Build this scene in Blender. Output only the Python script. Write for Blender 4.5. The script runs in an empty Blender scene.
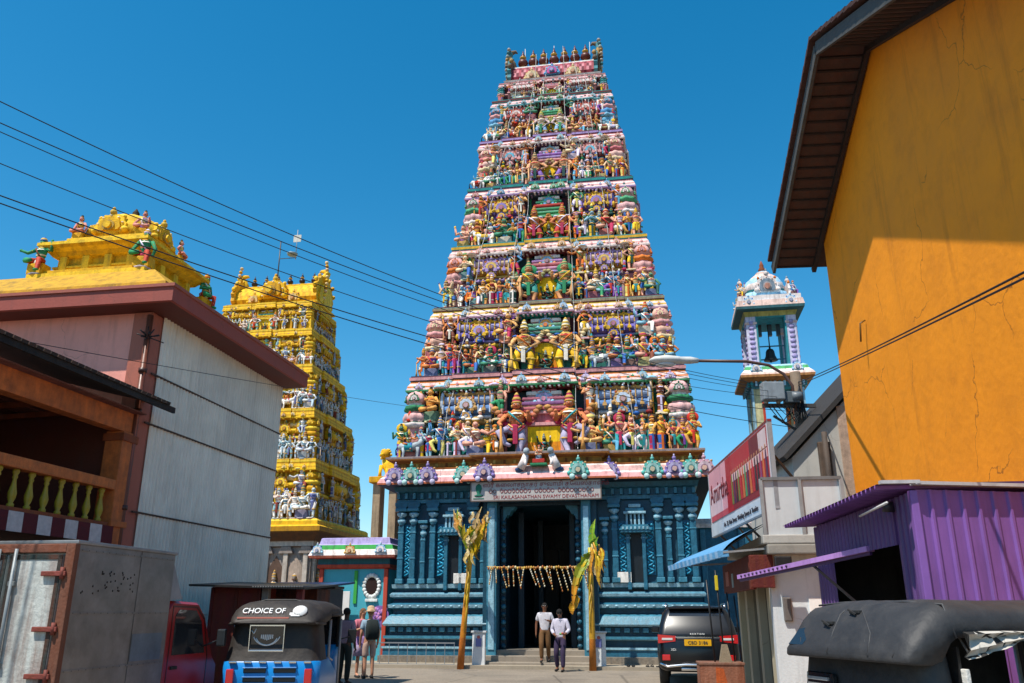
import bpy, bmesh, math, random
from mathutils import Vector, Matrix
R = math.radians
PI = math.pi
scene = bpy.context.scene
COL = scene.collection

# ------------------------------------------------------------------ colour helpers
def _lin(c):
    return c / 12.92 if c <= .04045 else ((c + .055) / 1.055) ** 2.4
def H(h, k=1.0):
    return tuple(_lin(int(h[i:i + 2], 16) / 255.) * k for i in (0, 2, 4))
def mix(a, b, t):
    return tuple(a[i] * (1 - t) + b[i] * t for i in range(3))

# ------------------------------------------------------------------ mesh builder
class MB:
    def __init__(s):
        s.v = []; s.f = []; s.c = []; s.s = []
    def add(s, vs, fs, col, smooth=False):
        o = len(s.v)
        s.v.extend([tuple(p) for p in vs])
        per = isinstance(col, list)
        for i, f in enumerate(fs):
            s.f.append([o + k for k in f])
            s.c.append(col[i] if per else col)
            s.s.append(smooth)
    def merge(s, o, M=None):
        vs = [tuple(M @ Vector(p)) for p in o.v] if M is not None else o.v
        b = len(s.v)
        s.v.extend(vs)
        s.f.extend([[b + k for k in f] for f in o.f]); s.c.extend(o.c); s.s.extend(o.s)
    def box(s, x0, x1, y0, y1, z0, z1, col):
        vs = [(x0, y0, z0), (x1, y0, z0), (x1, y1, z0), (x0, y1, z0), (x0, y0, z1), (x1, y0, z1), (x1, y1, z1), (x0, y1, z1)]
        s.add(vs, [(3, 2, 1, 0), (4, 5, 6, 7), (0, 1, 5, 4), (1, 2, 6, 5), (2, 3, 7, 6), (3, 0, 4, 7)], col)
    def cbox(s, x0, x1, y0, y1, z0, z1, col, b=.01):
        """box with chamfered edges"""
        bm = bmesh.new()
        vs = [bm.verts.new(p) for p in [(x0, y0, z0), (x1, y0, z0), (x1, y1, z0), (x0, y1, z0), (x0, y0, z1), (x1, y0, z1), (x1, y1, z1), (x0, y1, z1)]]
        for f in [(3, 2, 1, 0), (4, 5, 6, 7), (0, 1, 5, 4), (1, 2, 6, 5), (2, 3, 7, 6), (3, 0, 4, 7)]:
            bm.faces.new([vs[i] for i in f])
        bmesh.ops.bevel(bm, geom=bm.edges[:], offset=b, segments=2, affect='EDGES', profile=.6)
        bm.verts.index_update()
        s.add([v.co[:] for v in bm.verts], [[v.index for v in f.verts] for f in bm.faces], col)
        bm.free()
    def bar(s, p, q, w, h, col, up=(0, 0, 1)):
        p = Vector(p); q = Vector(q); d = (q - p).normalized(); up = Vector(up)
        if abs(d.dot(up)) > .98: up = Vector((0, 1, 0))
        a = d.cross(up).normalized(); b = a.cross(d).normalized()
        vs = []
        for c in (p, q):
            for i, j in ((-1, -1), (1, -1), (1, 1), (-1, 1)):
                vs.append(c + a * (i * w / 2) + b * (j * h / 2))
        s.add(vs, [(3, 2, 1, 0), (4, 5, 6, 7), (0, 1, 5, 4), (1, 2, 6, 5), (2, 3, 7, 6), (3, 0, 4, 7)], col)
    def tube(s, pts, rad, col, n=8, caps=True, smooth=True, sq=1.0):
        pts = [Vector(p) for p in pts]
        if not isinstance(rad, (list, tuple)): rad = [rad] * len(pts)
        t0 = (pts[1] - pts[0]).normalized()
        a = t0.orthogonal().normalized() if abs(t0.z) < .9 else Vector((1, 0, 0)) - t0 * t0.x
        a.normalize()
        vs = []; m = len(pts)
        for i, p in enumerate(pts):
            t = ((pts[min(i + 1, m - 1)] - pts[max(i - 1, 0)])).normalized()
            a = (a - t * a.dot(t)); a.normalize(); b = t.cross(a)
            for k in range(n):
                g = 2 * PI * k / n
                vs.append(p + a * (math.cos(g) * rad[i]) + b * (math.sin(g) * rad[i] * sq))
        fs = []
        for i in range(m - 1):
            for k in range(n):
                fs.append((i * n + k, i * n + (k + 1) % n, (i + 1) * n + (k + 1) % n, (i + 1) * n + k))
        if caps:
            fs.append(tuple(range(n - 1, -1, -1))); fs.append(tuple(range((m - 1) * n, m * n)))
        cl = col
        if isinstance(col, list):
            cl = []
            for i in range(m - 1): cl += [col[min(i, len(col) - 1)]] * n
            if caps: cl += [col[0], col[-1]]
        s.add(vs, fs, cl, smooth)
    def lathe(s, prof, c, col, n=12, sx=1., sy=1., rib=0., nr=8, smooth=True, caps=True, ph=0.):
        vs = []; m = len(prof)
        for r, z in prof:
            for k in range(n):
                g = 2 * PI * k / n + ph
                rr = r * (1 + rib * math.cos(nr * g))
                vs.append((c[0] + rr * math.cos(g) * sx, c[1] + rr * math.sin(g) * sy, c[2] + z))
        fs = []; cl = []
        for i in range(m - 1):
            for k in range(n):
                fs.append((i * n + k, i * n + (k + 1) % n, (i + 1) * n + (k + 1) % n, (i + 1) * n + k))
                cl.append(col[min(i, len(col) - 1)] if isinstance(col, list) else col)
        if caps:
            fs.append(tuple(range(n - 1, -1, -1))); fs.append(tuple(range((m - 1) * n, m * n)))
            cl += [cl[0], cl[-1]]
        s.add(vs, fs, cl, smooth)
    def ball(s, c, r, col, nu=8, nv=6):
        if not isinstance(r, (list, tuple)): r = (r, r, r)
        pr = []
        for j in range(nv + 1):
            t = -PI / 2 + PI * j / nv
            pr.append((max(.03, math.cos(t)), math.sin(t)))
        vs = []; m = len(pr)
        for q, z in pr:
            for k in range(nu):
                g = 2 * PI * k / nu
                vs.append((c[0] + q * math.cos(g) * r[0], c[1] + q * math.sin(g) * r[1], c[2] + z * r[2]))
        fs = []
        for i in range(m - 1):
            for k in range(nu):
                fs.append((i * nu + k, i * nu + (k + 1) % nu, (i + 1) * nu + (k + 1) % nu, (i + 1) * nu + k))
        fs.append(tuple(range(nu - 1, -1, -1))); fs.append(tuple(range((m - 1) * nu, m * nu)))
        s.add(vs, fs, col, True)
    def prism(s, poly, o, ax, ay, n, d0, d1, col, side=None):
        """polygon in the plane (o, ax, ay), extruded along n from d0 to d1"""
        o = Vector(o); ax = Vector(ax); ay = Vector(ay); n = Vector(n)
        k = len(poly)
        vs = [o + ax * p[0] + ay * p[1] + n * d0 for p in poly] + [o + ax * p[0] + ay * p[1] + n * d1 for p in poly]
        fs = [tuple(range(k - 1, -1, -1)), tuple(range(k, 2 * k))]
        cl = [col, col]
        for i in range(k):
            fs.append((i, (i + 1) % k, k + (i + 1) % k, k + i)); cl.append(side or col)
        s.add(vs, fs, cl)
    def loft(s, secs, col, closed=True, caps=True, smooth=False):
        m = len(secs); n = len(secs[0])
        vs = [p for q in secs for p in q]
        fs = []; cl = []
        for i in range(m - 1):
            for k in range(n if closed else n - 1):
                fs.append((i * n + k, i * n + (k + 1) % n, (i + 1) * n + (k + 1) % n, (i + 1) * n + k))
                cl.append(col[i][k] if isinstance(col, list) else col)
        if caps and closed:
            fs.append(tuple(range(n - 1, -1, -1))); fs.append(tuple(range((m - 1) * n, m * n)))
            cl += [cl[0], cl[-1]]
        s.add(vs, fs, cl, smooth)
    def sweep(s, poly, rings, cap_top=True, cap_bot=False):
        """rings (offset, z, colour of the band up to the next ring) round a rectilinear plan, mitred"""
        k = len(poly); nr = []
        for i in range(k):
            a = Vector(poly[i]); b = Vector(poly[(i + 1) % k]); d = (b - a).normalized()
            nr.append(Vector((d.y, -d.x)))
        vs = []
        for o, z, _ in rings:
            for i in range(k):
                p = Vector(poly[i]) + (nr[i - 1] + nr[i]) * o
                vs.append((p.x, p.y, z))
        fs = []; cl = []
        for j in range(len(rings) - 1):
            for i in range(k):
                fs.append((j * k + i, j * k + (i + 1) % k, (j + 1) * k + (i + 1) % k, (j + 1) * k + i)); cl.append(rings[j][2])
        if cap_top: fs.append(tuple(range((len(rings) - 1) * k, len(rings) * k))); cl.append(rings[-1][2])
        if cap_bot: fs.append(tuple(range(k - 1, -1, -1))); cl.append(rings[0][2])
        s.add(vs, fs, cl)
    def quad(s, a, b, c, d, col):
        s.add([a, b, c, d], [(0, 1, 2, 3)], col)
    def panel(s, a, b, c, d, th, col):
        """a quad with thickness th behind its normal"""
        a, b, c, d = map(Vector, (a, b, c, d)); n = (b - a).cross(d - a).normalized() * th
        vs = [a, b, c, d, a - n, b - n, c - n, d - n]
        s.add(vs, [(0, 1, 2, 3), (7, 6, 5, 4), (1, 0, 4, 5), (2, 1, 5, 6), (3, 2, 6, 7), (0, 3, 7, 4)], col)
    def build(s, name, mat, parent=None, loc=None, rz=0, fix=False):
        me = bpy.data.meshes.new(name)
        me.from_pydata(s.v, [], s.f)
        me.polygons.foreach_set('use_smooth', s.s)
        at = me.attributes.new('Col', 'FLOAT_COLOR', 'CORNER')
        arr = []
        for f, c in zip(s.f, s.c):
            arr.extend((c[0], c[1], c[2], 1.0) * len(f))
        at.data.foreach_set('color', arr)
        if fix:
            bm = bmesh.new(); bm.from_mesh(me); bmesh.ops.recalc_face_normals(bm, faces=bm.faces[:]); bm.to_mesh(me); bm.free()
        me.materials.append(mat)
        o = bpy.data.objects.new(name, me)
        COL.objects.link(o)
        if parent: o.parent = parent
        if loc: o.location = loc
        if rz: o.rotation_euler = (0, 0, rz)
        return o

def tag(o, label=None, cat=None, group=None, kind=None):
    if label: o['label'] = label
    if cat: o['category'] = cat
    if group: o['group'] = group
    if kind: o['kind'] = kind
    return o
def empty(name, loc, rz=0, label=None, cat=None, group=None):
    o = bpy.data.objects.new(name, None); COL.objects.link(o)
    o.empty_display_size = .3
    o.location = loc; o.rotation_euler = (0, 0, rz)
    return tag(o, label, cat, group)
def text(name, body, size, mat, parent, loc, rot, align='CENTER', ext=.004, sx=1., shear=0, font=None):
    cu = bpy.data.curves.new(name, 'FONT'); cu.body = body; cu.size = size; cu.extrude = ext
    cu.align_x = align; cu.align_y = 'CENTER'; cu.shear = shear
    t = bpy.data.objects.new(name, cu); COL.objects.link(t)
    bpy.context.view_layer.update()
    dg = bpy.context.evaluated_depsgraph_get()
    me = bpy.data.meshes.new_from_object(t.evaluated_get(dg))
    bpy.data.objects.remove(t)
    me.materials.clear(); me.materials.append(mat)
    o = bpy.data.objects.new(name, me); COL.objects.link(o)
    if parent: o.parent = parent
    o.location = loc; o.rotation_euler = rot; o.scale = (sx, 1, 1)
    return o

# ------------------------------------------------------------------ materials
def mat_paint(name, col=None, rough=.6, var=.18, scale=3., bump=.15, bscale=40., dirt=.25, dirtcol=(.05, .045, .04), streak=True, metal=0., spec=.4, dthr=.55):
    """paint read from the faces' own colour (or one colour), with soft mottling, dirt streaks and fine relief"""
    m = bpy.data.materials.new(name); m.use_nodes = True
    nt = m.node_tree; N = nt.nodes; L = nt.links; b = N['Principled BSDF']
    b.inputs['Roughness'].default_value = rough; b.inputs['Metallic'].default_value = metal
    b.inputs['Specular IOR Level'].default_value = spec
    tc = N.new('ShaderNodeTexCoord')
    if col is None:
        a = N.new('ShaderNodeAttribute'); a.attribute_name = 'Col'; src = a.outputs['Color']
    else:
        a = N.new('ShaderNodeRGB'); a.outputs[0].default_value = (*col, 1); src = a.outputs[0]
    n1 = N.new('ShaderNodeTexNoise'); n1.inputs['Scale'].default_value = scale; n1.inputs['Detail'].default_value = 6; n1.inputs['Roughness'].default_value = .65
    L.new(tc.outputs['Object'], n1.inputs['Vector'])
    mr = N.new('ShaderNodeMapRange'); mr.inputs['From Min'].default_value = .3; mr.inputs['From Max'].default_value = .7
    mr.inputs['To Min'].default_value = 1 - var; mr.inputs['To Max'].default_value = 1 + var
    L.new(n1.outputs['Fac'], mr.inputs['Value'])
    mu = N.new('ShaderNodeVectorMath'); mu.operation = 'SCALE'
    L.new(src, mu.inputs[0]); L.new(mr.outputs[0], mu.inputs['Scale'])
    cur = mu.outputs[0]
    if dirt > 0:
        mp = N.new('ShaderNodeMapping'); mp.inputs['Scale'].default_value = (6, 6, .7) if streak else (2, 2, 2)
        L.new(tc.outputs['Object'], mp.inputs['Vector'])
        n2 = N.new('ShaderNodeTexNoise'); n2.inputs['Scale'].default_value = 1.; n2.inputs['Detail'].default_value = 8; n2.inputs['Roughness'].default_value = .7
        L.new(mp.outputs[0], n2.inputs['Vector'])
        m2 = N.new('ShaderNodeMapRange'); m2.inputs['From Min'].default_value = dthr - .08; m2.inputs['From Max'].default_value = dthr + .22
        m2.inputs['To Max'].default_value = dirt
        L.new(n2.outputs['Fac'], m2.inputs['Value'])
        mx = N.new('ShaderNodeMix'); mx.data_type = 'RGBA'
        L.new(m2.outputs[0], mx.inputs['Factor']); L.new(cur, mx.inputs['A']); mx.inputs['B'].default_value = (*dirtcol, 1)
        cur = mx.outputs['Result']
    L.new(cur, b.inputs['Base Color'])
    if bump > 0:
        n3 = N.new('ShaderNodeTexNoise'); n3.inputs['Scale'].default_value = bscale; n3.inputs['Detail'].default_value = 4
        L.new(tc.outputs['Object'], n3.inputs['Vector'])
        bp = N.new('ShaderNodeBump'); bp.inputs['Strength'].default_value = bump; bp.inputs['Distance'].default_value = .02
        L.new(n3.outputs['Fac'], bp.inputs['Height']); L.new(bp.outputs[0], b.inputs['Normal'])
        r2 = N.new('ShaderNodeMapRange'); r2.inputs['To Min'].default_value = max(.05, rough - .12); r2.inputs['To Max'].default_value = min(1, rough + .12)
        L.new(n1.outputs['Fac'], r2.inputs['Value']); L.new(r2.outputs[0], b.inputs['Roughness'])
    return m

M = {}
M['plaster'] = mat_paint('painted_plaster', spec=.25, rough=.72, var=.2, scale=6, bump=.35, bscale=30, dirt=.7, dirtcol=H('2e2a26'), dthr=.55)
M['statue'] = mat_paint('painted_statue', spec=.25, rough=.7, var=.2, scale=9, bump=.4, bscale=30, dirt=.55, dirtcol=H('2e241e'), dthr=.57)
M['blue'] = mat_paint('painted_granite', rough=.45, var=.3, scale=7, bump=.5, bscale=24, dirt=.55, dirtcol=H('16303f'), dthr=.54)
M['wall'] = mat_paint('wall_paint', rough=.7, var=.1, scale=1.2, bump=.18, bscale=25, dirt=.35, dthr=.6)
M['orange'] = mat_paint('orange_wall_paint', col=H('f49206'), rough=.75, var=.07, scale=1.4, bump=.35, bscale=9, dirt=.3, dirtcol=H('9a5410'), dthr=.57, streak=False)
def add_cracks(m, col, amt):
    nt = m.node_tree; N = nt.nodes; L = nt.links; b = N['Principled BSDF']; src = b.inputs['Base Color'].links[0].from_socket
    tc = N.new('ShaderNodeTexCoord'); nz = N.new('ShaderNodeTexNoise'); nz.inputs['Scale'].default_value = 1.6; nz.inputs['Detail'].default_value = 6
    L.new(tc.outputs['Object'], nz.inputs['Vector'])
    ad = N.new('ShaderNodeMix'); ad.data_type = 'RGBA'; ad.blend_type = 'ADD'; ad.inputs['Factor'].default_value = .7
    L.new(tc.outputs['Object'], ad.inputs['A']); L.new(nz.outputs['Color'], ad.inputs['B'])
    v = N.new('ShaderNodeTexVoronoi'); v.feature = 'DISTANCE_TO_EDGE'; v.inputs['Scale'].default_value = .55; L.new(ad.outputs['Result'], v.inputs['Vector'])
    r = N.new('ShaderNodeMapRange'); r.inputs['From Max'].default_value = .006; r.inputs['To Min'].default_value = 1; r.inputs['To Max'].default_value = 0
    L.new(v.outputs['Distance'], r.inputs['Value'])
    n2 = N.new('ShaderNodeTexNoise'); n2.inputs['Scale'].default_value = .7; L.new(tc.outputs['Object'], n2.inputs['Vector'])
    r2 = N.new('ShaderNodeMapRange'); r2.inputs['From Min'].default_value = .5; r2.inputs['From Max'].default_value = .56; r2.inputs['To Max'].default_value = amt; L.new(n2.outputs['Fac'], r2.inputs['Value'])
    mp = N.new('ShaderNodeMapping'); mp.inputs['Scale'].default_value = (2.2, 2.2, .22); L.new(tc.outputs['Object'], mp.inputs['Vector'])
    n3 = N.new('ShaderNodeTexNoise'); n3.inputs['Scale'].default_value = 1.; n3.inputs['Detail'].default_value = 9; n3.inputs['Roughness'].default_value = .7; L.new(mp.outputs[0], n3.inputs['Vector'])
    r3 = N.new('ShaderNodeMapRange'); r3.inputs['From Min'].default_value = .56; r3.inputs['From Max'].default_value = .74; r3.inputs['To Max'].default_value = amt * .6; L.new(n3.outputs['Fac'], r3.inputs['Value'])
    mu = N.new('ShaderNodeMath'); mu.operation = 'MULTIPLY'; L.new(r.outputs[0], mu.inputs[0]); L.new(r2.outputs[0], mu.inputs[1])
    mm = N.new('ShaderNodeMath'); mm.operation = 'MAXIMUM'; L.new(mu.outputs[0], mm.inputs[0]); L.new(r3.outputs[0], mm.inputs[1])
    mx = N.new('ShaderNodeMix'); mx.data_type = 'RGBA'; L.new(mm.outputs[0], mx.inputs['Factor']); L.new(src, mx.inputs['A']); mx.inputs['B'].default_value = (*col, 1)
    L.new(mx.outputs['Result'], b.inputs['Base Color'])
add_cracks(M['orange'], H('6a3808'), .7); add_cracks(M['wall'], H('4a3a30'), .35)
M['sheet'] = mat_paint('corrugated_sheet', rough=.5, var=.1, scale=1.5, bump=.05, bscale=20, dirt=.3, dirtcol=H('7a6c58'), metal=.0, dthr=.56)
M['purple'] = mat_paint('purple_sheet', rough=.42, var=.12, scale=1.5, bump=.06, bscale=5, dirt=.4, dirtcol=H('3a2a40'), dthr=.52)
M['wood'] = mat_paint('old_wood', rough=.75, var=.3, scale=6, bump=.35, bscale=50, dirt=.4, dthr=.5)
M['carpaint'] = mat_paint('car_paint', rough=.28, var=.05, scale=4, bump=0, dirt=.12, dthr=.6, spec=.5)
M['vinyl'] = mat_paint('black_vinyl', rough=.6, var=.25, scale=4, bump=.5, bscale=9, dirt=.3, dirtcol=H('5a534a'), dthr=.57, streak=False)
M['metal'] = mat_paint('painted_metal', rough=.42, var=.14, scale=6, bump=.06, dirt=.3, dthr=.56)
M['chrome'] = mat_paint('chrome', col=(.72, .73, .75), rough=.16, var=.04, bump=0, dirt=.06, metal=1.)
M['alu'] = mat_paint('aluminium_sheet', rough=.42, var=.25, scale=2.2, bump=.12, bscale=6, dirt=.45, dirtcol=H('4b4038'), metal=.75, streak=False, dthr=.52)
M['rust'] = mat_paint('rusty_paint', rough=.7, var=.25, scale=6, bump=.35, bscale=30, dirt=.95, dirtcol=H('6d3212'), dthr=.5, streak=True)
M['rubber'] = mat_paint('rubber', col=(.018, .018, .018), rough=.8, var=.2, bump=.2, dirt=.2, dirtcol=H('6a6054'))
M['dark'] = mat_paint('dark_interior', col=(.012, .011, .01), rough=.9, var=.3, bump=0, dirt=0)
M['cable'] = mat_paint('cable_sheath', col=(.012, .012, .014), rough=.6, var=.1, bump=0, dirt=0)
M['cloth'] = mat_paint('cloth', rough=.9, var=.14, scale=12, bump=.3, bscale=60, dirt=.1)
M['skin'] = mat_paint('skin', rough=.5, var=.08, scale=15, bump=.05, dirt=0)
M['leaf'] = mat_paint('leaf', rough=.45, var=.3, scale=8, bump=.2, bscale=30, dirt=.25, dirtcol=H('7a4a1a'), streak=False)
M['tile'] = mat_paint('roof_tile', rough=.8, var=.3, scale=5, bump=.3, bscale=25, dirt=.5, dthr=.5)
M['print'] = mat_paint('printed_sheet', rough=.4, var=.08, scale=4, bump=.05, dirt=.15, dthr=.6)
def mat_flat(name, col, rough=.5):
    return mat_paint(name, col=col, rough=rough, var=.06, bump=0, dirt=0)
def mat_glass(name, tint, rough=.05):
    m = bpy.data.materials.new(name); m.use_nodes = True; b = m.node_tree.nodes['Principled BSDF']
    b.inputs['Base Color'].default_value = (*tint, 1); b.inputs['Roughness'].default_value = rough; b.inputs['Specular IOR Level'].default_value = .8
    b.inputs['Coat Weight'].default_value = .3
    n = m.node_tree.nodes.new('ShaderNodeTexNoise'); n.inputs['Scale'].default_value = 3
    r = m.node_tree.nodes.new('ShaderNodeMapRange'); r.inputs['To Min'].default_value = rough; r.inputs['To Max'].default_value = rough + .08
    m.node_tree.links.new(n.outputs['Fac'], r.inputs['Value']); m.node_tree.links.new(r.outputs[0], b.inputs['Roughness'])
    return m
M['glass'] = mat_glass('dark_glass', (.015, .018, .022))
M['redlens'] = mat_glass('red_lens', (.5, .01, .012), .1)
M['whitelens'] = mat_glass('clear_lens', (.6, .6, .6), .1)

# camera numbers, used to turn a point of the photograph plus a real distance into a real place
PITCH = R(18.05); FPX = 828.; CAMZ = 1.65
def at(px, py, Y):
    x = px - 512; u = 341.5 - py
    f = FPX * math.cos(PITCH) - u * math.sin(PITCH); z = FPX * math.sin(PITCH) + u * math.cos(PITCH)
    return Vector((x * Y / f, Y, CAMZ + z * Y / f))
# ------------------------------------------------------------------ statues
SKINS = [H('d8984c'), H('c97a40'), H('e0aa68'), H('d08a5c'), H('d89a84'), H('4f86b0'), H('3f7f62'), H('e2c8a0'), H('b06c40'), H('7aa6b8'), H('d89a80'), H('cfae8c')]
CLOTHS = [H('c8321f'), H('d96a1c'), H('e3b41c'), H('2f62a8'), H('2b8a5a'), H('7d4aa0'), H('e6dccb'), H('1f8c94'), H('b02850'), H('e0d070'), H('8a2a2a'), H('5aa0c0'), H('d8c8e0'), H('7a3f2c'), H('174a44'), H('e9e2d8')]
PNK_ = H('d08a88'); WHT_ = H('dcd4cc'); GOLD = H('c9962c'); HAIR = H('14100e')

def figure(rng, pose='stand', skin=None, cloth=None, female=None, four=None, lod=0, skins=SKINS, cloths=CLOTHS, crown=None, prop=None, big=False, seat=None):
    """one painted statue, feet at the origin, about one unit tall, facing -Y"""
    m = MB(); n = 7 if lod == 0 else 5
    skin = skin or rng.choice(skins); cloth = cloth or rng.choice(cloths); c2 = rng.choice(cloths); c3 = rng.choice(cloths)
    female = rng.random() < .4 if female is None else female
    four = rng.random() < .3 if four is None else four
    gold = mix(GOLD, rng.choice(cloths), .35 * rng.random())
    sw = rng.uniform(-.03, .03)
    hz = .5
    m.lathe([(.15, -.03), (.16, 0), (.13, .015)], (0, 0, 0), mix(c3, (.5, .4, .3), .5), n=8)
    if pose in ('stand', 'guard', 'dance', 'strut'):
        if pose == 'stand' and (female or rng.random() < .35):
            m.lathe([(.1, .01), (.115, .03), (.108, .06), (.1, .085), (.088, .2), (.09, .23), (.1, .36), (.11, .45), (.1, .5), (.085, .55)], (sw, 0, 0), [gold, c2, gold, cloth, mix(cloth, c2, .7), cloth, cloth, c2, gold], n=10, sy=.72, rib=.06, nr=5)
            m.box(sw - .025, sw + .025, -.1, -.07, .03, .5, c2)
        else:
            lo = cloth if rng.random() < .55 else skin
            if pose == 'dance':
                m.tube([(-.06, 0, hz), (-.19, -.08, .42), (-.12, -.06, .22), (-.05, -.1, .17)], [.07, .06, .042, .03], [cloth, lo, lo], n=n)
                m.tube([(.05, 0, hz), (.1, -.03, .27), (.04, .0, .04), (.05, -.09, .02)], [.07, .058, .04, .03], [cloth, lo, skin], n=n)
            else:
                sp = .1 if pose == 'guard' else .065
                kx = .13 if pose == 'guard' else .075
                for sx in (-1, 1):
                    fw = -.05 * sx if pose == 'strut' else 0
                    m.tube([(sx * .055 + sw, 0, hz), (sx * kx, -.03 + fw, .27), (sx * sp, .0 + fw, .05), (sx * sp * 1.1, -.08 + fw, .02)], [.072, .056, .042, .03], [cloth, lo, skin], n=n)
                    m.lathe([(.06, -.02), (.062, .02)], (sx * kx, -.03 + fw, .27), gold, n=6)
                    m.lathe([(.05, 0), (.05, .02)], (sx * sp, fw, .075), gold, n=6)
            m.lathe([(.115, hz - .1), (.125, hz - .02), (.1, hz + .05)], (sw, 0, 0), [cloth, c2], n=8, sy=.75)
            m.box(sw - .03, sw + .03, -.105, -.07, .2, hz + .03, c2)
        tz = hz
    else:
        # seated on a block with legs folded or one hanging
        m.cbox(-.17, .17, -.1, .14, 0, .22, seat or mix(c3, (.25, .2, .18), .5), .02)
        tz = .27
        m.tube([(-.06, 0, .29), (-.18, -.15, .27), (-.02, -.2, .25)], [.07, .06, .035], [cloth, skin], n=n)
        if pose == 'sit':
            m.tube([(.06, 0, .29), (.13, -.17, .27), (.12, -.17, .06), (.12, -.24, .02)], [.07, .055, .038, .03], [cloth, cloth, skin], n=n)
        else:
            m.tube([(.06, 0, .29), (.18, -.15, .27), (.02, -.21, .24)], [.07, .06, .035], [cloth, skin], n=n)
        m.lathe([(.12, .2), (.11, .3)], (0, 0, 0), c2, n=8, sy=.75)
    top = skin if not female else rng.choice(cloths)
    tx = sw * 1.3
    m.lathe([(.092, tz), (.076, tz + .08), (.108, tz + .2), (.118, tz + .27), (.06, tz + .325), (.042, tz + .35)], (tx, 0, 0), [skin, top, top, skin, skin], n=9, sy=.66)
    m.lathe([(.096, tz + .0), (.098, tz + .035)], (tx, 0, 0), gold, n=8, sy=.72)
    if rng.random() < .6:
        m.tube([(tx - .1, -.05, tz + .29), (tx - .02, -.1, tz + .18), (tx + .08, -.075, tz + .05)], .016, rng.choice(cloths), n=4)
    m.lathe([(.068, tz + .31), (.085, tz + .285)], (tx, -.012, 0), gold, n=8, sy=.8, caps=False)
    m.lathe([(.085, tz + .275), (.108, tz + .24)], (tx, -.012, 0), rng.choice([H('e8e0d0'), c2, H('b02828')]), n=8, sy=.74, caps=False)
    m.lathe([(.1, tz + .12), (.104, tz + .15)], (tx, -.006, 0), mix(gold, c2, .5), n=8, sy=.7, caps=False)
    # arms
    def arm(sx, e, hnd):
        m.tube([(tx + sx * .115, 0, tz + .275), e, hnd], [.042, .034, .026], [skin, skin], n=n)
        m.ball(hnd, (.03, .03, .035), skin, 5, 4)
        mid = Vector(e) * .45 + Vector((tx + sx * .115, 0, tz + .275)) * .55
        m.ball(mid, (.045, .045, .022), gold, 5, 3)
    for sx in (-1, 1):
        q = rng.choice(['down', 'up', 'bless', 'fold', 'hip', 'out'])
        if pose == 'guard' or big: q = ('hip' if pose == 'guard' else 'bless') if sx > 0 else 'club'
        if q == 'down': arm(sx, (sx * .2, .0, tz + .12), (sx * .19, -.05, tz - .02))
        elif q == 'up': arm(sx, (sx * .24, -.02, tz + .22), (sx * .25, -.05, tz + .42))
        elif q == 'bless': arm(sx, (sx * .2, -.03, tz + .12), (sx * .19, -.14, tz + .25))
        elif q == 'fold': arm(sx, (sx * .19, -.04, tz + .13), (sx * .03, -.15, tz + .18))
        elif q == 'hip': arm(sx, (sx * .24, .02, tz + .14), (sx * .12, -.05, tz + .03))
        elif q == 'out': arm(sx, (sx * .25, -.04, tz + .2), (sx * .36, -.1, tz + .24))
        elif q == 'club':
            arm(sx, (sx * .2, -.03, tz + .1), (sx * .16, -.16, tz + .02))
            m.tube([(sx * .16, -.17, tz + .06), (sx * .15, -.17, .18), (sx * .15, -.17, .02)], [.012, .02, .04], mix(gold, skin, .4), n=6)
    if big:
        for q_ in range(9):
            g_ = PI * (q_ + .5) / 9; m.ball((tx - math.cos(g_) * .1, -.07 - .02 * math.sin(g_), tz + .27 - .1 * math.sin(g_)), (.014,) * 3, gold, 5, 3)
        for sx in (-1, 1):
            m.ball((tx + sx * .13, 0, tz + .285), (.055, .055, .035), c3, 7, 5)
            for q_ in range(5): m.ball((tx + sx * (.15 + .035 * q_), .05, tz + .1 + .07 * q_), (.05, .03, .05), mix(c2, gold, q_ / 5), 6, 4)
            m.ball((sx * .075 + sw, -.05, .28), (.06, .05, .025), gold, 6, 4)
        m.tube([(tx - .1, -.06, tz + .06), (tx, -.085, tz - .05), (tx + .1, -.06, tz + .06)], .014, gold, n=5)
        m.tube([(tx - .12, -.06, tz + .02), (tx, -.09, tz - .14), (tx + .12, -.06, tz + .02)], .012, c3, n=5)
    if four:
        for sx in (-1, 1):
            arm(sx, (tx + sx * .23, .03, tz + .27), (tx + sx * .25, .0, tz + .45))
            m.ball((tx + sx * .26, -.01, tz + .5), (.035, .02, .05), rng.choice(cloths), 5, 4)
    hzc = tz + .41
    m.ball((tx, -.01, hzc), (.058, .06, .068), skin, 9, 7)
    m.ball((tx, -.068, hzc - .005), (.011, .014, .016), skin, 4, 3)
    for sx in (-1, 1):
        m.ball((tx + sx * .024, -.062, hzc + .014), (.013, .006, .008), (.85, .85, .8), 5, 3)
        m.ball((tx + sx * .024, -.067, hzc + .014), (.006, .004, .006), HAIR, 4, 3)
        m.ball((tx + sx * .062, 0, hzc - .01), (.014, .02, .034), gold, 4, 3)
    m.box(tx - .02, tx + .02, -.067, -.055, hzc - .038, hzc - .028, H('8a2020'))
    if pose == 'guard':
        m.tube([(tx - .045, -.058, hzc - .012), (tx, -.07, hzc - .02), (tx + .045, -.058, hzc - .012)], [.004, .01, .004], HAIR, n=4)
    m.ball((tx, .02, hzc + .01), (.064, .058, .07), HAIR, 7, 5)
    cr = crown or rng.choice(['tall', 'tall', 'bun', 'fan', 'cap'])
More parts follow.
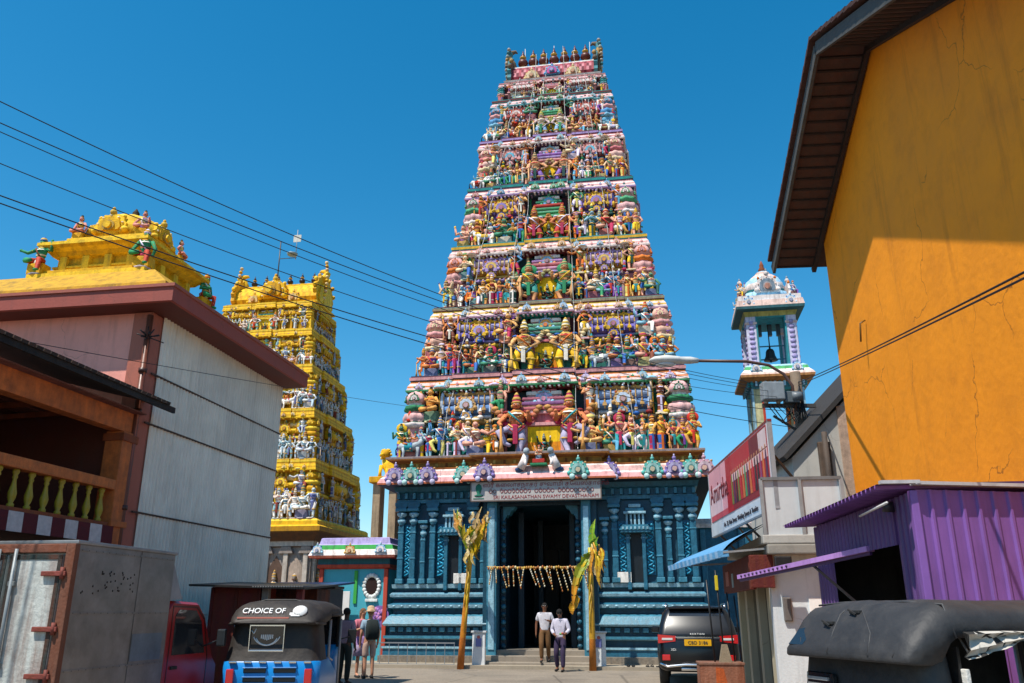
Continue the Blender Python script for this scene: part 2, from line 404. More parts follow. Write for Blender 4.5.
    if cr == 'tall':
        m.lathe([(.062, .03), (.075, .05), (.06, .07), (.058, .1), (.064, .11), (.045, .15), (.03, .19), (.035, .2), (.008, .24)], (tx, 0, hzc), [gold, gold, c2, gold, gold, c2, gold, gold], n=8)
    elif cr == 'bun':
        m.ball((tx, .01, hzc + .1), (.04, .04, .045), HAIR, 6, 5); m.lathe([(.05, .05), (.052, .075)], (tx, 0, hzc), gold, n=7)
    elif cr == 'fan':
        m.lathe([(.06, .04), (.085, .1), (.08, .14), (.03, .17)], (tx, 0, hzc), [gold, c2, gold], n=8, sy=.5)
    else:
        m.lathe([(.066, .03), (.07, .06), (.05, .1), (.01, .14)], (tx, 0, hzc), [c3, gold, c3], n=8)
    if rng.random() < .22:
        m.lathe([(.135, -.01), (.15, 0), (.135, .01)], (0, 0, 0), c2, n=12)
        k = len(m.v) - 36
        for i in range(k, len(m.v)):
            x, y, z = m.v[i]; m.v[i] = (x + tx, .075 + z, y + hzc + .02)
    return m

def animal(rng, col=None, rider=True):
    """a painted bull or horse with a rider, walking towards +X, about one unit tall"""
    m = MB(); c = col or rng.choice([H('e8e2da'), H('d8d4d0'), H('a8b0b4'), H('c89060'), H('e0dccf')])
    m.tube([(-.34, 0, .36), (-.26, 0, .4), (0, 0, .38), (.2, 0, .42), (.32, 0, .5), (.36, 0, .62)], [.07, .13, .125, .13, .1, .075], c, n=8)
    m.tube([(.34, 0, .58), (.4, 0, .66), (.48, 0, .62), (.53, 0, .56)], [.07, .075, .05, .035], c, n=7)
    for sx in (-.25, -.18, .18, .25):
        y = .07 if sx in (-.25, .18) else -.07
        m.tube([(sx, y, .36), (sx + .02, y, .2), (sx - .01, y, .03), (sx + .02, y, 0)], [.06, .04, .03, .035], c, n=6)
    for y in (-.04, .04): m.tube([(.38, y, .7), (.38, y * 2, .78)], [.018, .004], GOLD, n=5)
    m.tube([(-.36, 0, .42), (-.42, 0, .3), (-.4, 0, .14)], [.022, .018, .03], HAIR, n=5)
    cl = rng.choice(CLOTHS)
    m.lathe([(.14, -.12), (.145, .12)], (0, 0, 0), cl, n=8, caps=False)
    k = len(m.v) - 16
    for i in range(k, len(m.v)):
        x, y, z = m.v[i]; m.v[i] = (z - .02, y, x + .385)
    if rider:
        f = figure(rng, 'sit', lod=1)
        m.merge(f, Matrix.Translation((-.03, .02, .28)) @ Matrix.Scale(.75, 4))
    return m

def nasi(m, c, s, cols, n=(0, -1, 0), ax=(1, 0, 0), th=.08):
    """fan shaped arch ornament: scalloped plate, inner fan, eye, flanking curls and crest, standing upright with its face along n"""
    out, mid, eye = cols
    az = (0, 0, 1)
    def arc(r, k, sc, a0=-30, a1=210):
        p = []
        for i in range(k + 1):
            a = R(a0 + (a1 - a0) * i / k)
            rr = r * (1 + sc * (i % 2))
            p.append((rr * math.cos(a), rr * math.sin(a)))
        return p
    m.prism(arc(s * .5, 18, .12), c, ax, az, n, -th, 0, out)
    m.prism(arc(s * .36, 12, .1), c, ax, az, n, 0, th * .5, mid)
    m.prism(arc(s * .21, 10, 0, 0, 324), c, ax, az, n, th * .5, th * .8, mix(out, (.05, .05, .08), .55))
    m.prism(arc(s * .13, 8, .15, 0, 315), c, ax, az, n, th * .8, th * 1.3, mix(eye, mid, .45))
    for q_ in range(7):
        g_ = R(-20 + 220 * q_ / 6); m.ball(Vector(c) + Vector(ax) * (math.cos(g_) * s * .44) + Vector(az) * (math.sin(g_) * s * .44) + Vector(n) * (th * .15), (s * .045,) * 3, mix(eye, (.85, .8, .75), .6), 5, 3)
    cv = Vector(c); ax = Vector(ax); nn = Vector(n)
    p = cv + Vector((0, 0, s * .62)) + nn * (-th * .4)
    m.ball(p, (s * .12,) * 3, mix(out, (.1, .1, .1), .25), 6, 5)
    m.ball(p + Vector((0, 0, s * .14)), (s * .06, s * .06, s * .1), mid, 5, 4)
    for sx in (-1, 1):
        m.ball(cv + ax * (sx * s * .52) + Vector((0, 0, -s * .16)), (s * .13,) * 3, out, 6, 5)
        m.ball(cv + ax * (sx * s * .4) + Vector((0, 0, s * .42)) + nn * (-th * .5), (s * .08,) * 3, eye, 5, 4)

def plan(w, f, b, bays, sb=0):
    """rectilinear plan: front edge with projecting bays [(x0, x1, projection)], sides with one bay"""
    p = [(-w, f)]
    for x0, x1, q in bays:
        p += [(x0, f), (x0, f - q), (x1, f - q), (x1, f)]
    p += [(w, f)]
    if sb:
        d = b - f
        p += [(w, f + d * .3), (w + sb, f + d * .3), (w + sb, b - d * .3), (w, b - d * .3)]
    p += [(w, b), (-w, b)]
    if sb:
        d = b - f
        p += [(-w, b - d * .3), (-w - sb, b - d * .3), (-w - sb, f + d * .3), (-w, f + d * .3)]
    return p

def turret(m, c, r, z0, h, pal, rng, lod=0):
    """corner shrine: square pier and a stack of ribbed lobes"""
    x, y = c; n = 32 if lod == 0 else 16
    a, b, d, e = pal
    hw = r * .8
    m.cbox(x - hw, x + hw, y - hw, y + hw, z0, z0 + .4 * h, a, .02)
    for sx in (-1, 1):
        for sy in (-1, 1):
            m.cbox(x + sx * hw - .06 * r, x + sx * hw + .06 * r, y + sy * hw - .06 * r, y + sy * hw + .06 * r, z0, z0 + .4 * h, d, .01)
    z = z0 + .4 * h
    P = [(.95, 0, e), (1.12, .03, e), (1.12, .06, d), (.9, .075, b), (1.05, .1, b), (1.08, .14, b), (1.0, .175, b), (.72, .19, a), (.7, .21, d), (.95, .225, d), (1.0, .25, d), (.92, .28, d), (.66, .29, e), (.64, .315, b), (.86, .33, b), (.88, .38, b), (.7, .43, b), (.4, .47, d), (.2, .485, e), (.16, .5, e), (.2, .53, e), (.02, .58, e)]
    m.lathe([(p[0] * r, p[1] * h) for p in P], (x, y, z), [p[2] for p in P], n=n, rib=.09 if lod == 0 else .05, nr=8)
    for g in range(4):
        an = g * PI / 2 - PI / 2
        q = Vector((math.cos(an), math.sin(an), 0))
        nasi(m, Vector((x, y, z + .36 * h)) + q * (r * .9), r * .7, (d, e, a), n=q, ax=(-q.y, q.x, 0), th=.04)

def shala(m, xc, hl, yf, yb, z0, h, pal, rng, lod=0):
    """oblong side shrine: pilastered wall, rolled cornice and a two lobed barrel roof with end scrolls"""
    a, b, d, e = pal
    m.box(xc - hl, xc + hl, yf + .06, yb, z0, z0 + .42 * h, a)
    for i in range(4):
        x = xc - hl + 2 * hl * i / 3
        m.cbox(x - .07 * hl, x + .07 * hl, yf, yf + .12, z0, z0 + .42 * h, mix(d, e, .5 * (i % 2)), .012)
    def roll(z, ry, rz, col, l, seg=8):
        vs = []
        k = seg
        pr = [(-math.cos(PI * j / k - PI / 2) * ry, math.sin(PI * j / k - PI / 2) * rz) for j in range(k + 1)]
        secs = [[(x, yf + .1 + p[0], z + p[1]) for p in pr] + [(x, yb, z + rz), (x, yb, z - rz)] for x in (xc - l, xc + l)]
        m.loft(secs, col, smooth=False)
    roll(z0 + .45 * h, .2, .035 * h, e, hl + .1)
    roll(z0 + .515 * h, .12, .025 * h, d, hl + .02)
    roll(z0 + .60 * h, .26, .062 * h, b, hl + .06)
    roll(z0 + .72 * h, .2, .058 * h, mix(b, (.8, .8, .85), .25), hl)
    roll(z0 + .80 * h, .1, .025 * h, e, hl - .05)
    for i in range(9 if lod == 0 else 5):
        x = xc - hl + 2 * hl * i / (8 if lod == 0 else 4)
        m.ball((x, yf + .1 - .2, z0 + .45 * h), (.05, .04, .03 * h), mix(d, e, .5 + .5 * (i % 2)), 6, 4)
        m.lathe([(.05, 0), (.09, .05), (.04, .08), (.01, .12)], (x, yf + .05, z0 + .8 * h), (e, d, b)[i % 3], n=7)
        if i % 2: m.prism([(-.08, 0), (.08, 0), (.06, .1), (0, .15), (-.06, .1)], (x, yf - .2, z0 + .575 * h), (1, 0, 0), (0, 0, 1), (0, -1, 0), 0, .04, e)
    nr = 8 if lod == 0 else 3
    for i in range(nr + 1 if nr else 0):
        x = xc - hl + 2 * hl * i / nr
        m.cbox(x - .025, x + .025, yf - .2, yf, z0 + .55 * h, z0 + .65 * h, (d, e)[i % 2], .01)
        m.cbox(x - .02, x + .02, yf - .13, yf + .05, z0 + .67 * h, z0 + .77 * h, e, .01)
    for sx in (-1, 1):
        m.ball((xc + sx * (hl + .06), yf - .02, z0 + .7 * h), (.09, .14, .13 * h), d, 8, 6)
        m.ball((xc + sx * (hl + .08), yf - .1, z0 + .58 * h), (.08, .12, .05 * h), e, 7, 5)

def build_tower(root, sp):
    rng = random.Random(sp['seed']); lod = sp.get('lod', 0)
    F = sp['floors']; W = sp['hw']; D = sp['depth']; st = sp['set']; mt = M['plaster']; ms = M['statue']
    skins = sp.get('skins', SKINS); cloths = sp.get('cloths', CLOTHS)
    figs = []          # candidates for separate statues: (x, y, z, h, rot, maker)
    many = MB()
    for i in range(len(F) - 1):
        z0, z1 = F[i], F[i + 1]; w0, w1 = W[i], W[i + 1]; f0, f1 = st(z0), st(z1); b0, b1 = D - f0, D - f1
        h = z1 - z0; k = h / 3.; last = i == len(F) - 2
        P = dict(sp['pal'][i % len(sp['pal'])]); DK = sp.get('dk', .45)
        P['body'] = tuple(q_ * DK for q_ in P['body']); P['body2'] = tuple(q_ * DK for q_ in P['body2'])  # wall colours darkened to stand for the shade between statues
        cx = .19 * w0; sx0, sx1 = .36 * w0, .68 * w0
        T = MB()
        bays1 = [(-.66 * w1, -.36 * w1, .1 * k), (-.2 * w1, .2 * w1, .22 * k), (.36 * w1, .66 * w1, .1 * k)]
        pl = plan(w1, f1, b1, bays1, .12 * k)
        wb, fb, bb = w1 - .12 * k, f1 + .12 * k, b1 - .12 * k
        rect = [(-wb, fb), (wb, fb), (wb, bb), (-wb, bb)]
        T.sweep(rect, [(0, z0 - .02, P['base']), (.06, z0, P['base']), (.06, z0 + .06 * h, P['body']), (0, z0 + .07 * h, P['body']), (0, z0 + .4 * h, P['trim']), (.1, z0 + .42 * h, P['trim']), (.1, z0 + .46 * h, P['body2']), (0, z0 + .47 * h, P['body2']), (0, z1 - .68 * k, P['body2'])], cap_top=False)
        # pilasters of the recessed wall
        npil = int(w1 * 2 / .42)
        for j in range(npil + 1):
            x = -wb + 2 * wb * j / npil
            T.box(x - .05, x + .05, fb - .07, fb, z0 + .07 * h, z0 + .4 * h, rng.choice(P['pil']))
            T.box(x - .045, x + .045, fb - .05, fb, z0 + .47 * h, z1 - .66 * k, rng.choice(P['pil']))
        # cornice and next ledge
        c = P['corn']
        rings = [(-.14 * k, z1 - .68 * k, c[0]), (.16 * k, z1 - .6 * k, c[1]), (.24 * k, z1 - .585 * k, c[1]), (.25 * k, z1 - .53 * k, c[2]), (.22 * k, z1 - .52 * k, c[3]), (.2 * k, z1 - .44 * k, c[4]), (.19 * k, z1 - .385 * k, c[3]), (.12 * k, z1 - .27 * k, c[4]), (.1 * k, z1 - .2 * k, c[5]), (.14 * k, z1 - .17 * k, c[6]), (.15 * k, z1 - .07 * k, c[0]), (.1 * k, z1 - .04 * k, c[5]), (.1 * k, z1, c[5])]
        cp = sp.get('cp', 1.); rings = [(o_ * (cp if o_ > 0 else 1), z_, q_) for o_, z_, q_ in rings]
        T.sweep(pl, rings, cap_top=True)
        nd = int(w1 * 2 / (.16 if lod == 0 else .3))
        for j in range(nd):
            x = -w1 + 2 * w1 * (j + .5) / nd
            q = 0
            for a_, b_, p_ in bays1:
                if a_ < x < b_: q = p_
            T.box(x - .035, x + .035, f1 - q - .22 * k * cp, f1 - q + .02, z1 - .645 * k, z1 - .6 * k, c[2] if j % 2 else c[1])
            if j % 2 == 0: T.box(x - .045, x + .045, f1 - q - .222 * k * cp, f1 - q, z1 - .43 * k, z1 - .39 * k, rng.choice((c[1], c[4], c[6], PNK_)))
            if j % 3 == 1: T.prism([(-.05, 0), (.05, 0), (0, .1 * k)], (x, f1 - q - .2 * k * cp, z1 - .385 * k), (1, 0, 0), (0, .5, .87), (0, -.87, .5), -.01, .012, rng.choice((c[1], c[4], PNK_, c[6])))
            if j % (7 if lod == 0 else 3) == 1:
                cc_ = rng.choice(P['fan'] + [P['kuta'][0], P['kuta'][1]])
                nasi(T, (x, f1 - q - .245 * k * cp, z1 - .44 * k), rng.uniform(.2, .28) * k, (cc_, mix(cc_, (.8, .75, .72), .4), GOLD), th=.05)
        # side faces: barrel shrine blocks and turrets
        for sx in (-1, 1):
            yb0, yb1 = f0 + (b0 - f0) * .38, f0 + (b0 - f0) * .62
            xx = sx * (w0 - .45 * k)
            T.box(min(sx * wb, xx), max(sx * wb, xx), yb0, yb1, z0, z0 + .42 * h, P['shala'][0])
            T.box(min(sx * wb, xx + sx * .1), max(sx * wb, xx + sx * .1), yb0 - .1, yb1 + .1, z0 + .42 * h, z0 + .5 * h, P['shala'][3])
            T.tube([(sx * (wb + .1), yb0 - .05, z0 + .62 * h), (sx * (wb + .1), yb1 + .05, z0 + .62 * h)], .09 * h, P['shala'][1], n=10)
            for q_ in range(5):
                yq = yb0 + (yb1 - yb0) * q_ / 4
                T.lathe([(.07, 0), (.1, .06), (.04, .12), (.01, .2)], (sx * (wb + .1), yq, z0 + .7 * h), P['shala'][2], n=7); T.cbox(sx * (wb + .24) - .05, sx * (wb + .24) + .05, yq - .05, yq + .05, z0 + .5 * h, z0 + .64 * h, P['shala'][3], .01)
            turret(T, (sx * (w0 - .6 * k), b0 - .75 * k), .38 * k, z0, h, P['kuta'], rng, 1)
        T.build('tier', mt, root)
        if last and sp.get('plain_top'):
            pass
        # corner turrets
        for sx in (-1, 1):
            m = MB(); turret(m, (sx * (w0 - .62 * k), f0 + .72 * k), .42 * k, z0, h * .93, P['kuta'], rng, lod); m.build('corner_turret', mt, root)
            m = MB(); xc = sx * (sx0 + sx1) / 2
            shala(m, xc, (sx1 - sx0) / 2, f0 + .62 * k, fb + .05, z0, h * .95, P['shala'], rng, lod); so = m.build('side_shrine', mt, root)
            m = MB(); nasi(m, (xc, f0 + .42 * k, z0 + .61 * h), .2 * h, (P['shala'][3], P['shala'][2], H('c05a20')), th=.06)
            nasi(m, (xc, f0 + .42 * k, z0 + .485 * h), .12 * h, (P['shala'][1], P['shala'][3], P['shala'][2]), th=.05)
            m.build('medallion', mt, so)
        # central shrine
        m = MB(); y0 = f0 + .5 * k
        dw = (sp['door'][i] if 'door' in sp else .33 * k) * 1.15; dh = (.41 if i or lod else .34) * h
        m.box(-cx, -dw - .02, y0, fb + .05, z0, z0 + .48 * h, P['mid'][0]); m.box(dw + .02, cx, y0, fb + .05, z0, z0 + .48 * h, P['mid'][0])
        m.box(-dw - .02, dw + .02, y0 + .004, fb + .05, z0 + dh, z0 + .48 * h, P['mid'][0])
        m.box(-dw - .02, dw + .02, y0 + .26, fb + .05, z0, z0 + dh, (.01, .01, .01))
        for sx in (-1, 1):
            m.cbox(sx * (dw + .07) - .06, sx * (dw + .07) + .06, y0 - .08, y0 + .06, z0, z0 + dh + .03, P['mid'][1], .012)
            m.cbox(sx * (dw + .22) - .05, sx * (dw + .22) + .05, y0 - .05, y0 + .06, z0, z0 + dh + .03, P['mid'][2], .012)
        m.cbox(-dw - .16, dw + .16, y0 - .11, y0 + .06, z0 + dh + .03, z0 + dh + .03 + .035 * h, P['mid'][1], .012)
        zz = z0 + .48 * h; ww = cx * 1.0; yy = y0 - .1
        cols = [P['mid'][1], WHT_, P['mid'][0], P['mid'][3], P['mid'][2], WHT_, P['mid'][4]]
        for j, (dz, sc, o) in enumerate([(.028, 1., 0), (.018, .88, .07), (.036, .96, .01), (.018, .82, .1), (.04, .88, .04), (.018, .7, .13), (.036, .76, .08), (.018, .58, .16), (.045, .62, .12), (.025, .44, .2)]):
            m.cbox(-ww * sc, ww * sc, yy + o, fb + .02, zz, zz + dz * h, cols[j % len(cols)], min(.04, dz * h * .4)); zz += dz * h + .004
        co = m.build('central_shrine', mt, root)
        m = MB()
        py = y0 - .03
        for q0, q1, cc in ((0, .22, H('c8321f')), (.22, .5, H('e08a10')), (.5, 1, H('f0c010'))):
            m.box(-dw, dw, py, py + .05, z0 + dh * q0 + .001, z0 + dh * q1, cc)
        m.build('painted_door', mt, co)
        m = MB(); f = figure(random.Random(3), 'lotus', skin=H('1a3a28'), cloth=H('20352a'), female=False, four=True, lod=1, crown='tall')
        m.merge(f, Matrix.Translation((0, py - .06, z0 + .02)) @ Matrix.Scale(dh * .82, 4)); m.build('idol', ms, co)
        m = MB(); nasi(m, (0, yy + .12, zz - .12 * h), .19 * h, (P['fan'][0], P['fan'][1], H('c03a30')), th=.07); m.build('crest', mt, co)
        # fans on the white band
        fx = [.16, .31, .72] if lod == 0 else [.2, .7]
        for q, xf in enumerate(fx):
            for sx in (-1, 1):
                m = MB(); cc = P['fan'][(q) % len(P['fan'])]
                q_ = .22 * k if xf < .2 else (.1 * k if .36 < xf < .66 else 0)
                nasi(m, (0, 0, 0), .3 * k, (cc, mix(cc, (.8, .75, .75), .5), GOLD), th=.06)
                m.build('fan_ornament', mt, root, (sx * xf * w1, f1 - q_ - .24 * k * cp, z1 - .38 * k))
        # guardians
        for sx in (-1, 1):
            gx, gh, gs, gc, gp = sp['guard'][i]
            r2 = random.Random(sp['seed'] * 7 + i)
            m = figure(r2, gp, skin=gs, cloth=gc, female=False, four=False, crown='tall', lod=lod, big=True)
            if sx > 0: m.v = [(-v[0], v[1], v[2]) for v in m.v]; m.f = [f[::-1] for f in m.f]
            o = m.build('guardian_statue', ms, root, (sx * gx, f0 + .26 * k, z0 + .03), 0)
            o.scale = (gh * 1.15, gh, gh * .84)
        # front row
        n = sp['row'][i]
        for sx in (-1, 1):
            xs0 = gx + .34 * k + .1; xs1 = w0 - .12
            for j in range(n):
                x = xs0 + (xs1 - xs0) * (j + .5 * rng.uniform(.8, 1.2)) / n
                hh = h * rng.uniform(.36, .49) * sp.get('fs', 1)
                figs.append(('front', sx * x, f0 + .2 * k + rng.uniform(-.03, .05), z0 + .02, hh, sx * rng.uniform(-.1, .35), rng.random()))
            # parasols on the wall tops
            for xu in ((.33, .71) if i % 2 == 0 else ()):
                xp = sx * xu * w0; pz = z0 + .84 * h; cc_ = P['fan'][rng.randrange(len(P['fan']))]
                many.tube([(xp, f0 + .55 * k, z0 + .45 * h), (xp, f0 + .55 * k, pz)], .02 * k, GOLD, n=5)
                many.lathe([(.19 * k, -.05 * k), (.21 * k, -.03 * k), (.16 * k, .03 * k), (.07 * k, .07 * k), (.02 * k, .09 * k), (.03 * k, .12 * k), (.005, .16 * k)], (xp, f0 + .5 * k, pz), [WHT_, cc_, mix(cc_, (.9, .9, .9), .25), cc_, GOLD, GOLD], n=14, rib=.08, nr=7)
            for xu, hu in ((.3, .5), (.76, .48)):
                pz = z0 + .42 * h
                many.cbox(sx * xu * w0 - .13 * k, sx * xu * w0 + .13 * k, f0 + .36 * k, fb + .02, z0, pz, P['body'], .02)
                many.cbox(sx * xu * w0 - .19 * k, sx * xu * w0 + .19 * k, f0 + .3 * k, fb + .02, pz, pz + .06, P['trim'], .02)
                figs.append(('upper', sx * xu * w0, f0 + .5 * k, pz + .08, h * hu * .92, sx * rng.uniform(-.1, .3), rng.random()))
            # statues on the side faces and turret bands
            # small busts peering over the wall between the shrines
            for j in range(sp.get('busts', 0)):
                x = sx * (gx + .3 * k + (w0 - gx - .5 * k) * (j + rng.uniform(.1, .9)) / sp['busts'])
                bz = z0 + rng.uniform(.44, .52) * h; by = f0 + rng.uniform(.38, .5) * k
                cs = rng.choice(skins); cc_ = rng.choice(cloths); q_ = .085 * k
                many.lathe([(q_ * .8, -q_ * 2.4), (q_ * 1.5, -q_ * 1.4), (q_ * .5, -q_ * .8)], (x, by, bz), cc_, n=7, sy=.7)
                many.ball((x, by, bz), (q_ * .75, q_ * .75, q_ * .9), cs, 7, 5)
                many.lathe([(q_ * .75, q_ * .3), (q_ * .8, q_ * .7), (q_ * .1, q_ * 2.2)], (x, by, bz), [GOLD, cc_], n=7)
            for j in range(sp['side']):
                y = f0 + .5 + (b0 - f0 - 1.) * (j + .5) / sp['side']
                figs.append(('side', sx * (w0 - .2 * k), y, z0 + .02, h * rng.uniform(.38, .5), sx * PI / 2 + rng.uniform(-.2, .2), rng.random()))
                if j % 2 == 0: figs.append(('side', sx * (w0 - .32 * k), y + .3, z0 + .46 * h, h * .4, sx * PI / 2, rng.random()))
    kept = {'standing_statue': 0, 'seated_statue': 0, 'dancing_statue': 0, 'mounted_statue': 0}
    for kind, x, y, z, hh, rz, u in figs:
        if kind == 'side':
            f = figure(rng, rng.choice(['stand', 'guard', 'dance', 'sit']), lod=1, skins=skins, cloths=cloths)
            many.merge(f, Matrix.Translation((x, y, z)) @ Matrix.Rotation(rz, 4, 'Z') @ Matrix.Scale(hh * .84, 4)); continue
        if kind == 'front' and u < .08:
            nm = 'mounted_statue'; f = animal(rng); rz = 0 if rng.random() < .5 else PI; s = hh * .8
        elif u < .22: nm = 'seated_statue'; f = figure(rng, rng.choice(['sit', 'lotus']), lod=lod, skins=skins, cloths=cloths); s = hh * 1.12
        elif u < .4: nm = 'dancing_statue'; f = figure(rng, 'dance', lod=lod, skins=skins, cloths=cloths); s = hh * .86
        else: nm = 'standing_statue'; f = figure(rng, rng.choice(['stand', 'stand', 'strut', 'guard']), lod=lod, skins=skins, cloths=cloths); s = hh * .86
        kept[nm] += 1
        if kept[nm] > 100:
            many.merge(f, Matrix.Translation((x, y, z)) @ Matrix.Rotation(rz, 4, 'Z') @ Matrix.Scale(s, 4)); continue
        o = f.build(nm, ms, root, (x, y, z), rz); o.scale = (s * 1.08, s * 1.08, s)
    o = many.build('small_statues', ms, root); tag(o, kind='stuff')
    # barrel roof
    zt = F[-1]; wt = W[-1]; yc = D / 2; ft = st(zt)
    v = sp['vault']; vh = v['h']; ry = v['ry']; hl = v['hl']
    m = MB(); na, nx = 14, 34
    prof = []
    for j in range(na + 1):
        a = PI * (j / na)
        rr = 1 + .1 * math.sin(a * 1) ** 2
        prof.append((-math.cos(a) * ry * (1.06 if 0 < j < na else .9), math.sin(a) * vh))
    vs = []; fs = []; cl = []
    for ix in range(nx + 1):
        x = -hl + 2 * hl * ix / nx
        for p in prof: vs.append((x, yc + p[0], zt + .25 + p[1]))
    for ix in range(nx):
        for j in range(na):
            a = ix * (na + 1) + j
            fs.append((a, a + na + 1, a + na + 2, a + 1)); cl.append(v['cols'][0] if (ix + j) % 3 == 0 else v['cols'][1] if (ix - j) % 3 == 0 else v['cols'][2])
    m.add(vs, fs, cl)
    m.add([vs[j] for j in range(na + 1)], [tuple(range(na + 1))], v['cols'][3]); m.add([vs[nx * (na + 1) + j] for j in range(na + 1)], [tuple(range(na, -1, -1))], v['cols'][3])
    m.sweep([(-hl - .25, yc - ry - .2), (hl + .25, yc - ry - .2), (hl + .25, yc + ry + .2), (-hl - .25, yc + ry + .2)], [(-.2, zt - .02, v['cols'][3]), (-.1, zt + .05, v['cols'][4]), (.05, zt + .1, v['cols'][4]), (.08, zt + .18, v['cols'][3]), (-.1, zt + .26, v['cols'][3])])
    m.cbox(-hl, hl, yc - .22, yc + .22, zt + .2 + vh, zt + .32 + vh, v['cols'][5], .02)
    m.cbox(-hl + .05, hl - .05, yc - .28, yc + .28, zt + .12 + vh, zt + .205 + vh, v['cols'][4], .02)
    m.build('barrel_roof', mt, root)
    for sx in (-1, 1):
        m = MB(); pts = []
        for j in range(25):
            a = R(-25 + 230 * j / 24); q = 1.12 + .1 * (j % 2)
            pts.append((math.cos(a) * ry * q, .25 + vh * .42 + math.sin(a) * vh * .78 * q))
        top = max(p[1] for p in pts); hh_ = v.get('ht', 1.)
        m.prism(pts, (sx * (hl + .02), yc, zt), (0, 1, 0), (0, 0, 1), (sx, 0, 0), -.02, .16, v['horn'][0], v['horn'][1])
        m.prism([(p[0] * .72, .2 + (p[1] - .2) * .74) for p in pts], (sx * (hl + .02), yc, zt), (0, 1, 0), (0, 0, 1), (sx, 0, 0), .16, .24, v['horn'][2], v['horn'][0])
        m.tube([(sx * hl, yc, zt + vh * .9), (sx * (hl + .14), yc - .04, zt + top * .98), (sx * (hl + .26), yc - .06, zt + top + .34 * vh * hh_), (sx * (hl + .14), yc - .06, zt + top + .66 * vh * hh_), (sx * (hl - .08), yc - .06, zt + top + .7 * vh * hh_), (sx * (hl - .16), yc - .06, zt + top + .58 * vh * hh_)], [.26, .22, .17, .13, .08, .03], [v['horn'][0], v['horn'][2], v['horn'][1], v['horn'][0]], n=8)
        for q in range(12):
            t_ = q / 11; m.ball((sx * (hl + .22 + .12 * math.sin(t_ * 3)), yc - .3 + .1 * t_, zt + .4 + (top + .3) * t_), (.1, .12, .09), [v['horn'][q % 3], mix(v['horn'][(q + 1) % 3], WHT_, .4)][q % 2], 6, 5)
        for q in range(7):
            an = R(20 + q * 24)
            m.ball((sx * (hl + .12 + .1 * math.sin(an * 2)), yc + math.cos(an) * ry * 1.22, zt + .25 + vh * .42 + math.sin(an) * vh * .95), (.11, .09, .12), v['horn'][q % 3], 6, 5)
        m.build('horn_ornament', mt, root)
    for j in range(v['nk']):
        x = -hl * .78 + 2 * hl * .78 * j / (v['nk'] - 1)
        m = MB(); s = v['ks']; kc = v['kc']
        m.lathe([(.14, 0), (.15, .04), (.09, .08), (.1, .12), (.2, .2), (.23, .3), (.2, .4), (.1, .47), (.09, .52), (.14, .56), (.15, .6), (.08, .66), (.1, .7), (.04, .82), (.015, .95)], (0, 0, 0), [kc, kc, GOLD, kc, kc, kc, kc, kc, GOLD, GOLD, kc, kc, kc, kc], n=10)
        o = m.build('pot_finial', M['metal'], root, (x, yc, zt + .32 + vh)); o.scale = (s, s, s)
    nf = MB()
    for sx in (-1, 1):
        m = MB(); nasi(m, (0, 0, 0), vh * .5, (v['fan'], mix(v['fan'], (.7, .6, .5), .4), H('b05a40')), th=.12)
        m.build('fan_ornament', mt, root, (sx * hl * .5, yc - ry - .1, zt + .42))
    m = MB(); nasi(m, (0, 0, 0), vh * v.get('ms', .5), v['mid'], th=.15 if 'ms' not in v else .4)
    m.build('fan_ornament', mt, root, (0, yc - ry - .2, zt + (.5 if 'ms' not in v else .75)))
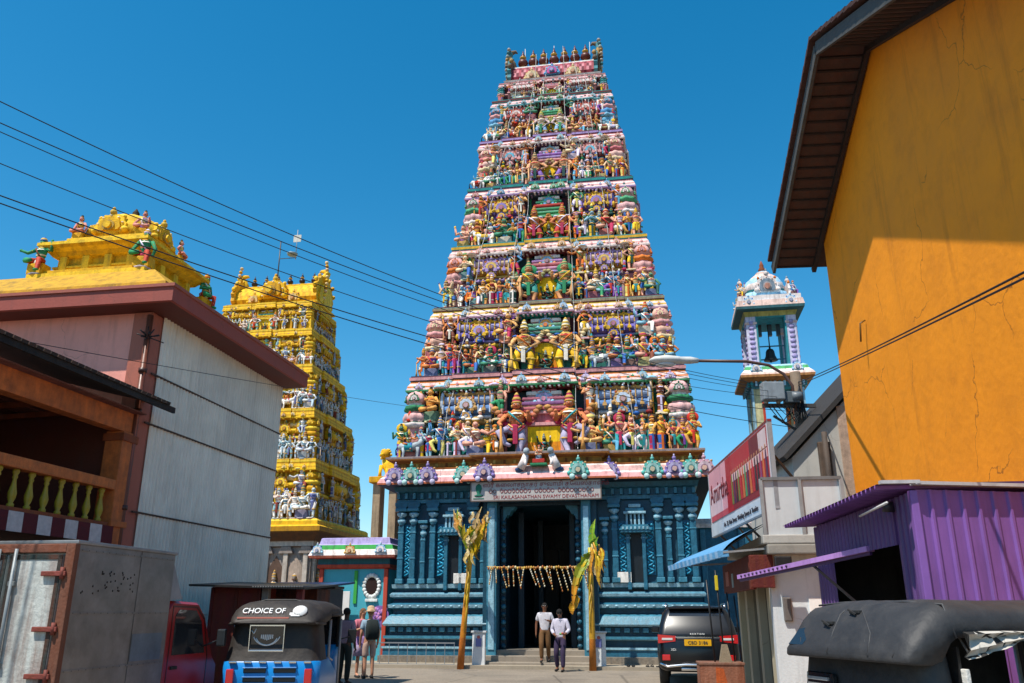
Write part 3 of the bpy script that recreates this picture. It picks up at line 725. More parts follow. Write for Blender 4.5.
# ------------------------------------------------------------------ the great painted gate tower
TZ = -R(9.7)
tower = empty('temple_tower', (1.03, 28.0, 0), TZ, 'tall seven tiered temple gate tower crowded with painted statues above a blue granite base', 'temple tower')
WHT = H('e6d8d2'); PNK = H('d99a98'); LAV = H('a58cc0'); TEAL = H('1f8a86'); GRN = H('2c7a52'); RED = H('b03028'); MAR = H('6a2a30'); YEL = H('dcae34'); SKY = H('6fb0cf'); ORG = H('d8762c'); CRM = H('e2cda0'); DGR = H('1d5248'); BLU = H('2c5ea8'); ROS = H('c06a70')
tiersp = [
    dict(base=MAR, body=H('2f6e62'), trim=CRM, body2=H('33505c'), pil=[PNK, TEAL, CRM, GRN], corn=[MAR, H('4c9a6a'), WHT, H('d8bcb4'), ORG, H('3d3a52'), PNK], kuta=(PNK, H('d8a8a4'), GRN, WHT), shala=(TEAL, H('5a7fb0'), H('b9c6d6'), H('c99a5a')), mid=[ROS, PNK, H('8a5a88'), CRM, H('b86a78')], fan=[H('8fc0d8'), H('c7b2d8'), H('7fb6c8')]),
    dict(base=H('4c3040'), body=H('3c5a58'), trim=PNK, body2=MAR, pil=[LAV, TEAL, PNK, GRN], corn=[TEAL, H('c9a0b8'), WHT, H('dcc4bc'), YEL, MAR, H('9a8a70')], kuta=(ROS, H('d6a690'), PNK, CRM), shala=(H('28706a'), H('6a5cab'), H('9a8cc8'), YEL), mid=[H('2f7a6a'), ROS, H('4c9a88'), PNK, H('7aa884')], fan=[H('8cb8d8'), H('e0a050'), H('9cc4d8')]),
    dict(base=MAR, body=H('7a3f4c'), trim=CRM, body2=H('305e60'), pil=[TEAL, PNK, CRM, H('5a8a5c')], corn=[MAR, WHT, WHT, H('d8c0b8'), PNK, TEAL, YEL], kuta=(PNK, H('d8a09a'), ORG, PNK), shala=(H('2c6c6c'), H('b98a34'), H('d8b460'), LAV), mid=[H('c890a8'), LAV, ROS, PNK, H('b488b8')], fan=[H('e0a860'), H('90bcd6'), H('e09a8a')]),
    dict(base=H('30403a'), body=H('2c5f58'), trim=PNK, body2=H('6a3d58'), pil=[LAV, GRN, PNK, CRM], corn=[H('3a4a60'), H('b89ac8'), WHT, H('dcc6c0'), PNK, H('4a3c54'), TEAL], kuta=(ROS, H('cfa0a0'), H('4a9a6c'), WHT), shala=(H('3a6a80'), H('7158a4'), H('8c78bc'), YEL), mid=[H('3f8a5c'), H('5aa878'), RED, PNK, H('2f7a5a')], fan=[H('4aa880'), H('6aa8d0'), H('4c9ac8')]),
    dict(base=MAR, body=H('5a3a50'), trim=CRM, body2=H('2c6466'), pil=[TEAL, PNK, RED, CRM], corn=[H('54385c'), WHT, WHT, H('d8bebc'), ROS, MAR, LAV], kuta=(H('c88880'), H('dcb0a4'), ROS, CRM), shala=(H('2f7070'), H('8c4a54'), H('5ab0c8'), PNK), mid=[LAV, PNK, H('9a6ab0'), ROS, H('c8a0c8')], fan=[H('7ab8c8'), H('d09060'), H('5ab0c8')]),
    dict(base=MAR, body=H('2f5a60'), trim=PNK, body2=H('683848'), pil=[TEAL, PNK, CRM, GRN], corn=[MAR, H('68b0b8'), WHT, H('d4bcbc'), PNK, TEAL, MAR], kuta=(SKY, H('4a8ab8'), PNK, H('78b0c8')), shala=(H('7a3a44'), H('86b4d0'), WHT, H('c05a50')), mid=[H('3a8a60'), PNK, H('4ca070'), H('78b890'), CRM], fan=[H('4aa070'), H('78b8d0'), H('5aa8c0')]),
    dict(base=MAR, body=H('8a4a50'), trim=PNK, body2=H('7a3a48'), pil=[ROS, PNK, LAV], corn=[MAR, PNK, WHT, H('dcc0c0'), ROS, MAR, PNK], kuta=(ROS, H('4c8a90'), TEAL, PNK), shala=(MAR, ROS, PNK, WHT), mid=[PNK, ROS, H('c890a0'), RED, PNK], fan=[SKY, PNK, TEAL]),
]
tw_floors = [6.72, 9.93, 12.89, 15.79, 18.83, 21.52, 24.0, 25.15]
build_tower(tower, dict(seed=11, floors=tw_floors, hw=[5.38, 4.86, 4.3, 3.8, 3.36, 3.02, 2.62, 2.42], depth=12., set=lambda z: .26 * max(0, z - 6.6), pal=tiersp,
    door=[.5, .36, .34, .34, .34, .28, .16], row=[11, 11, 10, 9, 8, 6, 4], side=6, busts=7,
    guard=[(1.0, 2.35, H('c87448'), H('a8a0b8'), 'dance'), (.82, 2.15, H('d6a068'), H('e2b01c'), 'guard'), (.66, 1.9, H('c88a5a'), H('2c8a80'), 'dance'), (.58, 1.75, H('c8784c'), H('b0302c'), 'guard'), (.56, 1.7, H('d69a70'), H('7d5aa8'), 'guard'), (.46, 1.5, H('c8b0b0'), H('7aa0c8'), 'guard'), (.34, .8, H('e0d0c0'), H('3a8a60'), 'guard')],
    vault=dict(h=1.22, ry=.85, hl=1.95, cols=[H('6e2030'), H('c88088'), H('a04450'), H('c88a88'), H('e6dcd4'), H('e8e4de')], horn=[H('6b5a48'), H('3f7d86'), H('a8824c')], nk=7, ks=1.1, ht=.75, kc=H('5a2114'), fan=H('d9c08a'), mid=(H('4c9ac8'), H('c85a9a'), H('7ac0e0')))))
# reclining white bulls and lightning rods at the top
for sx in (-1, 1):
    m = MB(); c = H('ece6da')
    m.tube([(-.5, 0, .1), (-.35, 0, .2), (0, 0, .2), (.3, 0, .24), (.42, 0, .4), (.5, 0, .52)], [.08, .17, .17, .16, .1, .07], c, n=8)
    m.tube([(.46, 0, .5), (.58, 0, .5), (.7, 0, .42)], [.09, .08, .04], c, n=7)
    m.ball((.12, 0, .4), (.13, .08, .09), c, 7, 5)
    for y in (-.1, .1):
        m.tube([(.25, y, .1), (.5, y, .06), (.36, y, .03)], [.06, .05, .03], c, n=6); m.tube([(.5, y * .6, .58), (.5, y, .7)], [.02, .005], GOLD, n=4)
    m.tube([(-.05, -.12, .2), (.02, -.19, .3), (.1, -.12, .38)], .03, RED, n=5)
    o = m.build('bull_statue', M['statue'], tower, (sx * 1.45, .26 * 17.4 + .28, 24.03), PI if sx < 0 else 0); o.scale = (.85, .85, .95)
for x in (-1.45, -.02, 1.72):
    m = MB(); m.tube([(x, 6.25, 26.5), (x, 6.25, 28.05)], [.022, .014], H('c8c8c8'), n=5)
    m.box(x - .05, x + .05, 6.2, 6.3, 26.48, 26.52, H('888888')); m.build('lightning_rod', M['metal'], tower)

# ---- granite base
B0 = H('17475b'); B1 = H('26637b'); B2 = H('3b7a90'); B3 = H('8fb6c4'); B4 = H('0b2636'); CYN = H('1f93b8'); STONE = H('7d7264')
DX0, DX1, DZ = -1.42, 1.27, 4.98
bw = MB()
def half(x0, x1, y0=0.):
    return [(x0, y0), (x1, y0), (x1, 12.), (x0, 12.)]
prof = [(.42, .0, STONE), (.42, .3, STONE), (.3, .31, B1), (.3, .5, B3), (.34, .52, B3), (.34, .58, B4), (.18, .6, B0), (.18, .78, B3), (.3, .82, B2), (.3, .9, B4), (.16, .92, B0), (.16, 1.18, B1), (.3, 1.2, B3), (.34, 1.26, B2), (.2, 1.5, B2), (.1, 1.56, B4), (.06, 1.58, B0), (.06, 1.72, B2), (.2, 1.76, B3), (.22, 1.86, B1), (.06, 1.92, B4), (.04, 2.05, B2), (.16, 2.1, B3), (.18, 2.18, B2), (.12, 2.24, B4), (.03, 2.26, B0), (.03, 2.34, B2), (.12, 2.38, B3), (.14, 2.5, B1), (.0, 2.52, B0), (.0, 5.12, B0), (.08, 5.16, B2), (.1, 5.28, B0), (.02, 5.3, B1), (.02, 5.5, B2), (.14, 5.55, B1), (.2, 5.72, B0), (.2, 5.74, B0)]
for x0, x1 in ((-4.95, -1.95), (1.8, 4.95)):
    bw.sweep(half(x0, x1), prof)
ZP = [p for p in prof if p[1] < 2.6]
for x0, x1 in ((-1.95, -1.42), (1.27, 1.8)):
    bw.sweep(half(x0, x1, -.32), [(.06, 0, STONE), (.06, .3, STONE), (0, .31, B0), (0, 5.12, B0)])
bw.box(-1.95, 1.8, -.3, 12, 5.1, 5.74, B0)
bw.box(DX0, DX1, -.28, .4, DZ, 5.1, B4)
bw.box(DX0, DX1, 7.6, 7.9, 0, 5.1, B4)
bw.box(DX0, DX1, .9, 12, .3, .42, STONE)
# frieze bosses of the lotus course and small bosses under the eave
for x0, x1 in ((-5.1, -2.05), (1.9, 5.1)):
    n = 11
    for j in range(n):
        x = x0 + (x1 - x0) * (j + .5) / n
        bw.ball((x, -.2, 1.36), (.11, .07, .09), B3 if j % 2 else B2, 8, 5)
        bw.cbox(x - .09, x + .09, -.25, -.1, 1.02, 1.16, B1 if j % 2 else B2, .02)
        bw.cbox(x - .05, x + .05, -.2, 0, 5.3, 5.5, B2, .015)
        bw.ball((x, -.2, 1.81), (.06, .05, .04), B3, 6, 4)
bw.build('base_wall', M['blue'], tower)
def pilaster(x, w, z0, z1, y=-.02, big=True):
    m = MB()
    m.cbox(x - w * 1.25, x + w * 1.25, y - .2, y, z0, z0 + .16, B2, .02)
    m.cbox(x - w * .9, x + w * .9, y - .16, y, z0 + .16, z1 - .75, B1, .025)
    L = z1 - z0
    for t in (.3, .62):
        m.cbox(x - w * 1.02, x + w * 1.02, y - .175, y, z0 + L * t, z0 + L * t + .05, B2, .015)
    m.lathe([(w * 1.0, 0), (w * .8, .05), (w * 1.35, .12), (w * 1.4, .2), (w * .85, .26), (w * .9, .3), (w * 1.6, .36), (w * 1.7, .42), (w * .8, .48)], (x, y - .08, z1 - .76), [B1, B2, B3, B2, B1, B3, B3, B2], n=12)
    m.cbox(x - w * 1.9, x + w * 1.9, y - .26, y, z1 - .28, z1 - .18, B2, .02)
    if big:
        m.prism([(-w * 2.1, 0), (-w * 1.2, -.16), (w * 1.2, -.16), (w * 2.1, 0), (w * 2.1, .1), (-w * 2.1, .1)], (x, y, z1 - .08), (1, 0, 0), (0, 0, 1), (0, -1, 0), 0, .22, B1)
        m.ball((x, y - .2, z1 - .42), (.07, .06, .09), B3, 8, 6)
    m.build('pilaster', M['blue'], tower)
def scroll(x, w, z0, z1):
    m = MB(); m.cbox(x - w, x + w, -.05, 0, z0, z1, H('14627f'), .01)
    z = z0 + .08; s = 1
    while z < z1 - .1:
        m.tube([(x - s * w * .7, -.065, z - .06), (x + s * w * .1, -.075, z - .02), (x + s * w * .65, -.07, z + .05), (x + s * w * .2, -.08, z + .1), (x - s * w * .2, -.07, z + .06)], [.03, .028, .03, .024, .015], CYN, n=5)
        m.ball((x - s * w * .55, -.06, z + .06), (.04, .03, .045), H('3aa4c4'), 6, 4)
        z += .13; s = -s
    m.build('scroll_panel', M['blue'], tower)
for sx, off in ((1, 0), (-1, .03)):
    for x in (2.36, 3.76, 4.44, 4.86): pilaster(sx * (x - off), .105, 2.52, 5.16)
    for x in (2.04, 4.08): pilaster(sx * (x - off), .085, 2.52, 4.75, big=False)
    for x, w in ((2.6, .14), (3.47, .15), (4.64, .12)): scroll(sx * (x - off), w, 2.75, 4.45)
    # niche: recess shade painted as a near-black plate, two little columns, roof and upper shrine
    c = sx * (3.03 - off); m = MB()
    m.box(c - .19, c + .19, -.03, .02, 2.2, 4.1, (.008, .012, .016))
    for q in (-1, 1):
        m.cbox(c + q * .25 - .06, c + q * .25 + .06, -.2, .0, 2.3, 4.05, B1, .02)
        m.lathe([(.06, 0), (.1, .06), (.05, .12), (.1, .17)], (c + q * .25, -.11, 3.85), B3, n=10)
    m.cbox(c - .48, c + .48, -.34, 0, 4.06, 4.14, B2, .02)
    m.prism([(-.52, 0), (.52, 0), (.4, .17), (-.4, .17)], (c, 0, 4.14), (1, 0, 0), (0, 0, 1), (0, -1, 0), 0, .36, B2)
    for q in range(-3, 4): m.cbox(c + q * .13 - .03, c + q * .13 + .03, -.39, -.3, 4.16, 4.24, B3, .01)
    for q in (-2, -1, 0, 1, 2): m.cbox(c + q * .13 - .035, c + q * .13 + .035, -.22, -.05, 4.31, 4.66, B3, .015)
    m.cbox(c - .36, c + .36, -.3, 0, 4.66, 4.74, B3, .02); m.cbox(c - .3, c + .3, -.24, 0, 4.75, 4.86, B2, .03); m.cbox(c - .2, c + .2, -.26, 0, 4.87, 4.98, B3, .03)
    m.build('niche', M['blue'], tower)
for x in (-2.75 + .0, 2.62): 
    m = MB(); m.cbox(x - .22, x + .22, -.2, -.15, 2.52, 2.84, H('e4e0d8'), .01)
    m.build('notice_plate', M['plaster'], tower)
# entrance: door posts with beads, lintel brackets, thresholds
for x0, x1 in ((-1.78, -1.46), (1.32, 1.62)):
    m = MB(); m.cbox(x0, x1, -.58, -.33, .0, 5.1, B2, .03)
    m.cbox(x0 + .06, x1 - .06, -.61, -.575, .5, 4.9, B3, .02); m.build('entrance_post', M['blue'], tower)
for sx, x in ((1, DX0 + .1), (-1, DX1 - .1)):
    m = MB(); m.cbox(x - .09, x + .09, -.1, .5, 0, DZ, B4, .03)
    for q in range(17):
        m.ball((x + sx * .02, -.14, .6 + q * .24), (.09, .07, .08), B1 if q % 2 else B0, 8, 6)
    m.prism([(0, 0), (.42, 0), (.34, -.12), (.3, -.1), (.2, -.28), (.14, -.26), (0, -.5)], (x, 0, DZ), (sx, 0, 0), (0, 0, 1), (0, -1, 0), -.3, .12, B2)
    m.build('door_jamb', M['blue'], tower)
    for dx_, y_ in ((.35, 1.55), (.62, 4.55)):
        m = MB(); m.cbox(x - .11 + sx * dx_, x + .11 + sx * dx_, y_ - .15, y_ + .15, .4, DZ, B4, .04); m.build('passage_pillar', M['blue'], tower)
m = MB()
for q in range(2):
    m.cbox((DX0 + .75, -.02)[q], (-.08, DX1 - .75)[q] if q else -.08, 4.9, 5.0, .42, 3.9, H('1d130c'), .02)
m.build('inner_door', M['wood'], tower)
m = MB()
for y0, z0, z1 in ((-1.15, 0, .17), (-.78, .0, .34), (-.42, 0, .5)):
    m.cbox(-1.9, 1.75, y0, .9, z0, z1, H('8d8274'), .02)
m.build('entrance_step', M['wall'], tower)
# eave with lotus crests, brown gold band and the first ledge
m = MB()
ev = plan(5.0, -.05, 12.05, [(-2.0, 1.9, .32)])
m.sweep(ev, [(.02, 5.7, B4), (.6, 5.74, H('b5603a')), (.6, 5.8, PNK), (.52, 5.96, WHT), (.45, 6.02, H('d8a8a0')), (.36, 6.2, H('e0cfc6')), (.28, 6.26, ORG), (.22, 6.27, H('b98a4a')), (.26, 6.33, H('7a4a1c')), (.14, 6.36, H('a8702a')), (.14, 6.5, H('b4803a')), (.2, 6.52, H('7a4a1c')), (.34, 6.6, H('c08a4a')), (.4, 6.64, H('8a7a78')), (.4, 6.7, H('8a7a78')), (.34, 6.72, H('7a6a68'))], cap_top=True)
for q in range(30):
    x = -5.2 + 10.4 * (q + .5) / 30
    yy = -.19 - (.32 if -2 < x < 1.9 else 0)
    m.box(x - .04, x + .04, yy - .02, yy + .06, 6.37, 6.49, H('7a4416') if q % 2 else H('caa050'))
m.build('eave', M['plaster'], tower)
PUR = H('8c78b4'); TLC = H('58b0a4')
for x, c in ((-4.98, PUR), (-4.42, TLC), (-3.85, PUR), (-2.6, TLC), (-1.82, PUR), (1.3, TLC), (2.28, PUR), (3.68, TLC), (4.38, PUR), (4.9, TLC), (5.32, H('c89aa8'))):
    m = MB(); nasi(m, (0, 0, 0), .58, (c, mix(c, (.75, .72, .7), .35), H('d8a068')), th=.1)
    for sx in (-1, 1): m.ball((sx * .2, -.06, -.22), (.1, .06, .1), mix(c, (.9, .9, .9), .4), 7, 5)
    m.build('lotus_crest', M['plaster'], tower, (x, -.62 - (.32 if -2 < x < 1.9 else 0), 6.02))
for y in range(6):
    for sx in (-1, 1):
        m = MB(); c = (PUR, TLC)[y % 2]; nasi(m, (0, 0, 0), .58, (c, mix(c, (.75, .72, .7), .35), H('d8a068')), n=(sx, 0, 0), ax=(0, sx, 0), th=.1)
        m.build('lotus_crest', M['plaster'], tower, (sx * 5.56, .6 + y * 2., 6.02))
# emblem over the entrance: small shrine between two white lions
m = MB()
m.cbox(-.28, .28, -1.0, -.7, 6.2, 6.28, GRN, .02); m.cbox(-.2, .2, -.98, -.74, 6.28, 6.42, RED, .02)
m.merge(figure(random.Random(5), 'lotus', skin=H('d8a080'), cloth=GRN, four=True, lod=1), Matrix.Translation((0, -.88, 6.42)) @ Matrix.Scale(.55, 4))
for sx in (-1, 1):
    m.tube([(sx * .62, -.84, 6.12), (sx * .5, -.86, 6.35), (sx * .42, -.9, 6.58)], [.14, .13, .1], WHT, n=8); m.ball((sx * .4, -.96, 6.68), (.11, .12, .12), H('9aa4aa'), 7, 6)
    m.tube([(sx * .45, -.95, 6.4), (sx * .42, -1.02, 6.2)], [.05, .05], WHT, n=6); m.ball((sx * .66, -.82, 6.1), (.16, .12, .08), H('2c4a70'), 7, 5)
m.build('emblem', M['statue'], tower)

# ---- name board over the entrance (a sign of its own)
M['signred'] = mat_flat('sign_red_paint', H('8c1f22'))
M['signgreen'] = mat_flat('sign_green_paint', H('1d6a52'))
def tw(x, y, z):
    return tower.matrix_world @ Vector((x, y, z))
bpy.context.view_layer.update()
board = empty('name_board', tw(.0, -.78, 5.08), TZ, 'long pale board with dark red temple name in three scripts above the entrance', 'sign')
m = MB(); m.cbox(-2.3, 2.02, -.05, .03, 0, .66, H('b4aca6'), .01); m.build('panel', M['print'], board)
m = MB()
for a in ((-2.3, 2.02, 0, .035), (-2.3, 2.02, .625, .66), (-2.3, -2.265, 0, .66), (1.985, 2.02, 0, .66)): m.box(a[0], a[1], -.066, -.05, a[2], a[3], H('6a5a52'))
m.build('frame', M['metal'], board)
RX = (PI / 2, 0, 0)
text('lettering', 'ஸ்ரீ கைலாசநாதர் சுவாமி தேவஸ்தானம்', .19, M['signred'], board, (.2, -.054, .52), RX, sx=1.02)
text('lettering', 'SRI KAILASANATHAN SWAMY DEVASTHANAM', .165, M['signred'], board, (.2, -.054, .12), RX, sx=1.0)
m = MB()
rr = random.Random(4); x = -1.62
for wl in (2, 8, 5, 9):
    for q in range(wl):
        r0 = .045; kd = rr.randrange(4); pts = []
        for a in range(9):
            g = R(200 - a * (300 + 40 * kd) / 8); pts.append((x + math.cos(g) * r0 * (1 + .12 * kd), -.056, .315 + math.sin(g) * r0 * 1.25))
        pts.append((pts[-1][0] + .025, -.056, .30)); m.tube(pts, .009, (0, 0, 0), n=4)
        if rr.random() < .4: m.tube([(x - .03, -.056, .39), (x, -.056, .41), (x + .035, -.056, .385)], .008, (0, 0, 0), n=4)
        x += .132
    x += .1
m.build('lettering', M['signred'], board)
m = MB(); m.lathe([(.13, 0), (.15, .04), (.05, .08), (.08, .16), (.11, .26), (.09, .36), (.02, .42)], (-2.02, -.05, .16), (0, 0, 0), n=12, sy=.12)
m.box(-2.2, -1.84, -.058, -.05, .08, .11, (0, 0, 0)); m.build('logo', M['signgreen'], board)

# ---- light strings hanging down the tower
for i, (x0, x1, zt, zb) in enumerate(((-1.5, -3.6, 25.4, 6.8), (-.75, -1.55, 26.6, 9.9), (.52, 1.25, 26.9, 6.9), (1.02, 2.0, 26.6, 18.8), (1.55, 3.2, 25.3, 7.0), (-.2, -.95, 26.6, 15.8))):
    m = MB(); pts = []
    for j in range(25):
        t = j / 24.; z = zt + (zb - zt) * t; x = x0 + (x1 - x0) * t + .03 * math.sin(t * 9 + i)
        y = .26 * max(0, z - 6.6) - .12 - .25 * (j % 3 == 1)
        if z > 25.2: y = 4.9
        pts.append((x, y, z))
    m.tube(pts, .011, H('b8b4b0'), n=4)
    for p in pts: m.ball(p, (.02, .02, .035), H('d8d4cc'), 5, 4)
    o = m.build('light_string', M['metal'], None, tower.location, TZ)
    tag(o, ['white string of lamps hanging farthest left down the tower front', 'white string of lamps from ridge to the left guardians', 'long white string of lamps just right of the central niches', 'short white string of lamps ending halfway down at the right', 'white string of lamps hanging farthest right down the tower', 'white string of lamps stopping above the third tier niche'][i], 'light string', 'lamp strings hanging on the tower')
# ------------------------------------------------------------------ the yellow gate tower
Y1 = H('e6b41a'); Y2 = H('d29a10'); Y3 = H('f0c83a'); Y4 = H('b07c10'); AQ = H('7cc4b4'); WS = H('dcdcd8')
yt = empty('yellow_temple_tower', (-12.33, 36.67, 0), TZ, 'yellow temple tower with pale statues rising behind the grey corrugated wall', 'temple tower')
ysp = [dict(base=Y4, body=Y2, trim=Y3, body2=Y2, pil=[Y1, Y3, Y2, AQ], corn=[Y4, Y1, Y3, Y1, Y2, Y1, Y3], kuta=(Y1, Y2, Y3, Y1), shala=(Y2, Y1, Y3, Y2), mid=[Y1, Y3, AQ, Y2, Y1], fan=[Y1, Y3, Y2])]
build_tower(yt, dict(seed=23, lod=1, floors=[5.45, 8.1, 10.5, 12.7, 14.6, 16.1], hw=[4.0, 3.6, 3.2, 2.8, 2.5, 2.3], depth=6.4, set=lambda z: .15 * max(0, z - 5.4), pal=ysp,
    row=[7, 7, 6, 5, 3], side=9, busts=6, fs=1.2, dk=.55, skins=[H('e4e4e0'), H('d0d4d8'), H('e8e0d4'), H('d8c0b0'), H('c0d0d4'), H('7a9aa8')], cloths=[WS, H('b0c4d0'), H('5a7a8a'), H('7aa0a8'), H('8a3a2a'), H('6a70a0'), H('e4dcd4'), H('3a6a5a')],
    guard=[(.75, 1.9, H('d8d4cc'), H('9ab0c0'), 'guard'), (.7, 1.7, H('d4d0cc'), WS, 'dance'), (.6, 1.5, WS, H('a0b4b8'), 'guard'), (.55, 1.3, WS, H('9aa8c0'), 'guard'), (.5, 1.0, WS, H('88b0a8'), 'guard')],
    vault=dict(h=1.2, ry=.95, hl=2.1, cols=[Y2, Y1, Y1, Y2, Y3, Y1], horn=[Y1, Y2, Y3], nk=6, ks=.7, kc=H('2a1512'), fan=Y1, mid=(Y1, Y2, Y3), ht=.35, ms=1.05), cp=.45))
S1 = H('8c8078'); S2 = H('6f5e54'); S3 = H('b4a89c')
m = MB()
m.sweep([(-3.8, .25), (3.8, .25), (3.8, 6.15), (-3.8, 6.15)], [(.2, 0, S2), (.2, .8, S1), (.05, .85, S2), (.05, 1.2, S1), (.0, 1.25, S1), (0, 4.25, S2), (.12, 4.3, S3), (.12, 4.5, S2), (.2, 4.52, H('5a3a24')), (.45, 4.85, H('6a4a24')), (.5, 4.9, Y4), (.5, 5.1, Y1), (.4, 5.15, Y2), (.3, 5.2, Y1), (.3, 5.35, Y3), (.22, 5.43, Y2), (.1, 5.45, Y2)])
for face in ('front', 'right'):
    n = 9 if face == 'front' else 7
    for j in range(n):
        if face == 'front':
            x = -3.6 + 7.2 * j / (n - 1); o, ax, nn = (x, .25, 0), (1, 0, 0), (0, -1, 0)
        else:
            o, ax, nn = (3.8, .5 + 5.4 * j / (n - 1), 0), (0, 1, 0), (1, 0, 0)
        m.prism([(-.1, 1.25), (.1, 1.25), (.1, 4.25), (-.1, 4.25)], o, ax, (0, 0, 1), nn, -.02, .12, S3)
        m.prism([(-.32, 4.0), (.32, 4.0), (.2, 4.28), (-.2, 4.28)], o, ax, (0, 0, 1), nn, 0, .16, S1)
        if j < n - 1:
            d = (7.2 if face == 'front' else 5.4) / (n - 1) / 2
            q = Vector(o) + Vector(ax) * d
            m.prism([(-d * .7, 1.6), (d * .7, 1.6), (d * .7, 3.4), (0, 3.9), (-d * .7, 3.4)], q, ax, (0, 0, 1), nn, 0, .03, H('a89484') if j % 2 else H('5a4438'))
            f = figure(random.Random(j + 40), 'stand', lod=1, skins=[S3, H('a08c80')], cloths=[S1, S2, S3])
            an = 0 if face == 'front' else PI / 2
            m.merge(f, Matrix.Translation(q + Vector(nn) * .1 + Vector((0, 0, 1.6))) @ Matrix.Rotation(an, 4, 'Z') @ Matrix.Scale(1.5, 4))
m.build('stone_base', M['plaster'], yt)
m = MB()
m.tube([(-.4, 3.2, 17.2), (-.4, 3.2, 20.2)], .035, H('3a3a3a'), n=6)
m.bar((-.4, 3.2, 19.2), (.55, 3.2, 19.2), .03, .03, H('444444'))
m.tube([(.5, 3.2, 19.1), (.5, 3.2, 20.8)], .02, H('999999'), n=5)
m.box(.3, .72, 3.19, 3.21, 20.1, 20.5, H('c8c4b8'))
m.lathe([(.25, -.05), (.3, .05), (.1, .12)], (.3, 3.2, 19.4), H('8a9aa0'), n=8)
o = m.build('lightning_rod', M['metal'], yt)

# ------------------------------------------------------------------ bell tower
bt = empty('bell_tower', (11.1, 34.0, 0), TZ, 'slim painted bell tower with a dark bell hanging between lavender columns', 'bell tower')
bt.scale = (.86, .86, .985)
LV = H('a89cc8'); LB = H('a4cce4'); PK = H('dcbcb0'); AQ2 = H('2f8a94'); OL = H('a8a05a')
def sq(w): return [(-w, -w), (w, -w), (w, w), (-w, w)]
m = MB()
m.sweep(sq(1.2), [(.15, 0, AQ2), (.15, .5, AQ2), (0, .55, H('2f6f80')), (0, 6.2, H('2f6f80')), (.0, 6.25, AQ2), (.25, 6.45, H('c06a50')), (.3, 6.55, PK), (.2, 6.9, LB), (.1, 7.0, LV), (.1, 7.35, LB), (0, 7.4, LB)])
m.build('lower_storey', M['plaster'], bt)
for sx in (-1, 1):
    for sy in (-1, 1):
        m = MB(); x, y = sx * .95, sy * .95
        m.cbox(x - .25, x + .25, y - .25, y + .25, 7.38, 10.55, H('c2b98c'), .03)
        m.cbox(x - sx * .24 - .06, x - sx * .24 + .06, y - .27, y + .27, 7.38, 10.55, H('c04028') if sx < 0 else H('d06a28'), .02)
        m.cbox(x + sx * .22 - .05, x + sx * .22 + .05, y - .28, y + .28, 7.38, 10.55, H('8fb4c4'), .02)
        m.build('column', M['plaster'], bt)
        m = MB()
        m.cbox(x - .25, x + .25, y - .25, y + .25, 11.55, 13.75, H('c9c4d8'), .02)
        for q in range(9):
            z = 11.7 + q * .22
            m.ball((x, y - .26, z), (.15, .05, .1), LV, 7, 5); m.ball((x + sx * .26, y, z), (.05, .15, .1), LV, 7, 5)
        m.cbox(x - .29, x + .29, y - .29, y + .29, 13.4, 13.5, PK, .02)
        m.cbox(x - sx * .27 - .04, x - sx * .27 + .04, y - .28, y + .28, 11.55, 13.75, AQ2, .01)
        m.build('column', M['plaster'], bt)
m = MB()
m.sweep(sq(1.2), [(-.05, 10.5, AQ2), (.0, 10.55, H('3a7a8a')), (.1, 10.8, H('9a6a3a')), (.5, 10.95, H('c88a54')), (.52, 11.05, PK), (.45, 11.15, WHT), (.3, 11.3, H('58b070')), (.25, 11.45, LB), (.1, 11.55, LB)], cap_bot=True)
for q in range(12):
    for (ax, o) in (((1, 0), (0, -1.33)), ((0, 1), (1.33, 0)), ((0, 1), (-1.33, 0))):
        t = -1.2 + 2.4 * q / 11
        m.cbox(o[0] + ax[0] * t - .05, o[0] + ax[0] * t + .05, o[1] + ax[1] * t - .05, o[1] + ax[1] * t + .05, 10.62, 10.85, LB if q % 2 else AQ2, .01)
for x in (-.95, .95): nasi(m, (x, -1.62, 11.32), .45, (LB, WHT, BLU), th=.06)
m.build('gallery_ledge', M['plaster'], bt)
m = MB()
m.sweep(sq(1.2), [(-.05, 13.7, AQ2), (.0, 13.75, OL), (.08, 13.95, H('2c5a60')), (.4, 14.0, H('3c6a70')), (.42, 14.12, PK), (.36, 14.4, LB), (.3, 14.42, WHT), (.3, 14.62, LB), (.1, 14.66, LB)], cap_bot=True)
for x in (-1.0, 1.0):
    nasi(m, (x, -1.56, 14.3), .46, (LB, WHT, BLU), th=.06)
m.build('upper_ledge', M['plaster'], bt)
m = MB()
m.lathe([(1.05, 14.6), (1.2, 14.75), (1.15, 15.0), (.9, 15.05), (1.05, 15.15), (1.0, 15.45), (.8, 15.75), (.45, 16.0), (.3, 16.05), (.35, 16.12), (.2, 16.2)], (0, 0, 0), [WHT, LB, PK, AQ2, WHT, LB, PK, WHT, PK, LB], n=20, rib=.04, nr=10)
m.lathe([(.12, 0), (.2, .14), (.1, .3), (.12, .36), (.02, .6)], (0, 0, 16.15), H('8a4a2a'), n=10)
for an in range(4):
    g = an * PI / 2 - PI / 2; q = Vector((math.cos(g), math.sin(g), 0))
    nasi(m, Vector((0, 0, 15.1)) + q * 1.22, 1.0, (WHT, H('7a8a98'), ORG), n=q, ax=(-q.y, q.x, 0), th=.1)
m.build('dome', M['plaster'], bt)
for sx in (-1, 1):
    for j, y in enumerate((-1.15, 1.15)):
        mm = figure(random.Random(60 + j + sx), 'sit', lod=1, skins=[H('d0b090'), H('b0c0c8')])
        o = mm.build('statue', M['statue'], bt, (sx * 1.25, y, 14.64), sx * .6); o.scale = (.85,) * 3
m = MB()
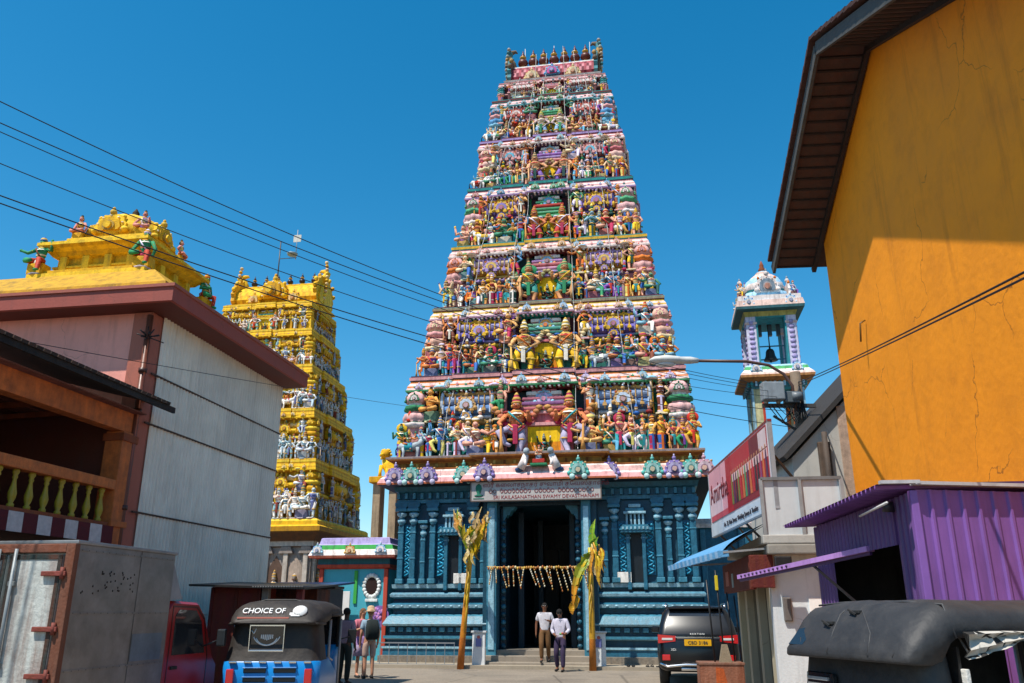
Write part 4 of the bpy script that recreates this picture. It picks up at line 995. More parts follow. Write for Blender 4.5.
m.lathe([(.34, 0), (.31, .06), (.24, .2), (.21, .4), (.15, .5), (.05, .54), (.05, .62)], (0, 0, 12.05), H('2a2824'), n=16)
m.ball((0, 0, 12.02), .07, H('222222'), 8, 6)
m.tube([(0, 0, 12.6), (0, 0, 13.7)], .03, H('333333'), n=6)
m.build('bell', M['metal'], bt)
m = MB()
for z in (12.1, 12.7): m.bar((-.75, 0, z), (.75, 0, z), .05, .05, H('2f6a78'))
for x in (-.72, .72): m.bar((x, 0, 11.55), (x, 0, 13.0), .05, .05, H('2f6a78'))
for x in (-.4, .1, .5): m.bar((x, .1, 13.2), (x, .1, 13.75), .18, .25, H('33424a'))
m.build('bell_frame', M['metal'], bt)

# ------------------------------------------------------------------ small teal shrine, beside the gate tower
sh = empty('teal_shrine', (-5.45, 29.9, 0), TZ, 'small teal shrine building with striped eave and round white window', 'shrine')
TL = H('43a0b0'); 
m = MB(); m.box(-1.25, 1.15, 0, 2.6, 0, 3.05, TL)
for x in (-1.25, 1.1): m.cbox(x - .04, x + .1, -.08, .02, 0, 3.05, H('b0402c'), .01)
m.cbox(-.02, .1, -.05, .01, 1.9, 3.0, H('3aa040'), .01)
m.build('wall', M['wall'], sh)
m = MB()
m.sweep([(-1.25, 0), (1.15, 0), (1.15, 2.6), (-1.25, 2.6)], [(.02, 3.05, H('a83a2c')), (.12, 3.1, H('b04a34')), (.12, 3.2, H('28606c')), (.1, 3.22, H('28606c')), (.1, 3.4, RED), (.35, 3.42, H('d87a60')), (.38, 3.5, WHT), (.3, 3.68, WHT), (.25, 3.7, H('3a9a4a')), (.2, 3.86, LV), (.1, 3.9, LV), (.05, 4.1, LV), (0, 4.12, LV)])
for x in (-1.3, 1.0): nasi(m, (x, -.4, 3.66), .34, (LB, WHT, BLU), th=.05)
nasi(m, (-.1, -.42, 3.64), .34, (H('d8a860'), CRM, RED), th=.05)
m.build('roof', M['plaster'], sh)
m = MB()
for q in range(18):
    a = 2 * PI * q / 18; m.ball((.62 + .27 * math.cos(a), -.02, 2.48 + .36 * math.sin(a)), (.08, .05, .08), H('d8dcd8'), 6, 5)
m.prism([(.24 * math.cos(2 * PI * q / 16), .32 * math.sin(2 * PI * q / 16)) for q in range(16)], (.62, 0, 2.48), (1, 0, 0), (0, 0, 1), (0, -1, 0), 0, .03, H('2a1410'))
m.cbox(.42, .86, -.08, .0, 1.96, 2.06, H('d8dcd8'), .02)
m.build('window', M['plaster'], sh)
m = MB(); m.prism([(.34 * math.cos(2 * PI * q / 20), .36 * math.sin(2 * PI * q / 20)) for q in range(20)], (.95, 0, 1.48), (1, 0, 0), (0, 0, 1), (0, -1, 0), 0, .04, H('8a64a4'))
for q in range(26):
    a = random.Random(q); m.ball((.95 + a.uniform(-.24, .24), -.05, 1.48 + a.uniform(-.26, .26)), (.07, .03, .07), H('9a70b0') if q % 2 else H('c080a8'), 5, 4)
m.build('flower_relief', M['plaster'], sh)
nb = empty('notice_board', sh.matrix_world @ Vector((0, 0, 0)), 0)
bpy.context.view_layer.update()
nb.location = sh.matrix_world @ Vector((-.62, -.35, 0)); nb.rotation_euler = (0, 0, TZ)
tag(nb, 'white notice board with dark letters standing before the teal shrine', 'notice board')
m = MB(); m.cbox(-.6, .6, -.03, .03, 1.15, 2.3, H('d8d4d0'), .01); m.build('panel', M['print'], nb)
m = MB()
for x in (-.5, .5): m.cbox(x - .03, x + .03, -.025, .06, 0, 1.15, H('8a8a88'), .01)
m.build('post', M['metal'], nb)
M['ink'] = mat_flat('dark_ink', H('33313a'))
for s, x, z in (('R', -.45, 1.92), ('B', .2, 1.92), ('A', -.45, 1.62), ('i', -.15, 1.7), ('ABR', .32, 1.6)):
    text('lettering', s, .24, M['ink'], nb, (x, -.034, z), RX)

# ------------------------------------------------------------------ concrete pillar with a yellow seated lion
gp = empty('statue_pillar', at(381, 606, 34.) * Vector((1, 1, 0)), TZ, 'concrete pillar with yellow lion statue behind the blue gate tower', 'pillar')
m = MB(); CN = H('a08a6c')
for x in (-.32, .36): m.cbox(x - .16, x + .16, -.3, .3, 0, 6.6, CN, .03)
m.cbox(-.75, .75, -.45, .45, 3.9, 4.2, H('b08c4a'), .03); m.cbox(-.45, .5, -.2, .3, 0, 3.9, H('b0905e'), .03)
m.cbox(-.6, .65, -.5, .5, 6.6, 6.85, Y2, .03)
m.build('column', M['plaster'], gp)
m = MB()
m.tube([(.3, 0, 6.9), (.25, 0, 7.2), (0, 0, 7.5), (-.1, 0, 7.8)], [.32, .34, .3, .22], Y1, n=10)
m.ball((-.12, -.08, 8.05), (.26, .26, .27), Y2, 10, 8); m.ball((-.2, -.3, 8.0), (.13, .14, .11), Y1, 8, 6)
for x in (-.28, .08): m.tube([(x, -.15, 7.45), (x, -.3, 7.1), (x, -.32, 6.88)], [.11, .08, .1], Y1, n=7)
for x in (-.3, .06): m.ball((x, 0, 8.28), .07, Y1, 6, 5)
for q in range(10):
    a = 2 * PI * q / 10; m.ball((-.12 + .27 * math.cos(a), .02, 8.03 + .27 * math.sin(a)), .08, Y3, 6, 5)
o = m.build('lion_statue', M['statue'], gp); o.scale = (.8, .8, .8); o.location.z = 6.85 * .2

# ------------------------------------------------------------------ compound wall to the right of the gate tower
cw = empty('compound_wall', tower.matrix_world @ Vector((4.9, 5.0, 0)), TZ, 'blue painted temple compound wall running right from the gate tower', 'wall')
m = MB(); m.sweep([(0, 0), (11, 0), (11, .4), (0, .4)], [(.12, 0, B0), (.12, .5, B2), (0, .55, B1), (0, 4.6, B2), (.12, 4.65, WHT), (.14, 4.8, PK), (0, 5.0, PK)])
for q in range(8): m.cbox(.4 + q * 1.4, .6 + q * 1.4, -.08, 0, .55, 4.6, B2, .02)
m.build('wall', M['blue'], cw)
# ------------------------------------------------------------------ pink and grey hall with a yellow roof shrine
LZ = -R(9.2); HO = Vector((-6.69, 14.5, 0))
hall = empty('shrine_hall', HO, LZ, 'pink hall clad in grey corrugated sheets, carrying a small yellow shrine on its roof', 'building')
m = MB(); m.box(-8.0, -.001, 0.02, 5.6, 0, 6.96, H('ee9c8a')); m.cbox(-.34, .03, -.05, .3, 0, 6.94, H('a85f4c'), .02)
m.build('wall', M['wall'], hall)
def corrugated(m, o, u, v, nrm, L, Hh, pitch, amp, col):
    """wavy sheet: runs L along u, Hh along v, waves along nrm"""
    o = Vector(o); u = Vector(u); v = Vector(v); nrm = Vector(nrm); n = max(4, int(L / pitch * 4)); secs = []
    prof = (0, 1, 1, 0)
    a = [o + u * (L * i / n) + nrm * (amp * prof[i % 4]) for i in range(n + 1)]
    vs = a + [p + v * Hh for p in a]; k = len(a)
    m.add(vs, [(i, i + 1, k + i + 1, k + i) for i in range(k - 1)], col)
GRY = H('e8e0d0')
zs = [0, 1.6, 3.28, 4.86, 5.77, 6.92]
for j in range(5):
    m = MB(); c = [H('e2d9c8'), GRY, H('eee6d6'), H('e4dccc'), H('eae2d2')][j]
    for q in range(4):
        corrugated(m, (.04 + .012 * (j % 2) + .006 * (q % 2), .32 + q * 1.33, zs[j]), (0, 1, 0), (0, 0, 1), (1, 0, 0), 1.345, zs[j + 1] - zs[j] + .06, .11, .03, mix(c, (.3, .3, .3), .06 * ((q * 7 + j * 3) % 4)))
    m.build('corrugated_sheet', M['sheet'], hall)
for z in zs[2:5]:
    m = MB(); m.bar((.075, .1, z + .02), (.075, 5.66, z + .02), .03, .03, H('4a342a')); m.build('batten', M['wood'], hall)
m = MB()
m.tube([(.03, -.1, 6.85), (.03, -.1, .1)], .055, H('6a3a2a'), n=10)
for z in (5.0, 3.3, 5.75): m.lathe([(.075, 0), (.075, .08)], (.03, -.1, z), H('4a2a20'), n=10)
m.build('downpipe', M['metal'], hall)
m = MB(); FB = H('96483c')
m.sweep([(-8.2, -.46), (.65, -.46), (.65, 5.75), (-8.2, 5.75)], [(-.65, 6.95, H('6a342a')), (-.04, 6.96, FB), (0, 6.98, FB), (0, 7.24, H('9c5444')), (.03, 7.25, H('9c5444')), (.03, 7.31, H('9a5a4a')), (-.15, 7.32, H('b89a3a'))], cap_bot=True)
m.build('roof_slab', M['wall'], hall)
cx, cy = -1.87, 1.67
def rsq(w): return [(cx - w, cy - w), (cx + w, cy - w), (cx + w, cy + w), (cx - w, cy + w)]
YD = H('d8a414'); YE = H('eec02a'); YB = H('b8860e')
m = MB(); m.sweep([(-7.5, -.42), (.45, -.42), (.45, 5.3), (-7.5, 5.3)], [(0, 7.3, H('b8861a')), (-.02, 7.4, H('bf9020')), (-.8, 8.0, YD), (-1.4, 8.02, YD)])
m.build('roof_skirt', M['plaster'], hall)
m = MB()
m.sweep(rsq(1.27), [(.0, 7.6, YD), (.02, 7.86, YE), (.02, 7.95, YB), (-.06, 7.97, YD), (-.06, 8.06, YE), (-.2, 8.08, YB), (-.34, 8.1, YD), (-.34, 8.2, YE), (-.28, 8.22, YE), (-.28, 8.27, YB), (-.36, 8.29, YD), (-.36, 8.5, YE), (-.26, 8.53, YD), (-.2, 8.62, YE), (-.1, 8.68, YD), (-.04, 8.74, YE), (-.04, 8.82, YD), (-.34, 8.88, YE), (-.46, 8.9, YD), (-.46, 9.0, YE), (-.4, 9.02, YE), (-.4, 9.1, YD), (-.7, 9.12, YD)])
for j in range(4):
    a = j * PI / 2
    for t in (-.75, -.25, .25, .75):
        x, y = cx + t * math.cos(a) + .93 * math.sin(a), cy + t * math.sin(a) - .93 * math.cos(a)
        m.cbox(x - .08, x + .08, y - .08, y + .08, 8.1, 8.52, YE, .015)
o = m.build('roof_shrine', M['plaster'], hall); ZS, ZO = .83, 1.476; o.scale = (1, 1, ZS); o.location.z = ZO
m = MB()
m.lathe([(.62, 9.1), (.76, 9.2), (.8, 9.4), (.76, 9.6), (.62, 9.82), (.4, 9.98), (.2, 10.06), (.1, 10.08)], (cx, cy, 0), [YD, YE, YE, YD, YE, YD], n=24, rib=.03, nr=12)
for j in range(4):
    a = j * PI / 2 - PI / 2; q = Vector((math.cos(a), math.sin(a), 0)); t = Vector((-q.y, q.x, 0))
    nasi(m, Vector((cx, cy, 9.42)) + q * .76, .66, (YE, YD, YE), n=q, ax=t, th=.1)
    for s in (-1, 1):
        b = Vector((cx, cy, 0)) + q * .58 + t * (s * .58)
        m.tube([b + Vector((0, 0, 9.15)), b + Vector((0, 0, 9.5)) - (q + t * s) * .06, b + Vector((0, 0, 9.75)) - (q + t * s) * .24], [.17, .15, .05], YE, n=7)
m.lathe([(.08, 0), (.12, .06), (.06, .12), (.08, .17), (.015, .3)], (cx, cy, 10.06), H('3a2a1a'), n=10)
o = m.build('shrine_dome', M['plaster'], hall); o.scale = (1, 1, ZS); o.location.z = ZO
GS = H('2f8a58')
for sx, sy, fr in ((-1, -1, .0), (1, -1, .1), (1, 1, .9), (-1, 1, 3.6)):
    f = figure(random.Random(81 + sx + 2 * sy), 'sit', skin=GS, cloth=H('b8402c'), female=False, four=False, crown='cap', seat=YD)
    o = f.build('seated_statue', M['statue'], hall, (cx + sx * 1.16, cy + sy * 1.16, 8.1), fr * PI / 2); o.scale = (1.04,) * 3
for sx, sy, fr in ((-1, -1, .0), (1, -1, .2), (1, 1, 1.2), (-1, 1, 3.4)):
    f = figure(random.Random(95 + sx + 2 * sy), 'lotus', skin=H('cc8478'), cloth=H('c87868'), female=True, four=False, crown='bun', seat=YD)
    o = f.build('kneeling_statue', M['statue'], hall, (cx + sx * .72, cy + sy * .72, 9.04), fr * PI / 2); o.scale = (.72,) * 3
m = MB()
for q in range(14):
    r_ = random.Random(q); p = Vector((.05, -.12, 6.42)); m.tube([p, p + Vector((r_.uniform(-.25, .3), r_.uniform(-.2, .1), r_.uniform(-.12, .22)))], .012, H('1a1612'), n=4)
m.build('wire_tangle', M['cable'], hall)

# ------------------------------------------------------------------ house with the upper veranda, at the left edge
ver = empty('veranda_house', HO, LZ, 'old house with upper veranda, yellow turned balusters and a maroon and white valance', 'house')
OW = H('c26a34'); OD = H('8a4422')
m = MB()
m.box(-6, -2.6, -8.5, -.02, 0, 5.2, H('4a2c24'))
m.box(-2.6, -.06, -8.5, -.03, 2.84, 3.02, H('6a4634'))
m.box(-2.6, -.5, -8.5, -.05, 0, 2.8, H('5a4a40'))
m.box(-2.6, -.06, -.28, -.03, 3.03, 4.95, H('5a2c22'))
m.build('wall', M['wall'], ver)
m = MB()
for j in range(12):
    y = -8.3 + j * .7
    m.bar((-2.6, y, 4.88), (-.23, y, 4.96), .07, .09, OD)
for j in range(7): m.bar((-2.5 + j * .42, -8.5, 4.98), (-2.5 + j * .42, -.05, 4.98), .36, .02, H('6a3c34') if j % 2 else H('774840'))
m.build('ceiling', M['wood'], ver)
m = MB()
m.panel((.52, -8.6, 5.2), (.52, .12, 5.2), (-3.0, .0, 6.1), (-3.0, -8.6, 6.1), .07, H('3a2a24'))
for j in range(58): m.bar((.56, -8.55 + j * .15, 5.19), (-.2, -8.55 + j * .15, 5.4), .13, .05, H('2c221e') if j % 2 else H('46342c'))
m.bar((.5, -8.6, 5.12), (.5, .3, 5.12), .05, .1, H('1c1614'))
m.build('roof', M['tile'], ver)
m = MB(); m.cbox(-.22, .02, -8.5, -.02, 4.62, 4.98, OW, .015); m.build('beam', M['wood'], ver)
for y in (-.22, -4.4, -8.2):
    m = MB(); m.cbox(-.28, .06, y - .2, y + .18, 0, 4.62, OW, .02); m.cbox(-.31, .09, y - .23, y + .21, 3.0, 3.1, OW, .01); m.cbox(-.31, .09, y - .23, y + .21, 4.45, 4.58, OD, .01); m.build('column', M['wood'], ver)
m = MB(); m.cbox(-.16, .05, -8.3, -.4, 3.6, 3.77, H('c87038'), .02); m.build('handrail', M['wood'], ver)
m = MB(); m.cbox(-.14, .04, -8.3, -.4, 2.98, 3.06, H('8c4622'), .01); m.build('bottom_rail', M['wood'], ver)
BY = H('a8922a')
for j in range(24):
    y = -.62 - j * .33
    m = MB(); m.lathe([(.05, 0), (.05, .05), (.03, .07), (.055, .14), (.062, .2), (.04, .3), (.025, .4), (.04, .43), (.03, .46), (.05, .5), (.05, .55)], (-.05, y, 3.055), BY, n=10); m.build('baluster', M['metal'], ver)
m = MB()
for j in range(27):
    y = -.35 - j * .3; m.panel((.085, y - .3, 2.72), (.085, y, 2.72), (.075, y, 3.0), (.075, y - .3, 3.0), .01, H('c8c0bc') if j % 2 else H('5c1f24'))
m.build('valance', M['cloth'], ver)

# ------------------------------------------------------------------ red kiosk and blue kiosk
ko = empty('red_kiosk', (-4.62, 15.2, 0), -R(6), 'dark red wooden kiosk with flat black roof behind the rickshaw', 'kiosk')
m = MB(); KR = H('6e211c')
m.box(-.68, .2, 0, 1.5, 0, 2.06, KR); m.box(.2, .98, .75, 1.5, 0, 2.04, H('2a1210')); m.box(.2, .98, 0, .74, 0, 1.05, H('5c1c1a'))
for x in (-.66, -.22, .19): m.cbox(x - .03, x + .03, -.03, 0, 0, 2.05, H('5a1a16'), .008)
m.build('wall', M['rust'], ko)
m = MB(); m.cbox(.0, .42, -.05, -.03, 1.5, 1.75, H('b04a2a'), .004); m.cbox(-.18, .32, -.065, -.05, 1.36, 1.52, H('b8b4b0'), .004); m.build('poster', M['print'], ko)
for x in (.3, .92):
    m = MB(); m.cbox(x - .06, x + .06, -.02, .1, 0, 2.05, H('8a8078') if x < .5 else H('7a2420'), .01); m.build('post', M['metal'], ko)
m = MB(); m.panel((-.95, -.35, 2.1), (1.15, -.3, 2.04), (1.1, 1.6, 2.14), (-.9, 1.6, 2.2), .035, H('2a2624'))
for j in range(20): m.bar((.2 + j * .046, -.335, 2.055), (.2 + j * .046, .2, 2.07), .02, .02, H('8a8a88'))
m.build('roof', M['metal'], ko)
kb = empty('blue_kiosk', (-4.32, 17.2, 0), -R(6), 'dark blue kiosk under a thin blue roof beside the teal shrine', 'kiosk')
m = MB(); KBL = H('123a66')
m.box(-.6, .5, .5, 1.6, 0, 2.1, H('0c2038')); m.box(-.6, .5, 0, .5, 0, .95, KBL)
for x in (-.57, .47): m.cbox(x - .05, x + .05, -.02, .06, 0, 2.1, KBL, .01)
m.box(-.6, -.1, .46, .49, 1.0, 2.0, KBL)
m.build('wall', M['metal'], kb)
m = MB(); m.panel((-.95, -.4, 2.12), (.7, -.4, 2.12), (.72, 1.7, 2.26), (-.95, 1.7, 2.26), .04, H('1c4a78')); m.cbox(.55, .95, -.42, .2, 2.07, 2.12, H('241a18'), .01)
m.build('roof', M['metal'], kb)
# ------------------------------------------------------------------ orange house, right edge
OZ = -R(5.0)
oh = empty('orange_house', (5.77, 14.0, 0), OZ, 'tall orange gabled house with dark tiled eaves at the right edge of street', 'house')
GY, EZ, AZ = -3.42, 8.2, 9.86
m = MB()
NY = -8.1; NZ = AZ - (GY - NY) * (AZ - EZ) / -GY
gab = [(0, 0), (0, EZ), (GY, AZ), (NY, NZ), (NY, 0)]
m.prism(gab, (0, 0, 0), (0, 1, 0), (0, 0, 1), (1, 0, 0), 0, 8., (.5, .3, .05))
m.build('wall', M['orange'], oh, fix=True)
def roofz(y): return AZ - abs(y - GY) * (AZ - EZ) / -GY
m = MB(); OV = .78; ye0, ye1 = .62, NY - .5
for ya, yb in ((ye0, GY), (GY, ye1)):
    m.panel((8.2, ya, roofz(ya) + .06), (8.2, yb, roofz(yb) + .06), (-OV, yb, roofz(yb) + .06), (-OV, ya, roofz(ya) + .06), -.07, H('4a3026'))
    L = math.hypot(yb - ya, roofz(yb) - roofz(ya)); n = int(L / .27)
    for j in range(n):
        t0, t1 = j / n, (j + 1.25) / n
        y0, y1 = ya + (yb - ya) * t0, ya + (yb - ya) * min(1, t1); z0, z1 = roofz(y0), roofz(y1)
        for q in range(5):
            x = -OV + .02 + q * .2
            m.bar((x + .1, y0, z0 + .04 - .02), (x + .1, y1, z1 + .04 + .02 - .03), .19, .022, mix(H('6a3a2a'), H('3a241c'), ((j * 5 + q * 3) % 7) / 7))
        m.bar((-OV, y0, z0 + .17), (-OV, y1, z1 + .2), .24, .05, H('4a2a20'))
m.build('roof', M['tile'], oh)
m = MB()
for ya, yb in ((ye0, GY), (ye1, GY)):
    for x in (-.06,):
        m.bar((x, ya, roofz(ya) - .06), (x, yb, roofz(yb) - .06), .07, .1, H('2e201a'))
    n = int(abs(yb - ya) / .2)
    for j in range(n):
        y = ya + (yb - ya) * (j + .3) / n; m.bar((-OV + .05, y, roofz(y) - .015), (.0, y, roofz(y) - .015), .045, .04, H('2a1c16'))
m.build('rafter', M['wood'], oh)
for ya, yb in ((ye0, GY), (ye1, GY)):
    m = MB(); m.bar((-OV - .03, ya, roofz(ya) - .02), (-OV - .03, yb, roofz(yb) - .02), .05, .2, H('4a4a48')); m.build('bargeboard', M['wood'], oh)
m = MB()
for y in (-1.6,):
    m.tube([(-.02, y, 6.05), (-.1, y, 6.0), (-.12, y + .02, 5.7)], .015, H('6a4a10'), n=5)
m.build('conduit', M['metal'], oh)

# ------------------------------------------------------------------ purple corrugated shed in front of it
PZ = -R(5.0)
ps = empty('purple_shed', (3.62, 7.55, 0), PZ, 'purple corrugated metal shed with open hatch and canopy against the orange house', 'shed')
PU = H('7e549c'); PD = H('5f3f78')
def ribbed(m, o, u, v, nrm, L, Hh, pitch, amp, col):
    o = Vector(o); u = Vector(u); v = Vector(v); nrm = Vector(nrm); pts = []; x = 0
    while x < L:
        for dx, a in ((0, 0), (.7, 0), (.78, 1), (.92, 1)): 
            if x + dx * pitch <= L: pts.append(o + u * (x + dx * pitch) + nrm * (a * amp))
        x += pitch
    pts.append(o + u * L); k = len(pts)
    vs = pts + [p + v * Hh for p in pts]
    m.add(vs, [(i, i + 1, k + i + 1, k + i) for i in range(k - 1)], col)
m = MB()
ribbed(m, (0.03, 0, 0), (.968, .25, 0), (0, 0, 1), (.25, -.968, 0), 1.72, 2.7, .16, .022, PU); m.build('front_wall', M['purple'], ps)
m = MB()
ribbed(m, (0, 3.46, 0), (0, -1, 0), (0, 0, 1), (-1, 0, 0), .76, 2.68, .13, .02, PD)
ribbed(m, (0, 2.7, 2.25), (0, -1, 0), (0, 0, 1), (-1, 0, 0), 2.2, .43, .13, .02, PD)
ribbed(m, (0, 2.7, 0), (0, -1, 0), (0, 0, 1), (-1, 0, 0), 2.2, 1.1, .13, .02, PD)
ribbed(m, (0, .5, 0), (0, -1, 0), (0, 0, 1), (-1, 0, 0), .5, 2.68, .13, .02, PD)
m.cbox(-.03, .04, -.03, .04, 0, 2.69, PU, .008)
m.build('side_wall', M['purple'], ps)
m = MB(); m.box(.95, 1.0, .3, 3.46, 0, 2.68, (.02, .018, .016)); m.box(.05, .95, 3.42, 3.46, 0, 2.68, (.02, .018, .016)); m.box(.05, .95, .5, 3.4, 1.05, 1.1, H('3a2c22'))
for j in range(14):
    r_ = random.Random(j); y = .6 + j * .15; m.cbox(.3, .45, y, y + .1, 1.1, 1.1 + r_.uniform(.12, .4), r_.choice([H('5a3a22'), H('3a3020'), H('6a5a4a'), H('70301c')]), .01)
m.build('counter', M['wood'], ps)
m = MB()
ribbed(m, (-.32, 3.75, 2.73), (0, -1, 0), (.999, 0, .04), (.04, 0, -1), 3.82, 1.9, .13, .03, PU)
ribbed(m, (-.32, 3.75, 2.742), (0, -1, 0), (.999, 0, .04), (.04, 0, -1), 3.82, 1.9, .13, .03, mix(PU, (.1, .1, .1), .2))
m.v = [(v[0], max(v[1], -.06 + .262 * max(0, v[0])), v[2]) for v in m.v]; m.build('canopy', M['purple'], ps)
m = MB(); m.bar((-.3, -.09, 2.755), (.05, -.06, 2.76), .06, .03, H('b8b4b4')); m.bar((.0, -.05, 2.75), (1.72, .4, 2.755), .09, .03, H('b8b4b4')); m.build('flashing', M['metal'], ps)
m = MB(); m.tube([(-.08, .4, 2.64), (-.08, .42, 2.55)], [.045, .06], H('2a2228'), n=10); m.tube([(-.3, -.2, 2.56), (-.2, .9, 2.56)], .012, H('c8c4c0'), n=6); m.build('lamp', M['metal'], ps)
m = MB(); LP = H('b888cc')
a0, a1 = Vector((-.0, 1.33, 2.27)), Vector((-.84, 4.3, 2.1))
m.bar(a0, a1, .09, .055, LP); m.bar(a0 + Vector((0, 0, -.045)), a1 + Vector((0, 0, -.045)), .03, .035, H('4a2a5c'))
dv = (a1 - a0)
for j in range(12): m.ball(a0 + dv * (.55 + j * .037) + Vector((-.045, -.02, .0)), .018, H('3a2048'), 6, 4)
m.build('awning_bar', M['purple'], ps)
m = MB(); m.bar(a0 + dv * .4, (0.0, 1.2, 1.5), .022, .022, H('1a1618')); m.build('strut', M['metal'], ps)

# ------------------------------------------------------------------ white corner shop with blue awning
SZ = -R(7.0)
sp_ = empty('corner_shop', (4.08, 13.6, 0), SZ, 'small white shop with curved blue awning beyond the purple shed', 'shop')
m = MB(); SW = H('ccd0d2')
m.box(0, 1.75, 0, .2, 0, 2.62, SW); m.box(.05, 1.75, 3.9, 4.2, 0, 2.62, SW); m.box(1.6, 1.75, .2, 3.9, 0, 2.62, SW)
m.box(.3, .34, .2, 3.9, 0, 2.6, H('241e1a'))
m.box(.0, .3, .2, .5, 0, 2.62, H('b8ac90')); m.box(0, .3, 1.35, 1.6, 0, 2.62, H('a89c84')); m.box(0, .3, 2.7, 2.95, 0, 2.62, H('a89c84')); m.box(0, .3, 3.75, 3.95, 0, 2.62, H('b8ac90'))
m.build('wall', M['wall'], sp_)
m = MB(); m.cbox(.55, 1.55, -.02, .0, .3, 1.85, H('ece8e4'), .005); m.build('wall_panel', M['print'], sp_)
m = MB(); m.cbox(.15, .28, -.05, .0, 1.5, 1.86, H('6a6460'), .02); m.build('meter_box', M['metal'], sp_)
m = MB(); m.box(.12, .28, .5, 1.35, .05, 2.2, H('1a1c1e')); m.cbox(.1, .26, .86, .93, .05, 2.2, H('8a8478'), .01); m.box(.12, .28, 1.6, 2.7, .05, 2.2, H('1a1c1e')); m.build('door', M['glass'], sp_)
m = MB(); m.cbox(-.1, 1.5, -.25, 4.3, 2.66, 2.8, H('a4a29c'), .02); m.cbox(-.05, 1.4, -.3, .0, 2.5, 2.65, H('8a867e'), .02); m.build('roof_slab', M['wall'], sp_)
m = MB()
m.panel((-.05, -.2, 2.78), (1.2, -.2, 2.78), (1.2, -.2, 3.66), (-.05, -.2, 3.66), .04, H('bcc0c2')); m.panel((1.2, -.24, 2.78), (1.2, 4, 2.78), (1.2, 4, 3.66), (1.2, -.24, 3.66), .04, H('9a9c9e'))
m.build('parapet_sheet', M['sheet'], sp_)
m = MB()
for x in (-.05, .55, 1.2): m.bar((x, -.22, 2.78), (x, -.22, 3.68), .05, .05, H('8c8c8c'))
m.bar((-.05, -.22, 3.68), (1.2, -.22, 3.68), .05, .05, H('6a6a6a')); m.build('parapet_frame', M['metal'], sp_)
# awning: a curved sheet sagging outward
m = MB(); AW = H('5590bc'); n = 10; A = []
for y, ox in ((-.15, .72), (4.3, 1.25)):
    A.append([(-ox * (j / n) ** .95, y, 3.0 - .34 * (j / n) - .09 * (j / n) ** 5) for j in range(n + 1)])
vs = A[0] + A[1]; k = n + 1
m.add(vs, [(j, k + j, k + j + 1, j + 1) for j in range(n)], AW)
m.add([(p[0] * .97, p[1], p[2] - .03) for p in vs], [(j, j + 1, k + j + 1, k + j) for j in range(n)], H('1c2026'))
for j in range(24):
    t = j / 23.; y = -.15 + 4.45 * t; ox = .72 + .53 * t
    m.bar((-ox, y, 2.57), (-ox * .99, y, 2.47), .17, .012, mix(AW, (.5, .6, .7), .3 * (j % 2)), up=(0, 1, 0))
m.build('awning', M['cloth'], sp_)
m = MB(); m.bar((-.72, -.15, 2.54), (0, -.1, 2.6), .03, .03, H('8a8a8a')); m.bar((-1.25, 4.25, 2.54), (0, 4.2, 2.6), .03, .03, H('8a8a8a')); m.bar((-.72, -.15, 2.55), (-1.25, 4.3, 2.55), .03, .03, H('6a6a6a')); m.build('awning_frame', M['metal'], sp_)
m = MB(); m.cbox(-.32, -.22, .0, 3.4, 1.98, 2.5, H('5a1614'), .01); m.cbox(-.32, .05, -.12, -.06, 2.0, 2.5, H('581614'), .01); m.build('fascia_sign', M['rust'], sp_)
m = MB(); m.box(-.33, -.318, 1.9, 2.1, 2.06, 2.3, H('8a9aa0')); m.build('sign_mark', M['print'], sp_)
m = MB(); m.box(-.33, -.318, 2.5, 2.95, 2.1, 2.36, H('a04a38')); m.build('sign_mark', M['print'], sp_)
m = MB(); m.cbox(.02, .28, -.42, -.3, 2.3, 2.46, H('1c1a1a'), .02); m.build('floodlight', M['metal'], sp_)

# ------------------------------------------------------------------ billboard over the shop
bb = empty('billboard', (4.24, 13.4, 3.23), -R(2.9), 'red and white sari advertisement billboard leaning over the street above the shop roof', 'billboard')
m = MB(); L_ = 5.6; HB = 1.42
m.box(-.03, .03, 0, L_, 0, HB, H('d8cfd0')); m.build('panel', M['print'], bb)
m = MB(); X = -.034
def face(y0, y1, z0, z1, c, d=0): m.box(X - .003 - d, X, y0, y1, z0, z1, c)
face(.12, 5.5, .3, 1.38, H('b0303c')); face(3.3, 5.5, .3, 1.38, H('d99aa4'), .002); face(3.05, 3.6, .3, 1.38, H('a81828'), .004); face(3.6, 5.45, .3, .42, H('c2505c'), .004)
face(4.1, 5.45, .42, 1.0, H('dfc0c6'), .005); face(.15, 3.2, .32, .52, H('8a2430'), .003); face(.15, 3.3, .85, 1.0, H('e0b4b0'), .003); face(1.5, 3.2, 1.0, 1.36, H('b02834'), .003); face(.15, 1.4, 1.0, 1.36, H('6a2230'), .003); face(.15, .7, 1.02, 1.34, H('d8c0c0'), .004)
rr = random.Random(9)
for j in range(15):
    y = .25 + j * .2; c = rr.choice([H('b82a34'), H('3f8a5a'), H('2a2430'), H('d8b46a'), H('8a3a6a'), H('c86a3a'), H('6a7a3a'), H('4a2a50')])
    m.prism([(y - .075, .42), (y + .075, .42), (y + .05, .82), (y + .03, .98), (y - .03, .98), (y - .05, .82)], (X - .008, 0, 0), (0, 1, 0), (0, 0, 1), (-1, 0, 0), 0, .003, c)
    m.prism([(y + .035 * math.cos(a * PI / 4), 1.03 + .045 * math.sin(a * PI / 4)) for a in range(8)], (X - .008, 0, 0), (0, 1, 0), (0, 0, 1), (-1, 0, 0), 0, .003, H('b07a5a'))
face(.0, 5.6, 0, .26, H('c4ccd4'), .002)
m.build('picture', M['print'], bb)
RL = (PI / 2, 0, -PI / 2)
M['signdark'] = mat_flat('sign_dark_red', H('6a1420'))
